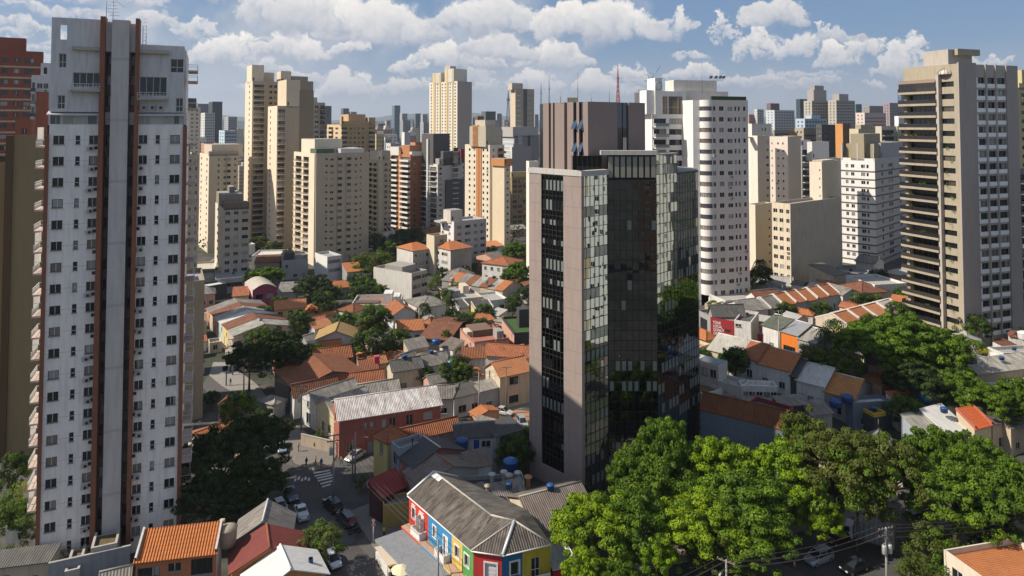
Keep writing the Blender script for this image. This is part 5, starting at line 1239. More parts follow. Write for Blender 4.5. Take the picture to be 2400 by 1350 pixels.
house('white house with a blue door and a blue shuttered window', (991, 858), (1053, 846), (1034, 823), 5.0, 1.7, 'gu', C1, wW, front=[('w', .15, .6, 1.0, 1.6), ('dblue', .46, 1.0, 2.2, .6), ('dblue', .78, 1.5, 1.3, 1.5), ('dblue', .96, .7, 2.2, .6)])
house('beige house with a weathered grey shed roof', (957, 818), (1004, 809), (988, 791), 5.2, 1.5, 'shed', C1, wBe)
house('big white house with a bright orange roof and a wide dark window', (1172, 881), (1243, 866), (1216, 836), 7.2, 2.0, 'gu', T4, wC, front=[('w', .45, 2.2, 1.6, 1.2, 1), ('w', .45, 2.4, 1.6, .8)], left=[('w', .3, .5, 1.8, 1.5, 1), ('w', .6, .3, 1.2, 2.5), ('w', .7, .3, 1.2, 2.5)])
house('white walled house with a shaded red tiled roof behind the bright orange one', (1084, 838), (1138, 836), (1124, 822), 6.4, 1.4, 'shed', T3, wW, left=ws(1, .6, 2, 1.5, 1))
house('house with a long orange roof disappearing behind the office tower', (1138, 830), (1262, 838), (1262, 812), 5.2, 1.6, 'gu', T2, wW)
house('pink flat roofed house with a raised terracotta court roof', (1112, 802), (1193, 792), (1150, 762), 6.5, 0, 'flat', wall((.34, .13, .09), .9, .4), wP, tops=((.15, .75, .45, .95, 5.9, 7.6, wall((.16, .10, .07))), (.72, .92, .15, .4, 5.9, 7.9, wG), (.0, .25, .5, .8, 5.9, 7.3, wC)), parapet=wall((.36, .16, .12)))
house('house with a pink side wall, a grass roof and a black front', (1205, 781), (1275, 776), (1195, 742), 6.0, 0, 'flat', plain((.04, .085, .015), .95, 0, 'roof_grass', .7), wDK, sidem=wP, tops=((.35, .7, .4, .6, 5.4, 10.4, wDK),))
house('yellow walled house with a dark grey gable and white verge', (1116, 727), (1156, 720), (1133, 703), 5, 1.8, 'shed', C3, wY, front=[('dbrown', .45, 1.4, 2.2, 0)], parapet=WP)
house('small white gabled house left of the dark grey roof', (1076, 722), (1099, 717), (1088, 706), 4.8, 1.4, 'shed', C3, wW, parapet=WP)
row(['first strip roofed row house, grey sheets, behind the grey warehouse', 'row house with an orange strip roof, second from the warehouse', 'row house with a grey strip roof between orange and brown', 'row house with a brown strip roof, fourth from the warehouse', 'row house with a pale grey strip roof in the middle row', 'row house with a rust brown strip roof, sixth of the middle row', 'row house with a sandy strip roof and tanks before it', 'end row house with an orange strip roof and a bare grey gable'],
    (1036, 655), (1178, 680), (1188, 657), 5, 1.9, (0, .12, .26, .38, .50, .64, .76, .88, 1), (C1, T1, C1, T3, C2, T3, C2, T1), (wG, wC, wG, wC, wG, wBe, wC, wC), parapet=None)
house('cluttered beige flat roof between the warehouse and the strip roofs', (1062, 703), (1132, 696), (1108, 668), 5, 0, 'flat', M_CONC, wBe, tops=((.1, .4, .3, .6, 4.4, 6.5, wG), (.6, .8, .5, .8, 4.4, 7.0, wC)), front=ws(3))
house('green and white flat roofed annexe right of the cluttered flat roof', (1136, 706), (1190, 700), (1170, 682), 4.2, 0, 'flat', M_CONC, wW)
house('white two storey house with a rusty hipped roof beside the street trees', (1130, 615), (1192, 622), (1199, 606), 7, 1.9, 'hip', T2, wW, front=ws(4, 1.1, 1.1, 1, 1) + ws(3, 1.1, 1.2, 1), left=ws(2, 1, 1, 1, 1))
house('white cottage with a rust orange gable roof among garden trees', (922, 737), (974, 730), (948, 714), 4.4, 2.0, 'gv', T2, wall((.55, .58, .60)), front=ws(3, 1.3, 1.3))
house('low orange roofed house under the white gable cottage', (936, 776), (993, 771), (962, 748), 4, 1.7, 'gu', T1, wW)
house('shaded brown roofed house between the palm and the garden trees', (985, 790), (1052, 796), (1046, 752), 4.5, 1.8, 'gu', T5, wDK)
house('long white flat roofed house with solar pipes on its roof', (822, 716), (936, 714), (925, 690), 5, 0, 'flat', wall((.22, .13, .1)), wW, front=ws(4, 1.2, .9, 2.4), tops=((.62, .80, .5, .9, 4.4, 6.9, wW), (.86, .99, .1, .5, 4.4, 7.2, wW), (.05, .55, .3, .55, 4.3, 4.75, wall((.1, .08, .07)))))
house('house with two reddish hipped roofs below the long white house', (828, 731), (862, 720), (847, 708), 4.6, 1.5, 'hip', T3, wW, front=ws(2))
house('flat roofed block with a black and white patterned mural wall', (662, 612), (722, 608), (712, 590), 7.5, 0, 'flat', M_CONCD, wall((.3, .3, .3)), name='commercial_building', cat='commercial building', tops=((.1, .5, .3, .6, 6.8, 9.5, wDK),))
house('long white roof beyond the patterned mural', (590, 600), (672, 598), (664, 585), 5, 0, 'flat', CW, wW)
house('dark brown tiled roof next to the patterned mural', (598, 615), (656, 613), (640, 597), 5, 1.8, 'gu', T5, wBe)
house('pale flat roof at the foot of the grey stained apartment block', (446, 634), (505, 630), (492, 613), 5, 0, 'flat', wall((.45, .42, .36)), wBe)
house('white flat annexe left of the grey stained apartment block', (492, 614), (526, 613), (512, 597), 4.6, 0, 'flat', M_ROOFT, wW, front=ws(3, 1.4, 1.2))
house('low commercial building with a green glazed shop window', (446, 656), (508, 650), (500, 634), 4.4, 0, 'flat', M_CONC, wG, front=[('w', .7, 4, 1.6, 1.2)], name='shop', cat='shop')
house('ground floor base of the grey stained apartment block', (505, 655), (590, 648), (576, 628), 5.5, 0, 'flat', M_ROOFT, wall((.42, .43, .44), .9, .4), front=[('w', .5, 6, 1.3, 2.6), ('w', .12, 2, 1.3, 2.6)])
house('orange scrap of roof behind the white tower balconies', (448, 655), (478, 652), (468, 638), 4.5, 1.2, 'shed', T1, wW)
# --- centre foreground
b45 = house('red rendered house with a sparkling pale grey corrugated roof', (795, 983), (1033, 946), (999, 905), 7.2, 2.0, 'gu', CW if False else corrug((.50, .45, .43), pitch=.30, patch=.7), wR,
      front=[('w', .10, 1.0, 1.2, 1.0), ('w', .25, .9, 1.1, 1.1, 1), ('w', .31, .9, 1.1, 1.1, 1), ('w', .43, 1.1, 1.8, .6, 1), ('w', .51, 1.1, 1.8, .6, 1), ('w', .68, 1.2, 1.8, .6, 1), ('wW', .87, 1.8, 1.3, 1.1, 1), ('dgrey', .30, 1.2, 2.2, 0), ('gblack', .44, 2.4, 1.8, .3)], left=[('w', .4, 1.2, 1.7, 1, 1)])
house('house with a grey roof and white framed street front', (706, 925), (741, 944), (838, 905), 5.6, 1.4, 'gv', C1, wW, front=[('w', .5, 1.6, 2.2, .5), ('w', .5, 1.2, 1.2, 1, 1)], floors=2, o=.2)
house('house with a sand coloured roof and pale yellow street front', (742, 945), (783, 968), (850, 925), 5.4, 1.8, 'gv', C2, wall((.62, .54, .34)), front=[('w', .4, 1.0, 1.6, 1), ('w', .75, 1.0, 1.6, 1)], o=.3)
house('grey roofed house behind the sparkling corrugated roof', (842, 925), (935, 910), (906, 890), 5, 1.6, 'gu', C2, wW)
house('small grey gabled house left of the dark hipped roof', (1015, 930), (1063, 928), (1040, 902), 4.6, 1.7, 'gu', C1, wW)
house('white house with a dark grey hipped roof', (1064, 930), (1142, 911), (1108, 892), 4.6, 1.4, 'hip', C3, wW, front=[('w', .25, 1.8, 1.4, 1), ('w', .62, 1.4, 1.2, 1)])
house('grey shed roofed annexe beside the dark hipped roof', (1124, 916), (1169, 905), (1150, 893), 4.8, .8, 'shed', C2, wall((.36, .38, .40)))
house('yellow two storey house with a terracotta pyramid roof', (876, 1018), (908, 1034), (934, 1006), 7.2, 1.5, 'hip', T2, wall((.62, .50, .20)), front=[('wW', .55, 1.0, 1.9, .8, 1)], left=[('w', .6, .6, 1.8, 1, 1)])
house('long brown tiled wing behind the yellow pyramid roofed house', (918, 1035), (1075, 1000), (1078, 985), 6.0, 1.3, 'gu', T2, wall((.2, .18, .17)))
house('blue grey house with a flat sheet roof', (917, 1036), (936, 1052), (1000, 1030), 7.2, 0, 'flat', C1, wall((.26, .30, .35)), front=[('w', .5, 1.2, 2.0, .4, 1)])
house('dark roofed house with a red side wall', (936, 1068), (970, 1094), (1040, 1054), 6.0, 1.8, 'gu', C6, wR, front=[('wW', .5, .9, 1.6, 1, 1)], cap=WP)
house('house with a worn grey brown roof striped by rusty sheets', (949, 1104), (992, 1140), (1088, 1112), 5.5, 1.7, 'gu', C5, wall((.35, .33, .3)), front=ws(2, .8, 1.2), cap=T1)
house('low corrugated roof with a white wall behind the striped roof', (1098, 1096), (1151, 1084), (1131, 1050), 5.4, 1.2, 'shed', C5, wW)
house('white yard house with a black sheet roof and a blue door', (1064, 1024), (1160, 1020), (1165, 985), 6.4, 1.2, 'shed', C6, wall((.45, .45, .46)), front=[('dblue', .55, 1.0, 2.2, .3, 1), ('w', .78, 1.6, 1.1, 1.2, 1)])
house('plain grey walled house next to the blue door', (1161, 1022), (1227, 1004), (1195, 976), 6.6, .4, 'shed', C6, wall((.34, .34, .33), .9, .3))
house('restaurant with a dark red sheet roof', (893, 1163), (952, 1134), (932, 1102), 4.2, 1.5, 'shed', corrug((.22, .02, .018), patch=.15, pitch=.6), wall((.08, .03, .03)), name='restaurant', cat='restaurant')
house('low flat beige roof beside the red restaurant roof', (898, 1186), (962, 1178), (955, 1155), 3.4, 0, 'flat', C2, wall((.35, .25, .08)))
house('small corrugated roof with vent stacks behind the coloured house', (1096, 1180), (1150, 1165), (1138, 1145), 5.2, .9, 'shed', C5, wG)
house('steep corrugated roof by the blue tank', (1165, 1178), (1236, 1162), (1225, 1138), 5.2, 1.3, 'shed', C1, wG)
house('dark flat roof with round vents', (1040, 1145), (1230, 1135), (1215, 1110), 4.6, 0, 'flat', C6, wG)
house('large weathered corrugated gable roof beside the coloured house', (1258, 1246), (1398, 1208), (1331, 1136), 5.4, 2.3, 'gu', C5, wC, cap=C2)
# --- lower left
house('terracotta house with an orange pantile roof', (318, 1311), (507, 1290), (483, 1228), 7.2, 2.0, 'shed', tile((.50, .155, .035), pitch=.34, wear=.45), wall((.42, .16, .08)), sidem=wW, front=[('w', .16, 2.6, 1.2, 1.2, 1), ('w', .48, 1.5, 1.0, 1.6, 1), ('w', .82, 2.6, 2.0, .8, 1)], parapet=WP)
house('house with a weathered grey brown gable roof', (549, 1266), (680, 1250), (655, 1206), 5.6, 2.2, 'gv', C1, wG, cap=WP)
house('house with a maroon sheet roof', (543, 1338), (716, 1296), (684, 1252), 5.6, 2.0, 'gv', corrug((.17, .028, .02), patch=.2), wO, cap=T2)
house('house with a silvery white metal roof', (590, 1400), (765, 1340), (722, 1296), 5.4, 2.0, 'gv', CW, wO)
house('low house with a grey metal awning at the lower left corner', (-30, 1330), (118, 1312), (112, 1298), 3.8, .4, 'shed', C3, wBe)
house('small grey roof at the bottom below the wall', (236, 1375), (300, 1360), (290, 1330), 4, 1, 'gu', C1, wG)
house('orange roofed house seen in the gap at the left edge', (-40, 1010), (27, 985), (20, 975), 6, 1.5, 'gu', T2, wall((.4, .42, .45)))
# --- lower right
house('house with pale parapet walls around an orange tiled roof at the lower right corner', (2212, 1290), (2420, 1440), (2520, 1350), 7.0, 0, 'flat', T1, wall((.62, .54, .44), .9, .25), o=0)
# --- right middle
house('dark gated front beside the red doughnut shop', (1634, 728), (1665, 742), (1700, 725), 6, 0, 'flat', C1, wG, front=[('gblack', .5, 3.4, 4.6, .2)], name='shop', cat='shop')
DONUT = house('crimson doughnut shop with white lettering', (1666, 748), (1720, 752), (1722, 722), 6.2, 0, 'flat', C1, wall((.27, .012, .02), .7, .15), name='shop', cat='shop', floors=1)
house('dark corrugated gable roof behind the doughnut shop', (1672, 742), (1745, 735), (1722, 712), 6.4, 2.0, 'gu', C3, wG)
house('white upper floor shop right of the doughnut shop', (1721, 752), (1760, 756), (1812, 736), 6.2, 0, 'flat', C3, wW, front=[('w', .25, 1.4, .6, 1.8, 1), ('wW', .6, 1.4, 1.6, .5, 1)], sidem=wBe, name='shop', cat='shop', floors=2)
row(['white shop with a purple green sheet roof on the corner', 'shop with an orange front and a light grey sheet roof', 'shop with a dull grey sheet roof before the big green tree'], (1787, 760), (1912, 806), (1930, 770), 5.6, 1.6, (0, .36, .68, 1), (corrug((.10, .11, .085), patch=.5), corrug((.26, .27, .29), patch=.15), C2), (wW, wall((.62, .17, .02)), wG), [[], [('w', .5, 3, 2.2, .5)], [('w', .5, 2, 1.5, 1)]], cap=WP, name='shop', cat='shop')
row(['grey roofed house at the left end of the orange roofed row', 'orange roofed terrace house next to the grey end house', 'orange roofed terrace house with a pale green lean-to', 'third orange roofed terrace house of the row', 'orange roofed terrace house with dark red shutters', 'last orange roofed terrace house with a pale blue side wall'],
    (1806, 722), (1968, 687), (1944, 664), 5, 2.0, (0, .18, .35, .50, .66, .83, 1), (C1, T1, T1, T1, T1, T2), (wG, wG, wall((.35, .42, .38)), wG, wBe, wall((.42, .46, .46))), [[], [], [('dgreen', .5, 1, 2, 0)], [('gblack', .5, 3, 2.6, .2)], [('dred', .25, .8, 1.2, 1.2), ('dred', .75, .8, 1.2, 1.2)], []], parapet=WP)
house('white gabled house with a grey roof behind the last orange roof', (1975, 690), (2014, 684), (1992, 666), 5, 1.2, 'gv', C1, wW)
house('brown hipped roof house at the foot of the white terrace tower', (2020, 686), (2080, 681), (2050, 662), 4.6, 2.0, 'hip', T5, wC)
row(['orange roofed house at the edge of the big green tree', 'orange tiled house with a dark party wall above the big tree', 'bright orange roofed house left of the pale pink roof', 'house with a pale pink sheet roof below the balcony tower'], (1990, 765), (2125, 728), (2112, 694), 4.8, 2.0, (0, .25, .5, .75, 1.0), (T1, T1, T4, corrug((.52, .44, .36), patch=.2)), (wC, wW, wW, wP), parapet=WP)
row(['long house with a pale sheet roof behind the glass roofed house', 'house with a rust orange tiled roof in the long row', 'house with a wide orange tiled roof in the middle of the long row', 'black gutter strip house between orange and grey roofs', 'house with a pale ribbed roof in the long row', 'house with a sandy orange tiled roof and a bare gable at the row end'],
    (1660, 818), (2002, 940), (2046, 893), 4.8, 2.2, (0, .255, .37, .60, .64, .82, 1.0), (corrug((.42, .40, .35), patch=.3), T2, T1, C6, C4, tile((.50, .22, .07))), (wC, wW, wW, wDK, wW, wG), [[], [], ws(2), [], ws(3, 1.1, 1.1), []], cap=WP)
house('modern white house with a blue glass roof light', (1600, 842), (1684, 858), (1731, 840), 7.0, 0, 'flat', wall((.4, .4, .4)), wall((.50, .49, .47)), front=[('w', .62, 1.5, 1.6, 1, 1), ('w', .85, 1.3, 1.6, 1, 1)], floors=2, tops=((.40, .98, .08, .92, 6.5, 7.2, plain((.16, .26, .30), .08, .1, 'roof_light_glass', 0)),))
house('white roof terrace with planters attached to the modern white house', (1682, 893), (1738, 908), (1772, 885), 4.4, 0, 'flat', wall((.35, .33, .3)), wall((.50, .49, .47)))
house('low annexe with a brown gravel roof and white parapet', (1600, 900), (1648, 926), (1702, 905), 4.2, 0, 'flat', plain((.17, .10, .055), .95, 0, 'brown_gravel', .5), wW)
house('white canopy roofed kitchen with window strips', (1738, 908), (1822, 905), (1800, 890), 4.0, 0, 'flat', CW, wW, front=ws(5, 1.2, .7, 2.2))
house('big blue grey walled house with a dark terracotta roof', (1642, 958), (1836, 1012), (1850, 985), 8, 2.6, 'gu', T3, wall((.13, .17, .22), .9, .3), base=None, o=.1)
house('maroon walled long building behind the dark terracotta roof', (1752, 940), (1840, 975), (1870, 955), 7, 0, 'flat', C3, wall((.22, .03, .03)))
house('grey metal canopy hut with a corrugated porch', (1830, 952), (1900, 942), (1880, 925), 5.6, .5, 'shed', C1, wDK)
house('worn corrugated shed in the cluttered yard', (1900, 972), (1950, 962), (1930, 935), 4.6, 1.2, 'shed', C1, wG)
house('white flat roof with a dark blue rim in the cluttered yard', (2000, 948), (2090, 938), (2055, 925), 5.0, 0, 'flat', CW, wall((.12, .16, .2)))
house('yellow roof house behind the white gabled roof', (2048, 972), (2076, 966), (2068, 955), 4.6, 0, 'flat', wall((.4, .26, .03)), wDK, parapet=wall((.5, .32, .04)))
house('narrow orange tiled strip roof by the dark corrugated roof', (2105, 948), (2150, 940), (2080, 915), 5.0, 1.2, 'shed', T1, wW)
house('dark corrugated roof with a blue tank', (2165, 948), (2252, 945), (2170, 905), 5.0, 1.4, 'shed', C3, wW)
house('house with a sandy brown sheet roof next to the big white roof', (2166, 1028), (2216, 1015), (2142, 951), 5, 2.2, 'shed', C2, wall((.3, .34, .38)))
house('house with a large white painted sheet roof', (2217, 1017), (2266, 997), (2186, 937), 5.2, 2.4, 'shed', CW, wG)
house('red walled house with a bright orange ribbed roof', (2284, 1004), (2323, 989), (2262, 944), 6, 2.0, 'shed', TR, wall((.5, .42, .3)), front=ws(2, 1.0, 1.6), parapet=wR)
house('house with a dark grey sheet roof and a vent pipe', (2326, 994), (2368, 980), (2300, 930), 5.4, 1.8, 'shed', C3, wBe)
house('grey roofed house at the right edge beside the dark sheet roof', (2369, 1004), (2430, 985), (2400, 960), 5, 1.2, 'shed', C3, wBe, front=ws(2, 1, 1))
house('broad grey sheet roof at the right edge in front of the balcony tower', (2290, 880), (2440, 850), (2370, 818), 5, 1.5, 'shed', C2, wBe)
house('low beige wall house under the broad grey roof', (2310, 905), (2420, 880), (2400, 865), 4, 0, 'flat', C2, wW)
house('white container like block with tanks at the right edge', (2352, 830), (2440, 822), (2420, 800), 5, 0, 'flat', M_ROOFT, CW)
house('white gable ended house near the rounded tower', (1745, 728), (1800, 722), (1775, 698), 5, 1.6, 'gu', C1, wW)
house('long white garden wall building behind the rounded tower', (1700, 705), (1860, 690), (1850, 672), 3.5, 0, 'flat', M_CONC, wW)
house('dark red roofed house behind the garden palms', (1775, 700), (1830, 695), (1810, 678), 4.2, 1.5, 'gu', T5, wW)
house('white walled yard building below the white terrace tower', (2050, 668), (2125, 664), (2105, 640), 6, 0, 'flat', M_CONC, wW, front=ws(3))
house('low cream house with orange roof at the left edge of the alley', (1600, 778), (1655, 790), (1662, 775), 4.2, 1.3, 'hip', T1, wall((.45, .36, .18)))

# small lean-tos, sheds and back houses between the named ones
def infill():
    r_ = random.Random(77); rofs = [C1, C2, T2, T3, T1, T2, C5, M_CONC, T5, T1, T4]; wl = [wW, wC, wG, wBe, wW, wP]; n = 0
    for k in range(2600):
        if n > 290: break
        near = k < 1500
        y = r_.uniform(118, 215) if near else r_.uniform(205, 430); x = r_.uniform(-.62, .78) * y; px = 1200 + 1600 * x / y
        if px < 440 or px > 2420 or (near and n > 180): continue
        if y < 128 and px < 1230: continue
        if y < 130 and 1230 < px < 1700: continue
        w, d = (r_.uniform(2.8, 5.8), r_.uniform(2.6, 5.4)) if near else (r_.uniform(6, 13), r_.uniform(6, 12)); ang = R(r_.choice((-32, -28, 58, 35, 30, -40)))
        if y > 230: ang = R(r_.uniform(20, 45))
        c, s_ = math.cos(ang), math.sin(ang)
        pts = [(x + c * w * a - s_ * d * b_, y + s_ * w * a + c * d * b_) for a in (0, .5, 1) for b_ in (0, .5, 1)]
        if any(blocked(p[0], p[1], .15) or on_road(*p) for p in pts): continue
        typ = r_.choice(('shed', 'shed', 'flat', 'gu', 'gv', 'hip')) if near else r_.choice(('gu', 'hip', 'flat', 'gv', 'shed')); he = r_.uniform(2.7, 4.2) if near else r_.uniform(3.5, 7.5)
        ro = r_.choice(rofs); ro = M_CONC if (typ == 'flat' and ro in (T1, T2, T3, T5)) else ro
        if near: house_w('small lean-to or back house squeezed into a yard between the bigger houses', (x, y), ang, w, d, he, r_.uniform(.5, 1.3), typ, ro, r_.choice(wl), front=ws(1, 1.1, 1.1), group='yard annexes', name='annexe', cat='annexe', o=.25)
        else: house_w('low house among the roofs and trees between the towers', (x, y), ang, w, d, he, r_.uniform(1.0, 2.0), typ, ro, r_.choice(wl), front=ws(3, 1.2, 1.2), left=ws(2, 1.1, 1.1), group='low houses between the towers')
        n += 1
    print('infill', n)
# ------------------------------------------------------------------ coloured corner house
def colour_house():
    he = 7.4
    P0, P1, P2, P3 = (on_g(x, y, he) for x, y in ((959, 1160), (1109, 1289), (1176, 1299), (1290, 1273)))
    O = P1; b = Bld('corner_house', 'corner house painted red, blue, yellow and green under a grey corrugated roof', 'house', (O.x, O.y), 0, 6, 6, he, 0)
    L = lambda p: Vector((p.x - O.x, p.y - O.y)); p0, p1, p2, p3 = map(L, (P0, P1, P2, P3))
    red, blu, yel, gre = (wall(c, .8, .4) for c in ((.55, .045, .035), (.03, .23, .47), (.62, .44, .11), (.07, .31, .07))); wh = wall((.68, .66, .63), .8, .2)
    blu2 = wall((.018, .13, .28), .8, .4); yel2 = wall((.50, .37, .03), .8, .4); red2 = wall((.48, .03, .03), .8, .4)  # darker copies for the right-hand faces, their shade put into the paint
    def FF(p, q): v = q - p; return Face((p.x, p.y), math.atan2(v.y, v.x), v.length), v.length
    f1, W1 = FF(p0, p1); f2, W2 = FF(p1, p2); f3, W3 = FF(p2, p3)
    ux = lambda px, py=1230: b.pix(f1, px, py)[0]
    cuts = [0, b.pix(f1, 1004, 1196)[0], b.pix(f1, 1059, 1246)[0], b.pix(f1, 1084, 1268)[0], W1]
    names = ['red_wall', 'blue_wall', 'yellow_wall', 'green_wall']; zf = 3.4
    op = [[('w', .25, .9, 1.5, 1.2), ('d', .66, 1.1, 2.5, .1)], [('w', .28, .8, 1.5, 1.2), ('d', .75, 1.0, 2.5, .1)], [('w', .5, 1.0, 1.5, 1.2)], [('w', .42, 1.0, 1.5, 1.2)]]
    for i, mt in enumerate((red, blu, yel, gre)):
        w = cuts[i + 1] - cuts[i]; sub = Face(f1(cuts[i], 0, 0)[:2], f1.rz, w); hs = []
        for (k, t, wd, h, s_) in op[i]:
            u0 = t * w - wd / 2; hs.append((u0, u0 + wd, zf + s_, zf + s_ + h))
            me = win_mesh(wd - .02, h - .02, 2, M_FR_W, G_WIN, False, False) if k == 'w' else door_mesh(wd - .02, h - .02, 'white')
            b.rep('window' if k == 'w' else 'balcony_door', me, sub, u0 + wd / 2, .12, zf + s_ + .01)
            fr = MB(); t_ = .17
            for (a, c, e, g) in ((u0 - t_, u0, zf + s_, zf + s_ + h + t_), (u0 + wd, u0 + wd + t_, zf + s_, zf + s_ + h + t_), (u0, u0 + wd, zf + s_ + h, zf + s_ + h + t_), (u0 - t_, u0 + wd + t_, zf + s_ - .12, zf + s_)): fr.box(a, c, -.07, -.002, e, g, wh, sub)
            fr.box(u0 - .05, u0 + wd + .05, -.09, -.002, zf + s_ + h + .35, zf + s_ + h + .5, wh, sub) if i == 0 else None
            fr.build('window_surround', b.root)
            if k == 'd':
                q = MB(); D_ = 1.1
                for (x0, x1, y0, y1) in ((u0 - .7, u0 + wd + .7, -D_, -D_ + .12), (u0 - .7, u0 - .58, -D_ + .12, -.01), (u0 + wd + .58, u0 + wd + .7, -D_ + .12, -.01)): q.box(x0, x1, y0, y1, zf - .1, zf + .95, wh, sub)
                q.build('balcony_parapet', b.root)
            if k == 'd' and i == 0:
                q = MB(); 
                for (x0, dd) in ((u0 - .02, 0), (u0 + wd + .02, 0)): q.box(x0 - .03, x0 + .03, -.65, -.02, zf + .1, zf + 2.5, wh, sub)
                q.build('shutter', b.root)
        m_ = MB(); m_.wallface(sub, w, 0, he, hs, mt, .16); m_.build(names[i], b.root)
        m_ = MB(); m_.box(0, w, -1.3, -.003, zf - .32, zf - .06, mt, sub); m_.box(.01, w - .01, -1.28, -.004, zf - .058, zf - .02, wall((.40, .27, .18), .9, .5), sub); m_.build('balcony_floor', b.root)
    # right-hand faces
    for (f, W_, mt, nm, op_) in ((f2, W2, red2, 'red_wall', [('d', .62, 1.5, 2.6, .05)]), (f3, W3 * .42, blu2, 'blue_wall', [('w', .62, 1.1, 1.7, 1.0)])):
        hs = []
        for (k, t, wd, h, s_) in op_:
            u0 = t * W_ - wd / 2; hs.append((u0, u0 + wd, zf + s_, zf + s_ + h)); me = win_mesh(wd - .02, h - .02, 1, M_FR_W, G_WIN, False, False) if k == 'w' else door_mesh(wd - .02, h - .02, 'white')
            b.rep('window' if k == 'w' else 'door', me, f, u0 + wd / 2, .12, zf + s_ + .01)
            fr = MB(); t_ = .2
            for (a, c, e, g) in ((u0 - t_, u0, zf + s_, zf + s_ + h + t_), (u0 + wd, u0 + wd + t_, zf + s_, zf + s_ + h + t_), (u0, u0 + wd, zf + s_ + h, zf + s_ + h + t_)): fr.box(a, c, -.07, -.002, e, g, wh, f)
            fr.build('window_surround', b.root)
        m_ = MB(); m_.wallface(f, W_, 0, he, hs, mt, .16); m_.build(nm, b.root)
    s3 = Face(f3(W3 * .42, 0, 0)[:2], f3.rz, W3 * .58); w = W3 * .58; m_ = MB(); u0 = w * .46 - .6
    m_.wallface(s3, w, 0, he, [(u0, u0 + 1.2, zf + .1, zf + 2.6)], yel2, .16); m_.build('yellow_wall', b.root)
    b.rep('balcony_door', win_mesh(1.18, 2.48, 2, M_FR_W, G_WIN, True, False), s3, u0 + .6, .12, zf + .11)
    q = MB(); q.box(u0 - 1.1, u0 + 2.3, -1.0, -.88, zf - .2, zf + .9, wh, s3); q.box(u0 - 1.1, u0 + 2.3, -.87, -.01, zf - .2, zf, wh, s3); q.build('balcony_parapet', b.root)
    # back body and roof
    v1 = (p1 - p0).normalized(); n1 = Vector((-v1.y, v1.x)); dep = 8.5
    bk0 = p0 + n1 * dep; v3 = (p3 - p2).normalized(); n3 = Vector((-v3.y, v3.x)); bk3 = p3 + n3 * 8.0
    m_ = MB()
    for a, c in ((p3, bk3), (bk3, bk0), (bk0, p0)): m_.face([(a.x, a.y, 0), (c.x, c.y, 0), (c.x, c.y, he), (a.x, a.y, he)], wG)
    m_.build('back_wall', b.root)
    H = he + 2.0; roof = corrug((.095, .08, .066), pitch=.34, patch=1.0); rdg = wall((.42, .39, .34), .9, .5)
    ex = lambda p, k=.3: p - Vector(n1) * k
    ra = p0 + n1 * dep * .5 + v1 * .0; apx = p2 + (bk3 - p2) * .34 + n1 * .5; rb = ra + v1 * (W1 - 2.0)
    r = MB(); z = he + .02
    def tri(pts, u, mat=roof):
        # uv: along the eave direction u and up the slope
        uv = []; up = None
        P = [Vector(p) for p in pts]; nrm = (P[1] - P[0]).cross(P[2] - P[0]).normalized(); uu = Vector((u.x, u.y, 0)).normalized(); vv = nrm.cross(uu)
        r.face([tuple(p) for p in P], mat, [((p - P[0]).dot(uu), (p - P[0]).dot(vv)) for p in P])
    e0, e1, e2, e3 = ex(p0), ex(p1), p2 - n3 * .3, p3 - n3 * .3
    V3 = lambda p, zz: (p.x, p.y, zz)
    tri([V3(e0, z), V3(e1, z), V3(rb, H), V3(ra, H)], v1); tri([V3(e1, z), V3(e2, z), V3(apx, H + .1)], (p2 - p1)); tri([V3(e1, z), V3(apx, H + .1), V3(rb, H)], v1)
    tri([V3(e2, z), V3(e3, z), V3(apx, H + .1)], v3); tri([V3(e3, z), V3(bk3, z), V3(apx, H + .1)], n3); tri([V3(bk3, z), V3(bk0, z), V3(ra, H), V3(rb, H)], v1, corrug((.11, .10, .085), pitch=.34, patch=.6)); tri([V3(bk3, z), V3(rb, H), V3(apx, H + .1)], v1)
    tri([V3(bk0, z), V3(e0, z), V3(ra, H)], n1)
    for a, c in ((ra, rb), (rb, apx)): r.tube([V3(a, H + .05), V3(c, H + .08)], .13, rdg, 6)
    for a in (e1, e2, e3): r.tube([V3(a, z + .04), V3(apx, H + .12)], .11 if a is not e2 else .2, rdg if a is not e2 else plain((.65, .65, .65), .4, .3, 'zinc_strip'), 6)
    r.tube([V3(e0, z + .06), V3(ra, H + .08)], .2, wh, 6); r.tube([V3(bk0, z), V3(ra, H + .08)], .16, wh, 6)
    for t0, t1 in ((.02, .10), (.11, .17)): 
        a = ra.lerp(rb, t0); c = ra.lerp(rb, t1); r.face([V3(a, H + .13), V3(c, H + .13), V3(c - n1 * .7, H - .2), V3(a - n1 * .7, H - .2)], wh)
    r.build('roof', b.root)
    g = MB()
    for a, c in ((e0, e1), (e1, e2), (e2, e3)): g.tube([V3(a, z - .08), V3(c, z - .08)], .09, wh, 6)
    g.build('gutter', b.root)
    b.flush()
    # awning over the pavement
    aw = Face(f1(0, 0, 0)[:2], f1.rz, W1); q = MB(); met = plain((.24, .25, .26), .55, .3, 'awning_sheet', .5)
    q.face([aw(-.5, -5.2, 2.7), aw(W1 + 1.5, -5.2, 2.7), aw(W1, -1.32, 3.15), aw(.5, -1.32, 3.15)], met, [(0, 0), (16, 0), (16, 4), (0, 4)])
    q.box(-.5, W1 + 1.5, -5.25, -5.2, 2.35, 2.7, plain((.3, .31, .32), .5, .2, 'awning_edge'), aw)
    for k in range(6): q.tube([aw(1 + k * W1 / 6, -4.9, 0), aw(1 + k * W1 / 6, -4.9, 2.7)], .05, M_STEEL, 5)
    q.build('pavement_awning', b.root)
    return f1, b
CF1, CB = colour_house()
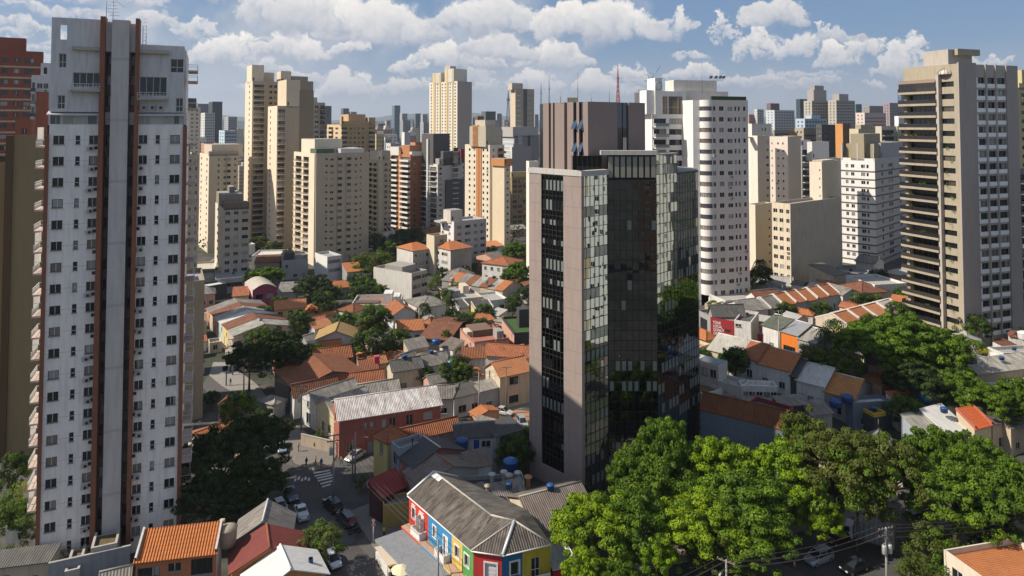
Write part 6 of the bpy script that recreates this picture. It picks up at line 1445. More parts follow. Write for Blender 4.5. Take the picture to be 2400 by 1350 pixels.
# white corrugated lean-to with a red fascia, right of the coloured house
q = on_g(1293, 1255, 4.2)
house('white ribbed lean-to with a red front next to the coloured corner house', (1296, 1330), (1350, 1318), (1300, 1235), 3.6, 1.0, 'shed', CW, wall((.5, .02, .02), .7, .1))
# ------------------------------------------------------------------ roads
def asphalt():
    m, t, p = new_mat('asphalt'); tc = t.node('ShaderNodeTexCoord'); n = t.noise(tc.outputs['Object'], .25, 6, .6); n2 = t.noise(tc.outputs['Object'], 6, 3, .6)
    c = t.mix(t.ss(n, .35, .7), (.035, .033, .032, 1), (.068, .063, .059, 1)); vo = t.node('ShaderNodeTexVoronoi'); vo.inputs['Scale'].default_value = .16; t.l.new(tc.outputs['Object'], vo.inputs['Vector']); sc_ = t.node('ShaderNodeSeparateColor'); t.l.new(vo.outputs['Color'], sc_.inputs[0]); c = t.mix(t.m('MULTIPLY', t.m('GREATER_THAN', sc_.outputs[0], .62), .55), c, (.10, .094, .088, 1)); c = t.mix(t.m('MULTIPLY', n2, .3), c, (.12, .115, .11, 1))
    t.l.new(c, p.inputs['Base Color']); p.inputs['Roughness'].default_value = .9; return m
ASPH = asphalt(); PAVE = wall((.17, .155, .14), .92, .6); CONCP = wall((.26, .24, .215), .92, .5); PAINT = plain((.55, .54, .50), .8, 0, 'road_paint', .6)
ROADS = []
def on_road(x, y, m=1.5):
    for P in ROADS:
        ins = False; n = len(P)
        for i in range(n):
            (x1, y1), (x2, y2) = P[i], P[i - 1]
            if (y1 > y) != (y2 > y) and x < (x2 - x1) * (y - y1) / (y2 - y1) + x1: ins = not ins
        if ins: return True
    return False
def sheet(name, pts, dz, mat, kind='structure', label=None, cat=None, kerb=0.0):
    v = [on_g(x, y) for x, y in pts]
    b = MB()
    # triangulate as a fan from a subdivided polygon following the terrain
    import mathutils.geometry as mg
    P = [(p.x, p.y) for p in v]; ROADS.append(P); tri = mg.tessellate_polygon([[Vector((x, y, 0)) for x, y in P]])
    def emit(a, c, d, dep):
        e = max((Vector(a) - Vector(c)).length, (Vector(c) - Vector(d)).length, (Vector(d) - Vector(a)).length)
        if e > 9 and dep < 6:
            ac, cd, da = [((p[0] + q_[0]) / 2, (p[1] + q_[1]) / 2) for p, q_ in ((a, c), (c, d), (d, a))]
            emit(a, ac, da, dep + 1); emit(ac, c, cd, dep + 1); emit(da, cd, d, dep + 1); emit(ac, cd, da, dep + 1)
        else:
            pts_ = [(x, y, gz(x, y) + dz) for x, y in (a, c, d)]
            if (Vector(pts_[1]) - Vector(pts_[0])).cross(Vector(pts_[2]) - Vector(pts_[0])).z < 0: pts_.reverse()
            b.face(pts_, mat)
    for t_ in tri: emit(P[t_[0]], P[t_[1]], P[t_[2]], 0)
    if kerb:
        for i in range(len(P)):
            a, c = P[i], P[(i + 1) % len(P)]; b.face([(a[0], a[1], gz(*a) - .03), (c[0], c[1], gz(*c) - .03), (c[0], c[1], gz(*c) + dz), (a[0], a[1], gz(*a) + dz)], CONCP)
    o = b.build(name, kind=kind)
    if label: tag(o, label, cat); 
    return o
sheet('road', [(470, 905), (540, 965), (610, 1020), (640, 1100), (600, 1180), (560, 1400), (960, 1400), (880, 1290), (835, 1215), (800, 1170), (770, 1120), (735, 1110), (690, 1090), (672, 1060), (640, 1005), (560, 935), (490, 880)], .03, ASPH)
sheet('side_road', [(735, 1110), (770, 1120), (800, 1170), (835, 1215), (900, 1180), (960, 1150), (880, 1060), (800, 1080)], .036, ASPH)
sheet('road', [(1150, 1400), (1500, 1345), (1800, 1280), (2100, 1180), (2500, 1100), (2900, 1300), (2300, 1450), (1700, 1500)], .03, ASPH)
sheet('street', [(1632, 790), (1700, 800), (1800, 850), (1830, 845), (1720, 785), (1660, 770), (1632, 768)], .03, ASPH)
sheet('street', [(1900, 735), (1960, 745), (2060, 705), (2130, 690), (2130, 680), (2020, 690), (1960, 705), (1890, 722)], .03, ASPH)
sheet('lane', [(1030, 965), (1130, 972), (1240, 955), (1240, 940), (1130, 955), (1040, 945)], .03, CONCP)
sheet('brick_yard', [(1190, 1040), (1245, 1060), (1245, 965), (1205, 960)], .045, wall((.34, .17, .10), .9, .4))
sheet('pavement', [(820, 1200), (880, 1290), (960, 1400), (1110, 1400), (1000, 1290), (905, 1190), (870, 1180)], .15, PAVE, kerb=1)
sheet('pavement', [(668, 1040), (690, 1085), (735, 1104), (775, 1095), (790, 1065), (760, 1050), (700, 1000), (650, 990)], .15, PAVE, kerb=1)
sheet('pavement', [(490, 880), (520, 905), (600, 950), (640, 950), (600, 900), (530, 850), (500, 850)], .15, CONCP, kerb=1)
sheet('pavement', [(1300, 1370), (1500, 1340), (1640, 1310), (1760, 1282), (1740, 1270), (1500, 1300), (1290, 1330)], .15, wall((.30, .25, .21), .9, .4), kerb=1)
sheet('pavement', [(1760, 1270), (1960, 1230), (2110, 1168), (2100, 1155), (1940, 1205), (1740, 1255)], .15, PAVE, kerb=1)
for (a, c) in (((735, 1108), (773, 1101)), ((737, 1115), (775, 1107)), ((742, 1120), (779, 1112)), ((745, 1126), (780, 1118)), ((751, 1133), (779, 1126)), ((755, 1140), (775, 1134))):
    sheet('road_marking', [(a[0], a[1]), (c[0], c[1]), (c[0], c[1] + 3.2), (a[0], a[1] + 3.2)], .045, PAINT)
for (x, y) in ((690, 1122), (698, 1119), (706, 1122), (714, 1119), (722, 1121)): sheet('road_marking', [(x, y), (x + 5, y - 2), (x + 4, y + 6), (x - 1, y + 7)], .045, PAINT)
# ------------------------------------------------------------------ cars
TYRE = plain((.015, .015, .015), .8, 0, 'tyre_rubber'); RIM = plain((.35, .35, .36), .35, .6, 'wheel_rim'); CGL = plain((.02, .025, .03), .05, 0, 'car_glass', 0); LAMP = plain((.6, .6, .58), .2, 0, 'headlight_lens'); TAIL = plain((.35, .01, .01), .3, 0, 'tail_light_lens')
WHEEL = {}
def wheel_mesh():
    if 'w' not in WHEEL:
        t_ = MB(); n = 16
        for (x0, x1, r0, m_) in ((-.11, .11, .33, TYRE),):
            ring = [(math.cos(2 * math.pi * k / n), math.sin(2 * math.pi * k / n)) for k in range(n)]
            for k in range(n):
                a, c = ring[k], ring[(k + 1) % n]
                t_.face([(a[0] * .33, -.11, a[1] * .33), (c[0] * .33, -.11, c[1] * .33), (c[0] * .33, .11, c[1] * .33), (a[0] * .33, .11, a[1] * .33)], TYRE, smooth=True)
                for y in (-.11, .11): t_.face([(a[0] * .33, y, a[1] * .33), (c[0] * .33, y, c[1] * .33), (c[0] * .2, y * 1.02, c[1] * .2), (a[0] * .2, y * 1.02, a[1] * .2)], TYRE)
        r_ = MB()
        for y in (-.115, .115): r_.face([(.2 * a, y, .2 * c) for a, c in ring], RIM)
        WHEEL['w'] = t_.mesh('wheel'); WHEEL['r'] = r_.mesh('rim')
    return WHEEL['w'], WHEEL['r']
CARM = {}
def car_meshes(col, kind):
    k = (col, kind)
    if k in CARM: return CARM[k]
    mt, t, p = new_mat('car_paint'); p.inputs['Base Color'].default_value = c4(col); p.inputs['Metallic'].default_value = .35; p.inputs['Roughness'].default_value = .28; p.inputs['Coat Weight'].default_value = .5
    b = MB(); L = {'suv': 2.25, 'hatch': 1.95, 'sedan': 2.2, 'pickup': 2.3}[kind]; hw = .88 if kind != 'suv' else .92; up = .12 if kind in ('suv', 'pickup') else 0
    # x forward ; rings: x, half width, z bottom, z shoulder
    secs = [(-L, hw * .84, .42, .72 + up), (-L + .12, hw * .93, .32, .86 + up), (-L + .6, hw, .25, .93 + up), (-.4, hw, .24, .92 + up), (L - 1.2, hw, .25, .90 + up), (L - .45, hw * .97, .28, .80 + up), (L - .1, hw * .86, .34, .68 + up), (L, hw * .74, .42, .58 + up)]
    prev = None
    for (x, w, z0, z1) in secs:
        ring = [(x, -w * .94, z0), (x, -w, (z0 + z1) / 2 - .05), (x, -w * .97, z1 - .08), (x, -w * .86, z1), (x, w * .86, z1), (x, w * .97, z1 - .08), (x, w, (z0 + z1) / 2 - .05), (x, w * .94, z0)]
        if prev:
            for i in range(8): j = (i + 1) % 8; b.face([prev[i], ring[i], ring[j], prev[j]], mt, smooth=i not in (7,))
        else: b.face(list(reversed(ring)), mt)
        prev = ring
    b.face(prev, mt)
    # glasshouse
    g = MB(); zs = .90 + up; zt = zs + (.56 if kind != 'suv' else .64)
    x0, x1, x2, x3 = {'suv': (-L + .12, -L + .45, .35, 1.15), 'hatch': (-L + .2, -L + .65, .25, 1.05), 'sedan': (-L + .65, -L + 1.25, .15, 1.0), 'pickup': (-.75, -.55, .45, 1.2)}[kind]
    wb, wt = hw * .86, hw * .66
    B4 = [(x0, -wb, zs), (x3, -wb, zs), (x3, wb, zs), (x0, wb, zs)]; Tp = [(x1, -wt, zt), (x2, -wt, zt), (x2, wt, zt), (x1, wt, zt)]
    for i in range(4): j = (i + 1) % 4; g.face([B4[i], B4[j], Tp[j], Tp[i]], CGL)
    b.box(x1 - .02, x2 + .02, -wt - .02, wt + .02, zt, zt + .045, mt)
    for (i, s_) in ((0, 1), (1, 1), (2, 1), (3, 1)):
        b.tube([B4[i], Tp[i]], .035, mt, 4, False)
    for s_ in (-1, 1): xm = (x1 + x2) / 2; b.tube([(xm, s_ * (wb + .004), zs), (xm, s_ * (wt + .012), zt)], .04, mt, 4, False); b.box(x3 - .25, x3 - .1, s_ * (wb + .05) - .1, s_ * (wb + .05) + .1, zs, zs + .14, mt)
    if kind == 'pickup': b.box(-L + .1, -.85, -hw * .86, hw * .86, zs - .02, zs + .16, plain((.55, .56, .58), .5, .1, 'bed_cover'))
    hl = MB(); hl.box(L - .16, L - .03, -.16, .16, .60 + up, .74 + up, LAMP); tl = MB(); tl.box(-L - .015, -L + .06, -.12, .12, .66 + up, .84 + up, TAIL)
    pl = MB(); pl.box(-L - .03, -L - .002, -.22, .22, .5 + up, .62 + up, plain((.6, .6, .6), .5, 0, 'number_plate'))
    CARM[k] = (b.mesh('body'), g.mesh('windows'), hl.mesh('headlight'), tl.mesh('tail_light'), pl.mesh('number_plate'), L, hw); return CARM[k]
def car(label, rear, front, col, kind='hatch', cat='car', lift=.04):
    a, c = on_g(*rear), on_g(*front); v = Vector((c.x - a.x, c.y - a.y)); ang = math.atan2(v.y, v.x); m_ = (a + c) / 2
    bo, wi, hl, tl, pl, L, hw = car_meshes(col, kind)
    o = thing('parked_car', label, cat, (m_.x, m_.y, gz(m_.x, m_.y) + lift), ang)
    link('body', bo, o); link('window_band', wi, o); link('number_plate', pl, o); wt_, wr = wheel_mesh()
    for s_ in (-1, 1):
        link('headlight', hl, o, (0, s_ * hw * .6, 0)); link('tail_light', tl, o, (0, s_ * hw * .68, 0))
        for x in (-L * .62, L * .64): w = link('wheel', wt_, o, (x, s_ * (hw - .1), .33)); link('rim', wr, w)
    return o
SIL, WHC, BLK, DGR = (.38, .42, .46), (.62, .63, .64), (.012, .012, .014), (.06, .065, .07)
car('silver blue hatchback parked under the dark street tree', (656, 1040), (664, 1072), (.25, .32, .40), 'hatch')
car('silver car half hidden by the dark street tree behind the hatchback', (655, 1005), (659, 1024), SIL, 'hatch')
car('white hatchback parked beside the brown gabled roof', (646, 1178), (668, 1216), WHC, 'hatch')
car('dark blue grey car in the street left of the pickup', (676, 1150), (690, 1184), (.05, .07, .10), 'sedan')
car('white pickup with a covered bed driving up the street', (716, 1236), (697, 1186), WHC, 'pickup', 'pickup')
car('black car with a glossy roof in the middle of the street', (793, 1206), (766, 1180), BLK, 'suv')
car('dark grey sport utility car following the black car', (826, 1242), (798, 1210), DGR, 'suv')
car('white car speckled by leaf shade under the small street tree', (770, 1304), (790, 1340), WHC, 'hatch')
car('white sedan parked in front of the red rendered house', (852, 1064), (814, 1086), (.55, .54, .50), 'sedan')
car('silver minivan parked beside the office tower', (1216, 984), (1232, 1012), SIL, 'suv')
car('white car on the lane above the black sheet roof', (1166, 968), (1194, 974), WHC, 'sedan')
car('silver car at the bottom of the right street', (1952, 1304), (1886, 1330), SIL, 'suv')
car('black car parked below the silver car on the right street', (2034, 1326), (1970, 1350), BLK, 'sedan')
car('black car in deep shade beyond the box truck', (2174, 1196), (2134, 1214), BLK, 'suv')
car('dark red car in the shade of the big trees', (1990, 1262), (1936, 1280), (.10, .01, .01), 'hatch')
car('grey car parked in shade under the left trees of the right street', (1800, 1296), (1850, 1285), DGR, 'hatch')
car('blue car parked at the far end of the left street', (545, 872), (556, 860), (.03, .08, .2), 'hatch')
car('white car parked in the tiled yard behind the fence at the far left street', (560, 858), (570, 850), WHC, 'hatch')
car('purple white van between the orange roofs on the right', (2092, 925), (2106, 918), (.45, .42, .6), 'suv', 'van')
car('white car near the patterned mural building', (792, 668), (806, 664), WHC, 'hatch')
# red scooter, motorcycle
def moto(label, px, py, ang, col):
    p = on_g(px, py); o = thing('motorcycle', label, 'motorcycle', (p.x, p.y, gz(p.x, p.y) + .04), R(ang)); mt = plain(col, .4, .2, 'motorcycle_paint')
    b = MB(); b.tube([(-.55, 0, .55), (-.1, 0, .78), (.35, 0, .85), (.6, 0, .8)], [.12, .17, .16, .07], mt, 8); b.tube([(.45, 0, .9), (.68, 0, .32)], .04, M_STEEL, 6); b.tube([(.42, -.34, 1.05), (.5, 0, .98), (.42, .34, 1.05)], .025, M_BLACK, 5); b.tube([(-.5, 0, .6), (-.62, 0, .32)], .05, M_STEEL, 5); b.box(-.25, .25, -.12, .12, .3, .6, M_BLACK); b.build('body', o)
    s_ = MB(); s_.tube([(-.8, 0, .82), (-.4, 0, .86), (0, 0, .84)], [.1, .14, .1], M_BLACK, 6); s_.build('seat', o)
    for x in (-.66, .70): w = link('wheel', wheel_mesh()[0], o, (x, 0, .32)); w.scale = (.95, .5, .95)
moto('black motorcycle parked at the kerb behind the dark grey car', 832, 1252, 200, (.02, .03, .03))
moto('black motorcycle by the red rendered house', 818, 1050, 150, (.02, .02, .02))
moto('dark motorcycle beside an orange cone on the right street', 1848, 1322, 20, (.1, .1, .1))
# box truck
def truck():
    a, c = on_g(2100, 1296), on_g(1990, 1262); v = Vector((c.x - a.x, c.y - a.y)); o = thing('box_truck', 'grey box truck with a white cab parked under the wires', 'truck', (a.x, a.y, .04), math.atan2(v.y, v.x))
    bx = MB(); bm_ = corrug((.26, .27, .28), .7, .3, .5, .3); bx.box(.1, 5.3, -1.15, 1.15, .95, 3.45, bm_); bx.box(0.06, .098, -1.18, 1.18, .9, 3.5, M_STEEL); 
    for y in (-1.17, 1.152): bx.box(.1, 5.3, y, y + .018, .9, 1.02, M_STEEL); 
    for x in (.1, 1.9, 3.6, 5.2): bx.box(x, x + .1, -1.175, -1.152, 1.03, 3.45, M_STEEL)
    bx.build('cargo_box', o)
    ch = MB(); ch.box(.3, 7.0, -.45, .45, .5, .94, M_BLACK); ch.build('chassis', o)
    cb = MB(); wp = plain((.6, .6, .62), .3, .1, 'white_cab_paint'); pr = [(5.5, .5), (5.5, 2.35), (6.5, 2.4), (7.25, 1.55), (7.4, 1.2), (7.4, .5)]
    for y in (-1.02, 1.02): cb.face([(x, y, z) for x, z in (pr if y > 0 else reversed(pr))], wp)
    for i in range(len(pr)): (x0, z0), (x1, z1) = pr[i], pr[(i + 1) % len(pr)]; cb.face([(x0, -1.02, z0), (x1, -1.02, z1), (x1, 1.02, z1), (x0, 1.02, z0)], wp)
    cb.build('cab', o)
    g = MB(); g.face([(6.56, -.9, 2.36), (7.27, -.95, 1.58), (7.27, .95, 1.58), (6.56, .9, 2.36)], CGL); 
    for y in (-1.03, 1.03): g.face([(5.9, y, 1.5), (7.0, y, 1.5), (6.5, y, 2.2), (5.9, y, 2.2)], CGL)
    g.build('window_band', o)
    for x in (1.3, 6.4):
        for s_ in (-1, 1): w = link('wheel', wheel_mesh()[0], o, (x, s_ * .9, .45)); w.scale = (1.35, 1.5, 1.35)
    for s_ in (-1, 1): hl = MB(); hl.box(7.38, 7.43, s_ * .75 - .15, s_ * .75 + .15, .7, .95, LAMP); hl.build('headlight', o)
truck()
# ------------------------------------------------------------------ people
def person_mesh(shirt, pants, skin, stride=.22, hair=(.02, .015, .01)):
    me = bpy.data.meshes.new('skel'); s_ = stride
    V = [(0, 0, .95), (0, 0, 1.15), (0, 0, 1.38), (0, 0, 1.5), (0, 0, 1.60), (.01, 0, 1.72), (-.17, 0, 1.40), (-.22, s_ * .4, 1.13), (-.21, s_ * .9 + .04, .90), (.17, 0, 1.40), (.22, -s_ * .4, 1.13), (.21, -s_ * .8 + .06, .90),
         (-.09, 0, .88), (-.10, -s_ * .5 + .03, .48), (-.10, -s_, .08), (-.10, -s_ + .14, .03), (.09, 0, .88), (.10, s_ * .6 + .03, .48), (.10, s_, .08), (.10, s_ + .14, .03)]
    E = [(0, 1), (1, 2), (2, 3), (3, 4), (4, 5), (2, 6), (6, 7), (7, 8), (2, 9), (9, 10), (10, 11), (0, 12), (12, 13), (13, 14), (14, 15), (0, 16), (16, 17), (17, 18), (18, 19)]
    Rr = [.14, .13, .15, .06, .10, .09, .065, .045, .035, .065, .045, .035, .095, .065, .045, .035, .095, .065, .045, .035]
    me.from_pydata(V, E, []); o = bpy.data.objects.new('skel', me); COL.objects.link(o)
    m1 = o.modifiers.new('s', 'SKIN'); lay = me.skin_vertices[0].data if me.skin_vertices else None
    if lay is None: bpy.context.view_layer.objects.active = o; lay = me.skin_vertices[0].data
    for i, r_ in enumerate(Rr): lay[i].radius = (r_ * (1.25 if i in (1, 2) else 1), r_)
    lay[0].use_root = True
    m2 = o.modifiers.new('u', 'SUBSURF'); m2.levels = 1; m2.render_levels = 1
    dg = bpy.context.evaluated_depsgraph_get(); nm = bpy.data.meshes.new_from_object(o.evaluated_get(dg)); bpy.data.objects.remove(o)
    for c in (shirt, pants, skin, hair): nm.materials.append(plain(c, .8, 0, 'cloth_and_skin', 0))
    for p in nm.polygons:
        z = p.center.z; x = abs(p.center.x); p.use_smooth = True
        p.material_index = 3 if (z > 1.68 or (z > 1.60 and p.center.y < -.03)) else 2 if z > 1.46 or (x > .16 and z < 1.2 and z > .8) else 1 if z < .95 else 0
    nm.name = 'body'; return nm
def person(label, px, py, shirt, pants, ang, st=.2):
    p = on_g(px, py); z = gz(p.x, p.y) + .16; o = thing('person', label, 'person', (p.x, p.y, z), R(ang)); link('body', person_mesh(shirt, pants, (.25, .13, .08), st), o); return o
try:
    person('person in dark clothes standing on the street corner', 718, 1096, (.02, .025, .03), (.02, .02, .03), 40, .1)
    person('person in an orange top waiting left of the crossing', 740, 1092, (.5, .08, .02), (.05, .02, .02), 120, .1)
    person('person in a blue top stepping onto the crossing', 753, 1098, (.03, .05, .2), (.2, .03, .02), 200, .25)
    person('person in black climbing on the red gable end of the coloured house', 966, 1150, (.02, .02, .02), (.01, .01, .02), 250, .15).location.z = 7.3
    for i_, (lb_, x_, y_, a_) in enumerate((('person in a white shirt walking on the pavement beside the ramp wall', 700, 1060, 60), ('person in grey beside the parked white sedan', 800, 1092, 150), ('person in a yellow top on the pavement near the sign post', 900, 1262, 30), ('person in a red top by the terrace tables', 948, 1300, 200), ('person in a pale top on the pavement under the trees', 1600, 1322, 80), ('person in a blue shirt near the far left street trees', 540, 905, 10))): person(lb_, x_, y_, ((.6, .6, .58), (.2, .2, .2), (.6, .4, .03), (.45, .04, .03), (.5, .45, .4), (.05, .1, .3))[i_], (.03, .03, .05), a_, .22)
except Exception as ex_: print('person failed', ex_)
# ------------------------------------------------------------------ poles, wires, tanks, dishes
WOOD = wall((.16, .14, .12), .9, .4); CPOLE = wall((.28, .27, .25), .9, .4); INS = plain((.3, .18, .12), .4, 0, 'insulator'); TRF = plain((.42, .43, .42), .5, .2, 'transformer_casing')
def pole(label, px, py, h, ang=0, lamp=False, trafo=0, arms=2, conc=True, base_is_top=False):
    if base_is_top: p = on_g(px, py, h)
    else: p = on_g(px, py)
    o = thing('utility_pole', label, 'utility pole', (p.x, p.y, gz(p.x, p.y)), R(ang)); b = MB(); b.tube([(0, 0, -.3), (0, 0, h)], [.17, .11], CPOLE if conc else WOOD, 8); b.build('pole_shaft', o)
    for k in range(arms):
        q = MB(); z = h - .25 - .9 * k; q.box(-1.1, 1.1, -.06, .06, z, z + .12, WOOD)
        for x in (-1, -.5, .5, 1): q.lathe([(.0, .28), (.07, .26), (.07, .13), (.04, .12)], INS, (x, 0, z), 6)
        q.build('cross_arm', o)
    for k in range(trafo):
        q = MB(); x = (-.42, .42, 0)[k]; y = (0, 0, -.5)[k]; q.lathe([(0, 1.15), (.26, 1.1), (.29, 1.0), (.29, .1), (.25, 0), (0, 0)], TRF, (x, y - .15, h - 3.2), 12)
        for a in (-.1, .1): q.lathe([(0, .3), (.04, .3), (.05, 0)], INS, (x + a, y - .15, h - 2.1), 6)
        q.build('transformer', o)
    if lamp:
        q = MB(); q.tube([(0, .0, h - 1.6), (0, -1.0, h - .7), (0, -1.9, h - .55)], .04, M_STEEL, 6); q.build('lamp_arm', o); q = MB(); q.tube([(0, -1.8, h - .56), (0, -2.5, h - .5)], [.09, .13], plain((.5, .5, .48), .4, .2, 'lamp_head'), 8); q.build('lamp_head', o)
    return Vector((p.x, p.y, gz(p.x, p.y) + h))
PA = pole('tall dark pole with cables at the street crossing', 781, 1178, 11, 20, trafo=1, arms=2)
PB = pole('pole with a transformer beside the shaded garage roof', 706, 1010, 9, 10, trafo=1)
PC = pole('pole on the sunny pavement at the far left street', 530, 905, 8, 30, arms=1)
PD = pole('second dark pole of the far left street', 545, 880, 9, 30, arms=1)
PE = pole('thin pole by the left street tree', 571, 935, 9, 30, arms=1)
PF = pole('pole with many cables in front of the white hipped roof house', 1122, 985, 10, 0, trafo=0)
PG = pole('wooden pole before the big white orange roofed house', 1187, 970, 10, 0, arms=1, conc=False)
PH = pole('dark pole in front of the blue wall of the coloured house', 1027, 1262, 8, 0, arms=0, base_is_top=True)
PI = pole('concrete pole with transformers at the bottom of the right street', 2076, 1236, 10.5, 15, trafo=2, base_is_top=True)
PJ = pole('concrete pole with a slanted cross arm under the right trees', 1702, 1312, 10, -35, lamp=True, arms=1, base_is_top=True)
PK = pole('pole beside the red doughnut shop', 1699, 795, 8.5, 10, arms=1)
PL = pole('black pole in front of the white corner shop', 1826, 832, 10, 10, arms=2)
PM = pole('short grey pole by the red gate', 1803, 815, 6, 0, arms=0)
PN = pole('blue grey pole at the right edge near the grey roofed house', 2386, 1030, 7, 0, arms=1)
PO = pole('street lamp pole before the red rendered house', 832, 1130, 8.5, 70, lamp=True, arms=0)
pole('thin lamp post behind the yellow gate', 826, 1128, 7, 0, arms=0)
pole('pole near the big tree on the right behind the orange roofs', 2195, 880, 8, 0, arms=1)
pole('pole in the garden below the white cottage', 982, 790, 8, 0, arms=1)
def cable(a, c, sag=.8, off=(0, 0), rad=.022):
    a, c = Vector(a) + Vector((0, 0, -off[1])), Vector(c) + Vector((0, 0, -off[1])); d = (c - a); s_ = Vector((-d.y, d.x, 0)).normalized() * off[0]; a += s_; c += s_
    b = MB(); b.tube([a.lerp(c, t / 10) - Vector((0, 0, sag * 4 * t / 10 * (1 - t / 10))) for t in range(11)], rad, CABM, 4, False)
    o = b.build('power_cable'); return o
CABM = plain((.05, .05, .05), .7, 0, 'black_cable_sheath'); NC = 0
def cables(a, c, n, txt, sag=.9):
    for k in range(n):
        o = cable(a, c, sag, ((k % 3 - 1) * .8, .1 + .55 * (k // 3) + .05 * k)); tag(o, txt, 'cable', txt)
X1 = on_z(1200, 1500, 10.0); X2 = on_z(2700, 1150, 10.0)
cables(PI, PJ, 5, 'power cable across the right street between the two concrete poles', 1.0)
cables(PI, X2, 4, 'power cable from the transformer pole towards the right edge', 1.0)
cables(PJ, X1, 4, 'power cable leaving the slanted arm pole to the lower left', .9)
cables(PA, PH, 5, 'power cable between the crossing pole and the coloured house pole', .9)
cables(PA, PB, 4, 'power cable from the crossing pole to the garage roof pole', .8)
cables(PB, PE, 3, 'power cable along the left street trees', .6)
cables(PE, PD, 3, 'power cable at the far left street', .4)
cables(PF, PG, 4, 'power cable over the white garden wall', .4)
cables(PL, PK, 3, 'power cable in front of the doughnut shop', .6)
cables(PH, on_z(1130, 1480, 7.0), 4, 'power cable hanging over the pavement awning', .5)
cables(PA, PF, 2, 'power cable crossing the roofs behind the red rendered house', 1.2)
# water tanks
def tank(label, px, py, h, r, ht, col, lid=None):
    p = on_g(px, py, h); o = thing('water_tank', label, 'water tank', (p.x, p.y, gz(p.x, p.y) + h)); m_ = plain(col, .45, 0, 'tank_plastic', .2); b = MB()
    b.lathe([(0, 0), (r * .86, 0), (r * .93, ht * .3), (r, ht), (r, ht + .02)], m_, n=18); b.build('tank_body', o)
    b = MB(); b.lathe([(r * 1.06, ht + .02), (r * 1.06, ht + .12), (r * .5, ht + .12 + r * .28), (r * .18, ht + .2 + r * .3), (0, ht + .2 + r * .3)], plain(lid or col, .4, 0, 'tank_lid', .2), n=18)
    b.build('lid', o)
BL = (.01, .06, .20); BL2 = (.015, .13, .40)
tank('large blue water tank with a ribbed lid next to the office tower foot', 1197, 1102, 4.0, 1.25, 1.5, (.01, .04, .16), (.015, .10, .30))
tank('blue water tank in the yard of the white house with the blue door', 1083, 1052, 4.6, 1.1, 1.5, BL)
tank('blue water tank lid between the corrugated roofs', 1163, 1165, 4.6, 1.1, .8, BL)
tank('bright blue water tank above the white sheet roof on the right', 2169, 938, 5.8, 1.2, 1.0, (.01, .11, .34))
tank('blue water tank under the grey canopy hut', 1880, 958, 3.2, 1.2, 1.4, BL)
tank('blue water tank behind the worn corrugated shed', 1958, 953, 4.2, 1.1, 1.0, BL)
tank('second blue water tank nearer the white flat roof', 1985, 942, 4.6, 1.1, 1.0, BL)
tank('light blue water tank on the white house with the blue door', 1057, 858, 5.6, .9, 1.0, (.10, .30, .42))
tank('blue water tank on the dark roof above the orange house', 1022, 806, 5.2, 1.1, .9, BL)
tank('blue tank among the cars behind the yellow house', 624, 742, 1.0, 1.3, 1.2, (.02, .18, .45))
tank('beige cement water tank between the terracotta house and the maroon roof', 534, 1278, 6.0, 1.15, 2.2, (.36, .30, .22))
tank('small steel tank on the roof of the strip roofed row', 1140, 665, 6.2, .8, 1.2, (.3, .31, .3))
tank('small grey tank on the beige flat roof', 1060, 660, 6.0, .8, 1.1, (.3, .31, .3))
tank('blue tank on the hipped white house beside the street trees', 1182, 618, 6.5, .9, .8, BL)
tank('white round tank at the right edge', 2400, 796, 5.6, 1.2, 1.4, (.6, .6, .6))
# roof vents and chimneys
def vent(label, px, py, h, ht, r=.28, cap_=True, col=(.34, .33, .30)):
    p = on_g(px, py, h); o = thing('roof_vent', label, 'roof vent', (p.x, p.y, gz(p.x, p.y) + h - .6)); m_ = plain(col, .6, .2, 'vent_metal'); b = MB(); b.lathe([(r, 0), (r, ht + .6)], m_, n=12); b.build('vent_pipe', o)
    if cap_: b = MB(); b.lathe([(r * 1.9, ht + .65), (r * 1.9, ht + .8), (0, ht + .95)], m_, n=14); b.lathe([(r * .7, ht + .58), (r * 1.9, ht + .65)], m_, n=14); b.build('cap', o)
vent('grey mushroom vent on the flat beige roof at the lower left', 653, 1290, 5.4, .9, .26)
vent('blue chimney pipe with a grey cowl at the roof edge by the street', 728, 1338, 5.0, 1.6, .3, False, (.02, .06, .16))
vent('rusty capped chimney stack between the corrugated roofs', 1143, 1172, 5.4, 2.0, .28, True, (.30, .24, .18))
vent('dark square stack behind the coloured house roof', 1110, 1178, 5.4, 1.7, .3, False, (.08, .08, .08))
vent('steel pipe near the coloured house roof ridge', 1127, 1182, 5.4, 1.2, .2, False, (.4, .42, .45))
vent('pale cowl on the dark flat roof near the tower', 1193, 1130, 4.8, 1.0, .35, True, (.4, .36, .3))
vent('small brick chimney with an orange tile cap', 1238, 1136, 5.0, 1.1, .35, True, (.45, .22, .10))
for i, (x, y) in enumerate(((1153, 1122), (1181, 1116), (1214, 1118))): vent('round white roof fan, number %s from the left on the dark flat roof' % ('one', 'two', 'three')[i], x, y, 4.8, .6, .32, True, (.45, .46, .46))
vent('vent pipe on the dark grey sheet roof at the right', 2272, 948, 6.4, 1.6, .16, True, (.4, .42, .45))
def dish(label, px, py, h, az=200, r=.45):
    p = on_g(px, py, h); o = thing('satellite_dish', label, 'satellite dish', (p.x, p.y, gz(p.x, p.y) + h), R(az)); b = MB(); b.tube([(0, 0, 0), (0, 0, .9)], .03, M_STEEL, 5); b.build('mast', o)
    b = MB(); b.lathe([(0, 0), (r * .5, .04), (r, .17)], M_STEEL, n=16); d_ = b.build('dish_bowl', o, (0, .02, .95)); d_.rotation_euler = (R(-65), 0, 0)
dish('satellite dish on the flat beige roof at the lower left', 678, 1312, 5.0); dish('satellite dish on the orange house roof by the pink box', 1175, 800, 6.4); dish('small dish on the broad grey roof at the right edge', 2300, 866, 6)
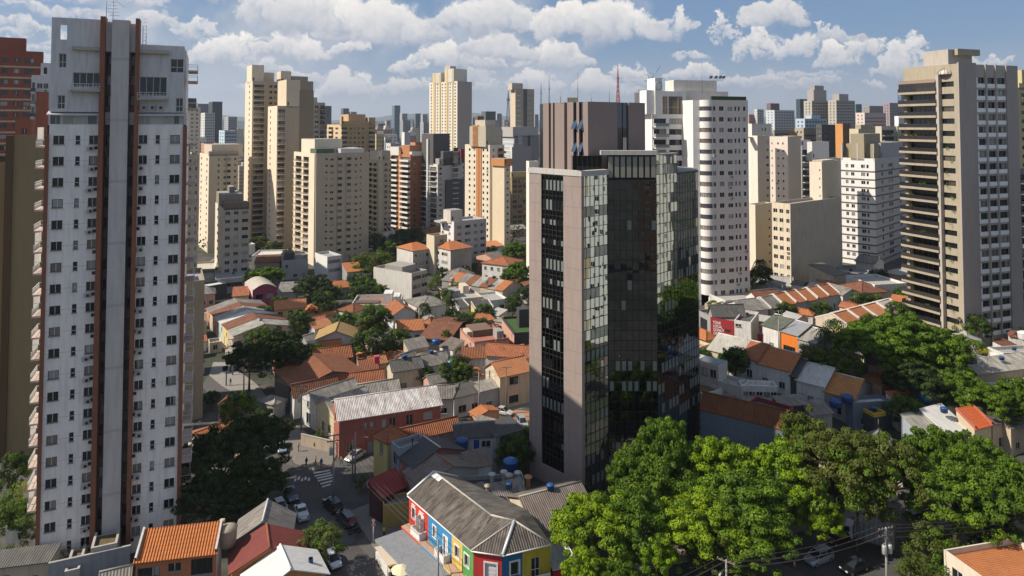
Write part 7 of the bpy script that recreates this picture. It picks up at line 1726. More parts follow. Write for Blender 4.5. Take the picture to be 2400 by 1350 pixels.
# curved brick chimney at the lower left
def bent_chimney():
    p = on_g(508, 1268, 6.0); o = thing('chimney', 'bent pale brick chimney between the terracotta house and the grey brown gable', 'chimney', (p.x, p.y, 5.0)); b = MB(); m_ = wall((.40, .33, .24), .9, .6)
    b.tube([(0, 0, -.5), (0, 0, 2.4), (.15, 0, 3.1), (.6, 0, 3.6), (1.0, 0, 3.6)], [.5, .45, .42, .38, .34], m_, 4, smooth=False); b.build('stack', o)
bent_chimney()
# sign post, umbrella, planter terrace on the pavement
def street_bits():
    p = on_g(875, 1275); o = thing('sign_post', 'white sign post with a small round traffic sign beside the crossing', 'traffic sign', (p.x, p.y, .15)); b = MB(); b.tube([(0, 0, 0), (0, 0, 3.0)], .09, plain((.6, .62, .62), .5, 0, 'white_post'), 8); b.build('post', o)
    b = MB(); n = 14; b.face([(.32 * math.cos(2 * math.pi * k / n), -.11, 3.3 + .32 * math.sin(2 * math.pi * k / n)) for k in range(n)], plain((.45, .10, .09), .6, 0, 'sign_red')); b.face([(.22 * math.cos(2 * math.pi * k / n), -.115, 3.3 + .22 * math.sin(2 * math.pi * k / n)) for k in range(n)], plain((.5, .5, .5), .6, 0, 'sign_white')); b.box(-.3, .3, -.1, -.06, 2.5, 2.85, plain((.4, .25, .22), .6, 0, 'sign_plate')); b.build('sign_plate', o)
    p = on_g(942, 1338, 2.2); o = thing('parasol', 'cream octagonal parasol on the pavement terrace', 'parasol', (p.x, p.y, .15)); b = MB(); b.tube([(0, 0, 0), (0, 0, 2.8)], .03, M_STEEL, 6); b.build('pole', o)
    b = MB(); n = 8; cm = plain((.62, .54, .36), .9, 0, 'cream_canvas')
    for k in range(n): a, c = 2 * math.pi * k / n, 2 * math.pi * (k + 1) / n; b.face([(0, 0, 2.85), (1.5 * math.cos(a), 1.5 * math.sin(a), 2.25), (1.5 * math.cos(c), 1.5 * math.sin(c), 2.25)], cm)
    b.build('canopy', o)
    a, c, d = on_z(878, 1282, 2.6), on_z(912, 1275, 2.6), on_z(944, 1318, 2.6); o = thing('awning', 'pale canvas awning over the pavement terrace', 'awning', (a.x, a.y, 0)); L_ = lambda v, z=2.6: (v.x - a.x, v.y - a.y, z)
    e = a + (d - c); b = MB(); slab(b, [L_(a), L_(e), L_(d), L_(c)], plain((.50, .42, .32), .9, 0, 'sand_canvas'), None, .05); b.build('canvas', o)
    b = MB()
    for v in (a, c, d, e): b.tube([L_(v, .1), L_(v, 2.55)], .04, M_STEEL, 5)
    b.build('frame', o)
    a, c = on_g(880, 1312), on_g(910, 1362); v = Vector((c.x - a.x, c.y - a.y)); o = thing('planter', 'white planter wall with shrubs around the pavement terrace', 'planter', (a.x, a.y, .15), math.atan2(v.y, v.x)); b = MB(); b.box(0, v.length, 0, .4, 0, 1.0, wW); b.box(0, .4, .41, 2.6, 0, 1.0, wW); b.build('box', o)
    b = MB(); leafblob(b, (.8, .9, 1.2), (.6, .5, .5), 120, .16, LEAF[4]); b.build('foliage', o)
    for i, (x, y) in enumerate(((912, 1340), (922, 1318), (966, 1316), (982, 1334))):
        p = on_g(x, y); o = thing('terrace_table', 'yellow folding table under the ' + ('awning near the planter', 'upper end of the awning', 'grey pavement awning edge', 'grey awning close to the pole')[i], 'table', (p.x, p.y, .15), R(40)); b = MB(); b.box(-.4, .4, -.4, .4, .72, .76, plain((.6, .30, .02), .5, 0, 'yellow_table')); b.build('table_top', o)
        for s_ in ((-.3, -.3), (.3, -.3), (.3, .3), (-.3, .3)): b = MB(); b.tube([(s_[0], s_[1], 0), (s_[0], s_[1], .72)], .02, M_STEEL, 4); b.build('leg', o)
    # restaurant disc sign
    p = on_g(866, 1138, 3.4); o = thing('shop_sign', 'round red sign with a white ring on the restaurant corner', 'sign', (p.x, p.y, 3.6), R(-35)); b = MB(); n = 20
    b.face([(.75 * math.cos(2 * math.pi * k / n), -.06, .75 * math.sin(2 * math.pi * k / n)) for k in range(n)], plain((.4, .01, .015), .5, 0, 'sign_crimson')); b.build('disc', o)
    b = MB(); b.tube([(.5 * math.cos(2 * math.pi * k / n), -.09, .5 * math.sin(2 * math.pi * k / n)) for k in range(n + 1)], .06, M_WHITE, 4, False); b.build('ring', o)
    b = MB(); b.tube([(0, 0, -3.4), (0, 0, .7)], .06, M_STEEL, 5); b.build('post', o)
    # orange cone
    p = on_g(1862, 1326); o = thing('traffic_cone', 'orange traffic cone on the right street', 'traffic cone', (p.x, p.y, .04)); b = MB(); b.lathe([(.2, 0), (.2, .03), (.13, .04), (.03, .7)], plain((.7, .12, .01), .6, 0, 'cone_orange'), n=10); b.build('cone', o)
    b = MB(); b.lathe([(.10, .28), (.075, .42)], M_WHITE, n=10); b.build('reflective_band', o)
street_bits()
# walls round the foot of the white tower
def garden_wall(label, a, c, h, m_, th=.25, top=None):
    p, q = on_g(*a), on_g(*c); v = Vector((q.x - p.x, q.y - p.y)); o = thing('garden_wall', label, 'wall', (p.x, p.y, gz(p.x, p.y)), math.atan2(v.y, v.x)); b = MB(); b.box(0, v.length, 0, th, -1.5, h, m_); b.build('wall', o)
    b = MB(); b.box(-.04, v.length + .04, -.05, th + .05, h + .002, h + .1, M_CONC); b.build('coping', o)
garden_wall('grey boundary wall in front of the white tower', (112, 1395), (304, 1350), 4.0, wall((.26, .27, .30), .9, .5))
garden_wall('white low wall left of the white tower', (12, 1300), (90, 1290), 3.2, wall((.55, .53, .48), .9, .5))
garden_wall('dark white wall beside the shaded trees', (440, 1235), (500, 1215), 2.5, wall((.45, .45, .43), .9, .5))
garden_wall('white garden wall with graffiti behind the lane', (1035, 957), (1175, 950), 2.6, wall((.40, .39, .36), .9, .9))
garden_wall('white painted wall behind the parked silver minivan', (1176, 952), (1245, 942), 3.0, wW)
garden_wall('ramp wall in front of the red rendered house', (705, 1045), (788, 1065), 2.2, wall((.42, .34, .26), .9, .4))
garden_wall('long white wall behind the palms near the rounded tower', (1752, 662), (1860, 672), 3.0, wW)
garden_wall('cream yard wall beneath the striped roof row', (1170, 700), (1238, 712), 3.2, wall((.5, .47, .42), .9, .6))
garden_wall('red wall with a gate near the white corner shop', (1776, 812), (1822, 822), 3.0, wall((.45, .03, .05), .8, .2))
garden_wall('green mesh court screen beside the big tree', (2025, 862), (2062, 872), 4.0, plain((.01, .22, .16), .8, 0, 'green_mesh'))
# lettering on the doughnut shop
def lettering():
    f = DONUT.F
    for k, txt in enumerate(('YOUR', 'LOCAL', 'DONUT', 'DEALER')):
        cu = bpy.data.curves.new('text', 'FONT'); cu.body = txt; cu.size = .92; cu.extrude = .02; cu.space_character = .95; cu.offset = .012
        o = bpy.data.objects.new('tmp', cu); COL.objects.link(o); dg = bpy.context.evaluated_depsgraph_get(); me = bpy.data.meshes.new_from_object(o.evaluated_get(dg)); bpy.data.objects.remove(o)
        me.materials.clear(); me.materials.append(plain((.62, .60, .58), .6, 0, 'white_lettering', 0)); t = link('lettering', me, DONUT.root, f(.55 + .04 * k, -.05, 5.0 - k * .86), f.rz); t.rotation_euler = (R(90), 0, f.rz); t.scale = (.80, 1, 1)
    q = MB(); n = 12; q.face([f(4.1 + .75 * math.cos(math.pi + math.pi * k / n), -.03, 4.2 + .8 * math.sin(math.pi + math.pi * k / n)) for k in range(n + 1)], M_DARK); q.build('half_round_window', DONUT.root)
lettering()

infill()
# antennas and small boxes scattered over the roofs
def clutter():
    r_ = random.Random(31); am = MB(); am.tube([(0, 0, -.3), (0, 0, 1.9)], .03, M_STEEL, 4)
    for k in range(4): am.tube([(-.5 + .08 * k, 0, 1.2 + .2 * k), (.5 - .08 * k, 0, 1.2 + .2 * k)], .02, M_STEEL, 4)
    am = am.mesh('antenna'); bm = MB(); bm.lathe([(0, 0), (.55, 0), (.6, .7), (.63, .72), (.5, .85), (0, .9)], plain((.012, .075, .22), .45, 0, 'tank_plastic', .2), n=14); bm = bm.mesh('water_tank')
    cs = [o for o in list(COL.objects) if o.parent is None and o.get('category') in ('house', 'annexe', 'shop', 'restaurant') and o.location.y > 95]
    nt = na = 0
    for o in cs:
        rf_ = [c for c in o.children if c.name.startswith('roof') and c.type == 'MESH']
        if not rf_: continue
        vs = rf_[0].data.vertices; v = r_.choice([q.co for q in vs if q.co.z > .5] or [vs[0].co]); cx = sum(q.co.x for q in vs) / len(vs); cy = sum(q.co.y for q in vs) / len(vs)
        if r_.random() < .42 and na < 90:
            p = Vector((v.x * .6 + cx * .4, v.y * .6 + cy * .4, max(q.co.z for q in vs) - .1)); a = link('antenna', am, None, o.matrix_basis @ p); a.rotation_euler = (0, 0, r_.uniform(0, 3)); tag(a, 'thin television antenna standing on a house roof', 'antenna', 'roof antennas'); na += 1
        if r_.random() < .12 and nt < 30 and o.get('category') != 'annexe':
            p = Vector((cx, cy, max(q.co.z for q in vs) - .25)); a = link('water_tank', bm, None, o.matrix_basis @ p); s_ = r_.uniform(.7, 1.1); a.scale = (s_, s_, s_); tag(a, 'small blue water tank on a house roof', 'water tank', 'small roof tanks'); nt += 1
clutter()
# ------------------------------------------------------------------ trees
LM, LB, LO, LD, LYG, LF = LEAF
K = {
 'bright': [tree_meshes('bright', s, 6, 9.5, (LB, LF), 170, 185, .27) for s in (1, 2, 3)],
 'mid': [tree_meshes('mid', s, 6, 9.5, (LM, LF), 165, 175, .28) for s in (4, 5, 6)],
 'olive': [tree_meshes('olive', s, 6, 9.5, (LO, LM), 170, 165, .25) for s in (7, 8)],
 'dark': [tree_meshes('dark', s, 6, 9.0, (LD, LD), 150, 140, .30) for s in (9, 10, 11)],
 'round': [tree_meshes('round', s, 4, 8, (LM, LD), 80, 130, .27, 'round') for s in (12, 13, 14)],
 'rolive': [tree_meshes('rolive', s, 4, 8, (LO, LM), 80, 130, .25, 'round') for s in (15, 16)],
 'rdark': [tree_meshes('rdark', s, 4, 8, (LD, LM), 75, 125, .27, 'round') for s in (17, 18)],
 'bush': [tree_meshes('bush', s, 2, 3, (LM, LO), 16, 60, .26, 'bushy') for s in (19, 20, 21)],
 'byel': [tree_meshes('byel', s, 2, 3, (LYG, LM), 16, 60, .22, 'bushy') for s in (22,)],
}
BR = {'bright': 6, 'mid': 6, 'olive': 6, 'dark': 6, 'round': 4, 'rolive': 4, 'rdark': 4, 'bush': 2, 'byel': 2}
BH = {'bright': 9.5, 'mid': 9.5, 'olive': 9.5, 'dark': 9, 'round': 8, 'rolive': 8, 'rdark': 8, 'bush': 3, 'byel': 3}
ti = [0]
def T(label, px, py, rpx, kind, hc, cat='tree', name='tree', group=None):
    """crown centre at pixel, rpx crown radius in pixels, hc height of the crown's middle"""
    p = on_g(px, py, hc); r = rpx * p.y / FPX; s_ = r / BR[kind]; ms = K[kind][ti[0] % len(K[kind])]; ti[0] += 1
    sz = (hc / .84) / (BH[kind] * s_)
    return put_tree(label, cat, name, ms, (p.x, p.y, gz(p.x, p.y)), s_, sz=max(.55, min(2.2, sz)), group=group)
def PALM(label, px, py, h, s_=1.0, seed=1, lm=None):
    p = on_g(px, py, h); ms = palm_meshes(seed, 8, 18, lm); put_tree(label, 'palm tree', 'palm_tree', ms, (p.x, p.y, gz(p.x, p.y)), s_, sz=h / 8 / s_)
# lower right group
T('bright green tree whose crown touches the coloured house', 1395, 1215, 105, 'bright', 9)
T('bright green tree behind the one beside the coloured house', 1480, 1200, 90, 'mid', 9.5)
T('drooping bright green tree at the bottom edge near the white lean-to', 1370, 1330, 58, 'bright', 7)
T('bright green tree crown hanging over the pavement at the bottom', 1530, 1290, 60, 'bright', 7)
T('small green crown at the bottom between the two bright trees', 1455, 1350, 55, 'mid', 6)
T('tall mid green tree in front of the office tower base', 1560, 1035, 75, 'mid', 13)
T('mid green tree left of the tall one before the glass facade', 1490, 1085, 62, 'mid', 11)
T('green tree below the tall one in front of the glass facade', 1545, 1115, 90, 'mid', 10)
T('bright green tree beside the blue grey wall', 1680, 1075, 90, 'bright', 11)
T('large mottled green tree in the centre of the right group', 1720, 1150, 120, 'mid', 10)
T('bright lime green tree right of the mottled one', 1830, 1095, 90, 'bright', 10.5)
T('mottled tree spreading over the street in the right group', 1640, 1205, 105, 'bright', 9)
T('darker tree below the mottled tree', 1760, 1235, 95, 'mid', 8)
T('dark small leaved tree at the bottom of the right group', 1690, 1270, 80, 'olive', 6.5)
T('lime green low hanging crown beside the split trunk', 1915, 1190, 55, 'bright', 7)
T('olive green tree with a tall split trunk', 1960, 1065, 120, 'olive', 13)
T('second olive green tree joined to the split trunk tree', 2065, 1075, 105, 'olive', 12.5)
T('olive crown in front of the blue grey walled house', 1880, 1010, 60, 'olive', 12)
T('dark lower branches crown under the olive trees', 2005, 1128, 58, 'olive', 10)
T('green feathery tree at the upper left of the right edge mass', 2190, 1055, 75, 'mid', 12)
T('green feathery tree on the right edge mass near the grey roofs', 2290, 1070, 75, 'mid', 11.5)
T('big feathery green tree in the middle of the right edge mass', 2240, 1140, 110, 'mid', 11)
T('feathery green tree at the right edge', 2360, 1130, 95, 'mid', 11)
T('green tree above the lower right parapet house', 2310, 1210, 70, 'dark', 8)
T('soft olive green shrub tree left of the parapet house', 2188, 1262, 58, 'rolive', 5.5)
T('small soft green tree at the bottom beside the parapet wall', 2160, 1325, 52, 'rolive', 4.5)
T('yellowish shrub at the bottom right street edge', 2185, 1335, 40, 'byel', 2.5, 'shrub', 'shrub')
T('lime green branch crown near the white pillar wall', 1865, 1150, 38, 'bright', 8.5)
# right middle
T('huge bright green tree below the balcony tower, left half', 2030, 785, 75, 'mid', 10)
T('huge bright green tree below the balcony tower, middle', 2110, 775, 95, 'mid', 12)
T('huge bright green tree below the balcony tower, right half', 2195, 800, 75, 'mid', 11)
T('lower crown of the huge green tree near the court screen', 2150, 830, 75, 'mid', 8)
T('olive leafy tree in front of the huge green tree', 1915, 830, 55, 'rolive', 6)
T('olive tree left of the court screen', 1975, 850, 45, 'rolive', 6)
T('dark green round tree behind the sandy orange roof', 2145, 880, 68, 'dark', 8)
T('bright green tree by the broad grey roof', 2255, 895, 55, 'mid', 8)
T('green tree below the broad grey roof', 2310, 925, 60, 'mid', 8)
T('green tree at the right edge under the broad grey roof', 2385, 915, 50, 'mid', 8)
T('leafy hedge tree beside the dark grey sheet roof', 2360, 965, 40, 'mid', 5)
PALM('dark palm at the left of the huge green tree', 1955, 755, 10, 1.1, 1, LD); PALM('second dark palm near the grey shop roof', 1935, 775, 8, 1.0, 2, LD)
PALM('palm cluster at the foot of the balcony tower', 2288, 800, 5, .9, 3); PALM('yellowish palm beside the palm cluster', 2308, 815, 4, .8, 4, LYG); PALM('short palm right of the tower foot', 2270, 822, 4, .8, 5)
T('dark green garden tree before the orange terrace houses', 1840, 722, 28, 'rdark', 4.5)
T('green garden tree behind the orange terrace row end', 2022, 698, 30, 'rdark', 5)
T('small round tree at the end of the terrace row', 2050, 700, 24, 'round', 4)
T('dark leafy tree under the beige shaft', 1780, 638, 32, 'rdark', 7)
T('blossoming shrub at the foot of the rounded tower', 1768, 672, 20, 'byel', 3, 'shrub', 'shrub')
PALM('palm rising over the dark leafy tree', 1782, 612, 11, 1.0, 6, LD)
T('bushy dark tree right of the rounded tower base', 1765, 690, 18, 'rdark', 4)
T('small bright tree behind the glass roof light house', 1722, 832, 26, 'round', 5)
T('tree beside the modern white house terrace', 1700, 838, 18, 'round', 4)
# left and centre
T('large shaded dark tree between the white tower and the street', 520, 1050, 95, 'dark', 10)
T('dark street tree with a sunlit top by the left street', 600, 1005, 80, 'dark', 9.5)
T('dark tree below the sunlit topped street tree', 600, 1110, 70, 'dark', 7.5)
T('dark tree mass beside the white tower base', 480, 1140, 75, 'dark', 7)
T('yellow green tree top above the dark street tree', 560, 940, 40, 'round', 6)
T('dark crown in the corner by the brown gable roof', 560, 1165, 60, 'dark', 6)
T('small olive street tree above the speckled white car', 738, 1265, 62, 'rolive', 5)
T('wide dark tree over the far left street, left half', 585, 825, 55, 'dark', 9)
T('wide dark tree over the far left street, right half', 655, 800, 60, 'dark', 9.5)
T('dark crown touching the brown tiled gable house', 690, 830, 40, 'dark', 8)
T('small dark garden tree left of the brown gable house', 735, 820, 32, 'rdark', 5)
T('tall garden tree in the middle of the neighbourhood', 880, 735, 42, 'round', 9)
T('broad dark garden tree below the tall one', 865, 795, 45, 'rdark', 7)
T('garden tree left of the tall one', 810, 745, 32, 'round', 6)
T('garden tree mass above the reddish cottage', 930, 790, 35, 'rdark', 6)
T('big green tree between the yellow house and the office house', 735, 665, 52, 'dark', 9)
T('green tree beside the patterned mural wall', 628, 638, 40, 'mid', 8)
T('dark tree behind the yellow annexe', 760, 700, 30, 'rdark', 7)
T('small yellowish tree right of the big green tree', 785, 680, 20, 'rolive', 5)
T('bright bushy tree left of the grey warehouse', 852, 660, 30, 'round', 7)
T('feathery light green tree behind the warehouse', 872, 605, 48, 'rolive', 9)
T('green tree beside the feathery one', 905, 620, 28, 'round', 6)
T('dark trees behind the whitewashed block', 955, 550, 42, 'dark', 11)
T('dark tree left of the whitewashed block', 915, 575, 30, 'rdark', 8)
T('dark tree between the cream slab and the yellow tower', 880, 560, 26, 'rdark', 8)
T('green tree by the round brick balconies foot', 1208, 580, 32, 'mid', 10)
T('green tree left of the office tower below the brown office slab', 1215, 630, 30, 'mid', 9)
T('green tree beside the hipped white house', 1190, 640, 18, 'round', 7)
T('dark slim tree right of the white cottage', 993, 722, 17, 'rdark', 5)
T('dark garden tree in front of the yellow walled house', 1095, 748, 34, 'rdark', 6)
T('small garden tree left of that dark one', 1060, 735, 20, 'rdark', 5)
T('slim cypress like tree by the pink flat roofed house', 1045, 785, 12, 'round', 5)
T('potted tree right of the dark gable', 1205, 712, 20, 'rdark', 4)
T('green tree behind the cream twin towers', 640, 575, 24, 'rdark', 6)
T('dark tree between the stepped tower and the grey block', 605, 565, 24, 'rdark', 7)
T('tree at the foot of the cream balcony tower', 675, 590, 14, 'rdark', 5)
T('dark green tree at the left end of the mural', 590, 645, 20, 'rdark', 6)
PALM('tall palm between the grey warehouse and the office tower', 1046, 700, 9, 1.15, 7, LD); PALM('second palm beside the tall one', 1062, 706, 8, .9, 8, LD)
PALM('palm behind the yellow house yard', 612, 718, 6, 1.0, 9, LD); PALM('palm next to the pink hall yard', 632, 722, 6, .9, 10, LD); PALM('palm under the pink flat roofed house', 1072, 815, 4, .9, 11, LD)
T('bright leafy tree at the left edge beside the white tower', 38, 1150, 42, 'byel', 6)
T('lime green tree below it at the left edge', 28, 1200, 45, 'round', 5)
T('dark green bush at the lower left corner', 18, 1285, 38, 'bush', 3, 'shrub', 'shrub')
T('shaded tree at the left edge behind the white tower', 30, 1090, 38, 'rdark', 6)
T('small shrub at the foot of the white tower', 68, 1240, 24, 'rdark', 3)
T('dry yellow palm like shrub in front of the entrance canopy', 156, 1292, 17, 'byel', 2.4, 'shrub', 'shrub')
T('low hedge behind the terracotta house', 340, 1238, 22, 'bush', 2.2, 'shrub', 'shrub')
T('second low hedge behind the terracotta house', 372, 1238, 20, 'bush', 2.2, 'shrub', 'shrub')
T('shrub by the yellow gate on the street', 850, 1118, 18, 'bush', 2.4, 'shrub', 'shrub')
T('ornamental shrubs near the ramp wall', 748, 1010, 14, 'bush', 3, 'shrub', 'shrub')
T('potted plants on the white roof terrace', 1700, 880, 14, 'byel', 5.2, 'shrub', 'shrub'); T('taller potted plant on the white roof terrace', 1722, 878, 12, 'bush', 5.4, 'shrub', 'shrub')
T('bushes beside the office tower foot', 1215, 1085, 18, 'bush', 3, 'shrub', 'shrub')
# gardens between the houses
rg = random.Random(21); cnt = 0
for _ in range(2200):
    x = rg.uniform(-75, 120); y = rg.uniform(122, 330)
    if cnt > 250: break
    if gz(x, y) > 12 or blocked(x, y, .3): continue
    px = 1200 + 1600 * x / y
    if px < 430 or px > 2420: continue
    if (y < 150 and px < 1150) or on_road(x, y): continue
    k = rg.choice(('rdark', 'round', 'bush', 'bush', 'rdark')); ms = rg.choice(K[k]); s_ = rg.uniform(.4, .95) if k != 'bush' else rg.uniform(.6, 1.3)
    put_tree('small garden tree or bush squeezed between the houses', 'garden tree', 'garden_tree', ms, (x, y, gz(x, y)), s_, group='garden trees among the houses'); cnt += 1
# ------------------------------------------------------------------ far city
def far(label, px0, px1, ytop, D, col, th=30, win=True, band=None, top=(), group=None, ybase=None):
    c = col; w = max(2, int((px1 - px0) / 6))
    spec = [('s', 0, 1, dict(mat=wall(band), h=1.0))] if band else evenly(min(7, w), .04, .96, .09 if w > 3 else .16, h=1.4, panes=1)
    xc = px0 + (px1 - px0) * .3
    return tower(label, D, px0, xc, px1, ytop, th, wf=tuple(x * .72 for x in c), wl=c, cf=spec if win else (), cl=evenly(2, .1, .9, .14, h=1.4, panes=1) if win else (), tops=top, merge=True, fh=3.2, base=0, group=group, name='distant_building', cat='distant building', stain=.1)  # front wall is the side colour darkened, shade put into the paint
DG = (.10, .115, .13); LG = (.34, .36, .38); W2 = (.55, .55, .54); BG = (.40, .36, .30); RB = (.22, .10, .08); PB_ = (.40, .48, .55)
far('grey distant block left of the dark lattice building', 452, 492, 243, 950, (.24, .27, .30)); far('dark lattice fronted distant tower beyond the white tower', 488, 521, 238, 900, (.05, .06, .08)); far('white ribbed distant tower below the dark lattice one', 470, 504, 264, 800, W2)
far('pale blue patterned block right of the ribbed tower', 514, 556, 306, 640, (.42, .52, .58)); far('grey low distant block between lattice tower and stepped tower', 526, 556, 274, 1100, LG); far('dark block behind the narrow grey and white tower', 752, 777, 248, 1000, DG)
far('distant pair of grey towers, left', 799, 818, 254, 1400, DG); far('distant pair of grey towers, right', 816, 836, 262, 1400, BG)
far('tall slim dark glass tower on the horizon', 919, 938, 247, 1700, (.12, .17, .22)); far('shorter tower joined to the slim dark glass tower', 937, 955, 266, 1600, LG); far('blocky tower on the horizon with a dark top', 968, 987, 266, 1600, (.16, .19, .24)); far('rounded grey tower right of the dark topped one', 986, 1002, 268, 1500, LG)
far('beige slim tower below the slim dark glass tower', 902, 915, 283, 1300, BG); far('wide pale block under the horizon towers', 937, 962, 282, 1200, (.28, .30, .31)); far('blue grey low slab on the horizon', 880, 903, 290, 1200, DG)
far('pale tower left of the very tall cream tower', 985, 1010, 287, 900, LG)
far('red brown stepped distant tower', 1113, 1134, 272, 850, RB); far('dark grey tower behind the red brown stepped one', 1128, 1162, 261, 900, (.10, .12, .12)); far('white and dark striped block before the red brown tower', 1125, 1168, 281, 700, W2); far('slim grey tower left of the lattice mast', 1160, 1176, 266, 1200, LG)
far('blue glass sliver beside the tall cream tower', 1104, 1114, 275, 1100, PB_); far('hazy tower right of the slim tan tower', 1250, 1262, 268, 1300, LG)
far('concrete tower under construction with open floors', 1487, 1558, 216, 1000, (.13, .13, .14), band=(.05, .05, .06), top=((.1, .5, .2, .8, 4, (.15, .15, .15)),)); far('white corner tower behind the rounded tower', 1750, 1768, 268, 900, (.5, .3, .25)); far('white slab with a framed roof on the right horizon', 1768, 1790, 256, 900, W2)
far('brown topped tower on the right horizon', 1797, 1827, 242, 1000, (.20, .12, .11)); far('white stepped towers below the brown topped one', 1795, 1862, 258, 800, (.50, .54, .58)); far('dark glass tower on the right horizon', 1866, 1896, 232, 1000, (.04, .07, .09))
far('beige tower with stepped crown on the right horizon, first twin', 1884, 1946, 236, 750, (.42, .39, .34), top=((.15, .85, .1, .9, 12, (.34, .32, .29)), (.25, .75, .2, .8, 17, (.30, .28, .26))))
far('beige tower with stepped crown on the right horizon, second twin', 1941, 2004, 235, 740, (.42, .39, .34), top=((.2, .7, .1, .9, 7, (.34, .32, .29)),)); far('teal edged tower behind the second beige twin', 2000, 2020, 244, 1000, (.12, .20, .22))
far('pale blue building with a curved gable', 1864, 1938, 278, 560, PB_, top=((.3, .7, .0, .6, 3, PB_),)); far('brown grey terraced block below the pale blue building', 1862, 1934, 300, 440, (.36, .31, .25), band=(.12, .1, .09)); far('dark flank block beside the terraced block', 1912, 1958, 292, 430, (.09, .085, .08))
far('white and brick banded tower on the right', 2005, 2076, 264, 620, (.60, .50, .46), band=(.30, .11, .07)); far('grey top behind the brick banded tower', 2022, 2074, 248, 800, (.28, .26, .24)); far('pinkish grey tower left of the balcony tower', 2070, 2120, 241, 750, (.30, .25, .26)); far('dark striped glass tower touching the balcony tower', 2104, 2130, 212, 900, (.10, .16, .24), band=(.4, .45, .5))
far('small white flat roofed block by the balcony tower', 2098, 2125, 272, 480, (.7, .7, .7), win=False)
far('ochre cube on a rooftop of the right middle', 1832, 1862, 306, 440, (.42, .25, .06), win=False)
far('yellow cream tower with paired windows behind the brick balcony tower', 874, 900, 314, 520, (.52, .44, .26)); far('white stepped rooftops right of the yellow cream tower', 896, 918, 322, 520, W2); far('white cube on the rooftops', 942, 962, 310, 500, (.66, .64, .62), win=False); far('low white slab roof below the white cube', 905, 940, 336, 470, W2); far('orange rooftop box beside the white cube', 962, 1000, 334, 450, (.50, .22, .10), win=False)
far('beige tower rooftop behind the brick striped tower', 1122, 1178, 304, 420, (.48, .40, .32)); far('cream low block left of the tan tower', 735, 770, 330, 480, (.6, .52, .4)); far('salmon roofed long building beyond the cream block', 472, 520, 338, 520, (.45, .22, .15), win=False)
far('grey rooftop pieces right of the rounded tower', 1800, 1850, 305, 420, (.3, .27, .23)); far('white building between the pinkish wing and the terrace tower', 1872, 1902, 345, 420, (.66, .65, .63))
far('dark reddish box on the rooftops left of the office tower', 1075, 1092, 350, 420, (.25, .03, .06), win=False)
rf = random.Random(9); cols = [W2, LG, BG, (.5, .42, .32), (.30, .30, .31), (.20, .20, .22), (.42, .36, .28), (.36, .20, .14)]
names = {0: 'white', 1: 'light grey', 2: 'beige', 3: 'cream', 4: 'grey', 5: 'dark grey', 6: 'tan', 7: 'reddish'}
def far_simple(i, x, D, w, H, col, mat_i):
    th = R(rf.uniform(20, 45)); X = (x - 1200) / 1600 * D
    if blocked(X, D, 3): return
    o = thing('distant_building', 'small %s distant block in the crowd of buildings below the horizon' % names[mat_i], 'distant building', (X, D, 0), th, 'distant blocks below the horizon')
    FOOT.append((X, D, th, w, w * .7)); b = MB(); m_ = wall(tuple(c * rf.uniform(.9, 1.1) if 0 else c for c in col), .9, .1); d = w * .7
    F = Face((0, 0), 0, w); L_ = Face((0, d), -math.pi / 2, d); fh = 3.1; n = int((H - 2) / fh); nu = max(2, int(w / 3.4))
    for f_, ww in ((F, w), (L_, d)):
        k_ = max(2, int(ww / 3.4)); hs = [(ww * (i + .28) / k_, ww * (i + .68) / k_, 1.6 + j * fh, 3.0 + j * fh) for i in range(k_) for j in range(n)]
        b.wallface(f_, ww, 0, H, hs, m_, .15)
    b.face([(w, 0, 0), (w, d, 0), (w, d, H), (w, 0, H)], m_); b.face([(w, d, 0), (0, d, 0), (0, d, H), (w, d, H)], m_); b.build('wall', o)
    g = MB()
    for f_, ww in ((F, w), (L_, d)): g.face([f_(.1, .17, 1), f_(ww - .1, .17, 1), f_(ww - .1, .17, H - .5), f_(.1, .17, H - .5)], G_FAR)
    g.build('window_glass', o, kind='stuff')
    r = MB(); r.face([(0, 0, H), (w, 0, H), (w, d, H), (0, d, H)], T3 if (H < 14 and rf.random() < .5) else M_ROOFT); r.box(w * .2, w * .55, d * .3, d * .7, H + .01, H + rf.uniform(1.5, 4), m_); r.build('roof', o)
n = 0
for _ in range(900):
    if n > 299: break
    D = rf.choice((rf.uniform(400, 700), rf.uniform(600, 1200), rf.uniform(1200, 2600))); x = rf.uniform(380, 2440) if rf.random() < .88 else rf.uniform(-400, 380)
    if D < 480 and (1230 < x < 1640): continue
    H = rf.uniform(6, 16) if (D < 560 or rf.random() < .35) else rf.uniform(18, 58 if D < 1200 else 84); w = rf.uniform(12, 26); mi_ = rf.randrange(8)
    far_simple(n, x, D, w, H, cols[mi_], mi_); n += 1
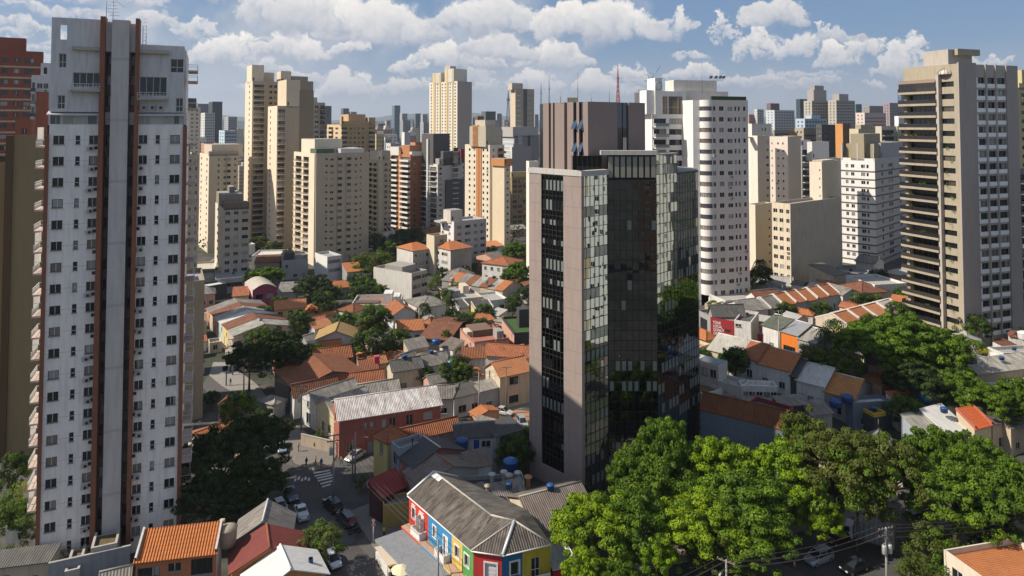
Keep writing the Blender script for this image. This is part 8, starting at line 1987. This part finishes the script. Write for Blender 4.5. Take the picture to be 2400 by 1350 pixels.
# ------------------------------------------------------------------ masts
def lattice(label, px, ytop, D, w, red=False, solid=.5):
    p = on_D(px, ytop, D); o = thing('radio_mast', label, 'radio mast', (p.x, p.y, 0)); m1 = plain((.35, .03, .02), .6, 0, 'mast_red') if red else plain((.10, .12, .15), .6, .2, 'mast_steel'); b = MB(); H = p.z; zb = H * .82
    c = [(-w, -w), (w, -w), (w, w), (-w, w)]; n = 14; t_ = w * .09
    for k in range(n):
        z0, z1 = zb * k / n, zb * (k + 1) / n; s0, s1 = 1 - .85 * k / n, 1 - .85 * (k + 1) / n
        for i in range(4):
            a, e = c[i], c[(i + 1) % 4]; b.tube([(a[0] * s0, a[1] * s0, z0), (a[0] * s1, a[1] * s1, z1)], t_, m1, 4, False); b.tube([(a[0] * s0, a[1] * s0, z0), (e[0] * s1, e[1] * s1, z1)], t_ * .7, m1, 4, False); b.tube([(e[0] * s0, e[1] * s0, z0), (a[0] * s1, a[1] * s1, z1)], t_ * .7, m1, 4, False); b.tube([(a[0] * s0, a[1] * s0, z0), (e[0] * s0, e[1] * s0, z0)], t_ * .6, m1, 4, False)
    b.build('lattice', o); q = MB(); q.tube([(0, 0, zb), (0, 0, H)], [w * .22, w * .06], m1, 6); q.lathe([(w * .4, 0), (w * .4, w * .5)], m1, (0, 0, zb), 8); q.build('spire', o)
lattice('blue grey lattice mast on the horizon left of the slim tan tower', 1191, 208, 1300, 8); lattice('small lattice mast right of the slim tan tower', 1268, 190, 1500, 5); lattice('taller needle mast with antenna rings', 1287, 178, 1400, 4)
lattice('red and dark broadcasting tower above the office tower', 1448, 150, 1700, 9, True); lattice('short antenna mast left of the broadcasting tower', 1428, 206, 1200, 2)
def crane():
    p = on_D(1524, 214, 1000); o = thing('tower_crane', 'luffing tower crane above the concrete tower under construction', 'crane', (p.x, p.y, 0)); m_ = plain((.07, .10, .16), .6, .2, 'crane_blue'); H = p.z + 16; b = MB(); b.tube([(0, 0, 0), (0, 0, H)], 1.1, m_, 4); b.build('mast', o); b = MB(); t_ = on_D(1548, 155, 1000); b.tube([(0, 0, H), (t_.x - p.x, 0, t_.z)], [.8, .4], M_STEEL, 4); b.build('jib', o); b = MB(); b.tube([(0, 0, H), (-5, 0, H + 12)], .5, M_STEEL, 4); b.tube([(-5, 0, H + 12), (6, 0, H + 10)], .2, M_STEEL, 4); b.tube([(0, 0, H), (-8, 0, H - 1)], .9, m_, 4); b.build('counter_jib', o)
crane()
# ------------------------------------------------------------------ tree belts far away (one mass each)
def belt(label_unused, n, D0, D1, seed, mat, sz, hmin, hmax):
    r_ = random.Random(seed); b = MB()
    for _ in range(n):
        D = r_.uniform(D0, D1); x = (r_.uniform(380, 2430) - 1200) / 1600 * D
        if blocked(x, D, 1): continue
        h = r_.uniform(hmin, hmax); rr = r_.uniform(3, 7) * (1 + D / 1500); leafblob(b, (x, D, h * .6), (rr, rr, h * .5), 46, sz * (1 + D / 900), mat, rng=r_)
    o = b.build('distant_trees', kind='stuff'); tag(o, label_unused, 'distant trees')
belt('dark tree canopy between the mid distance towers', 420, 330, 700, 4, LEAF[3], .9, 6, 11); belt('hazy dark woods below the skyline', 520, 700, 2400, 5, LEAF[3], 1.1, 9, 18)
# unseen neighbours added outside the frame to fill the mirror glass reflections
for lb, x, y, w, H, th, c in (('white neighbour tower added right of the frame to be mirrored in the glass', 78, 62, 20, 62, 20, (.62, .62, .6)), ('beige neighbour tower added behind the viewpoint for the reflections', -10, -70, 22, 50, 10, (.3, .25, .2)), ('brown neighbour tower added behind the viewpoint on the right for the reflections', 60, -60, 24, 66, 30, (.2, .13, .09)), ('white neighbour tower added to the right outside the frame for the reflections', 92, 111, 9, 58, 5, (.62, .62, .6)), ('tan neighbour tower added beyond the white one outside the frame for the reflections', 101, 103, 7, 46, 5, (.42, .33, .22)), ('pale neighbour block added to the right outside the frame for the reflections', 114, 137, 12, 52, 4, (.6, .58, .54)), ('dark neighbour slab added behind the viewpoint on the left for the reflections', -80, -60, 30, 58, 0, (.10, .09, .09))):
    dp = 8 if x > 90 else 14; b = Bld('apartment_tower', lb, 'apartment tower', (x, y), R(th), w, dp, H, 0); mb = MB(); bk = Face((w, dp), math.pi, w)
    facade(b, mb, b.F, w, H, evenly(4, .05, .95, .12), 3, wall(c)); facade(b, mb, b.L, dp, H, [('w', .2, .3), ('w', .6, .75)], 3, wall(c)); facade(b, mb, bk, w, H, evenly(4, .05, .95, .12), 3, wall(c))
    mb.face([(w, 0, 0), (w, dp, 0), (w, dp, H), (w, 0, H)], wall(c)); mb.face([(0, 0, H), (w, 0, H), (w, dp, H), (0, dp, H)], M_ROOFT); mb.build('wall', b.root); b.flush(merge=True)
# ------------------------------------------------------------------ air
def haze():
    b = MB(); m = bpy.data.materials.new('air_haze'); m.use_nodes = True; n = m.node_tree.nodes; n.clear(); o = n.new('ShaderNodeOutputMaterial'); v = n.new('ShaderNodeVolumePrincipled')
    v.inputs['Color'].default_value = (.80, .88, 1, 1); v.inputs['Density'].default_value = .00009; v.inputs['Anisotropy'].default_value = .3; m.node_tree.links.new(v.outputs[0], o.inputs['Volume'])
    b.box(-11000, 11000, -3500, 14000, -1.5, 420, m); h = b.build('haze', kind='stuff'); tag(h, 'thin blue haze lying over the distant city', 'haze')
haze()
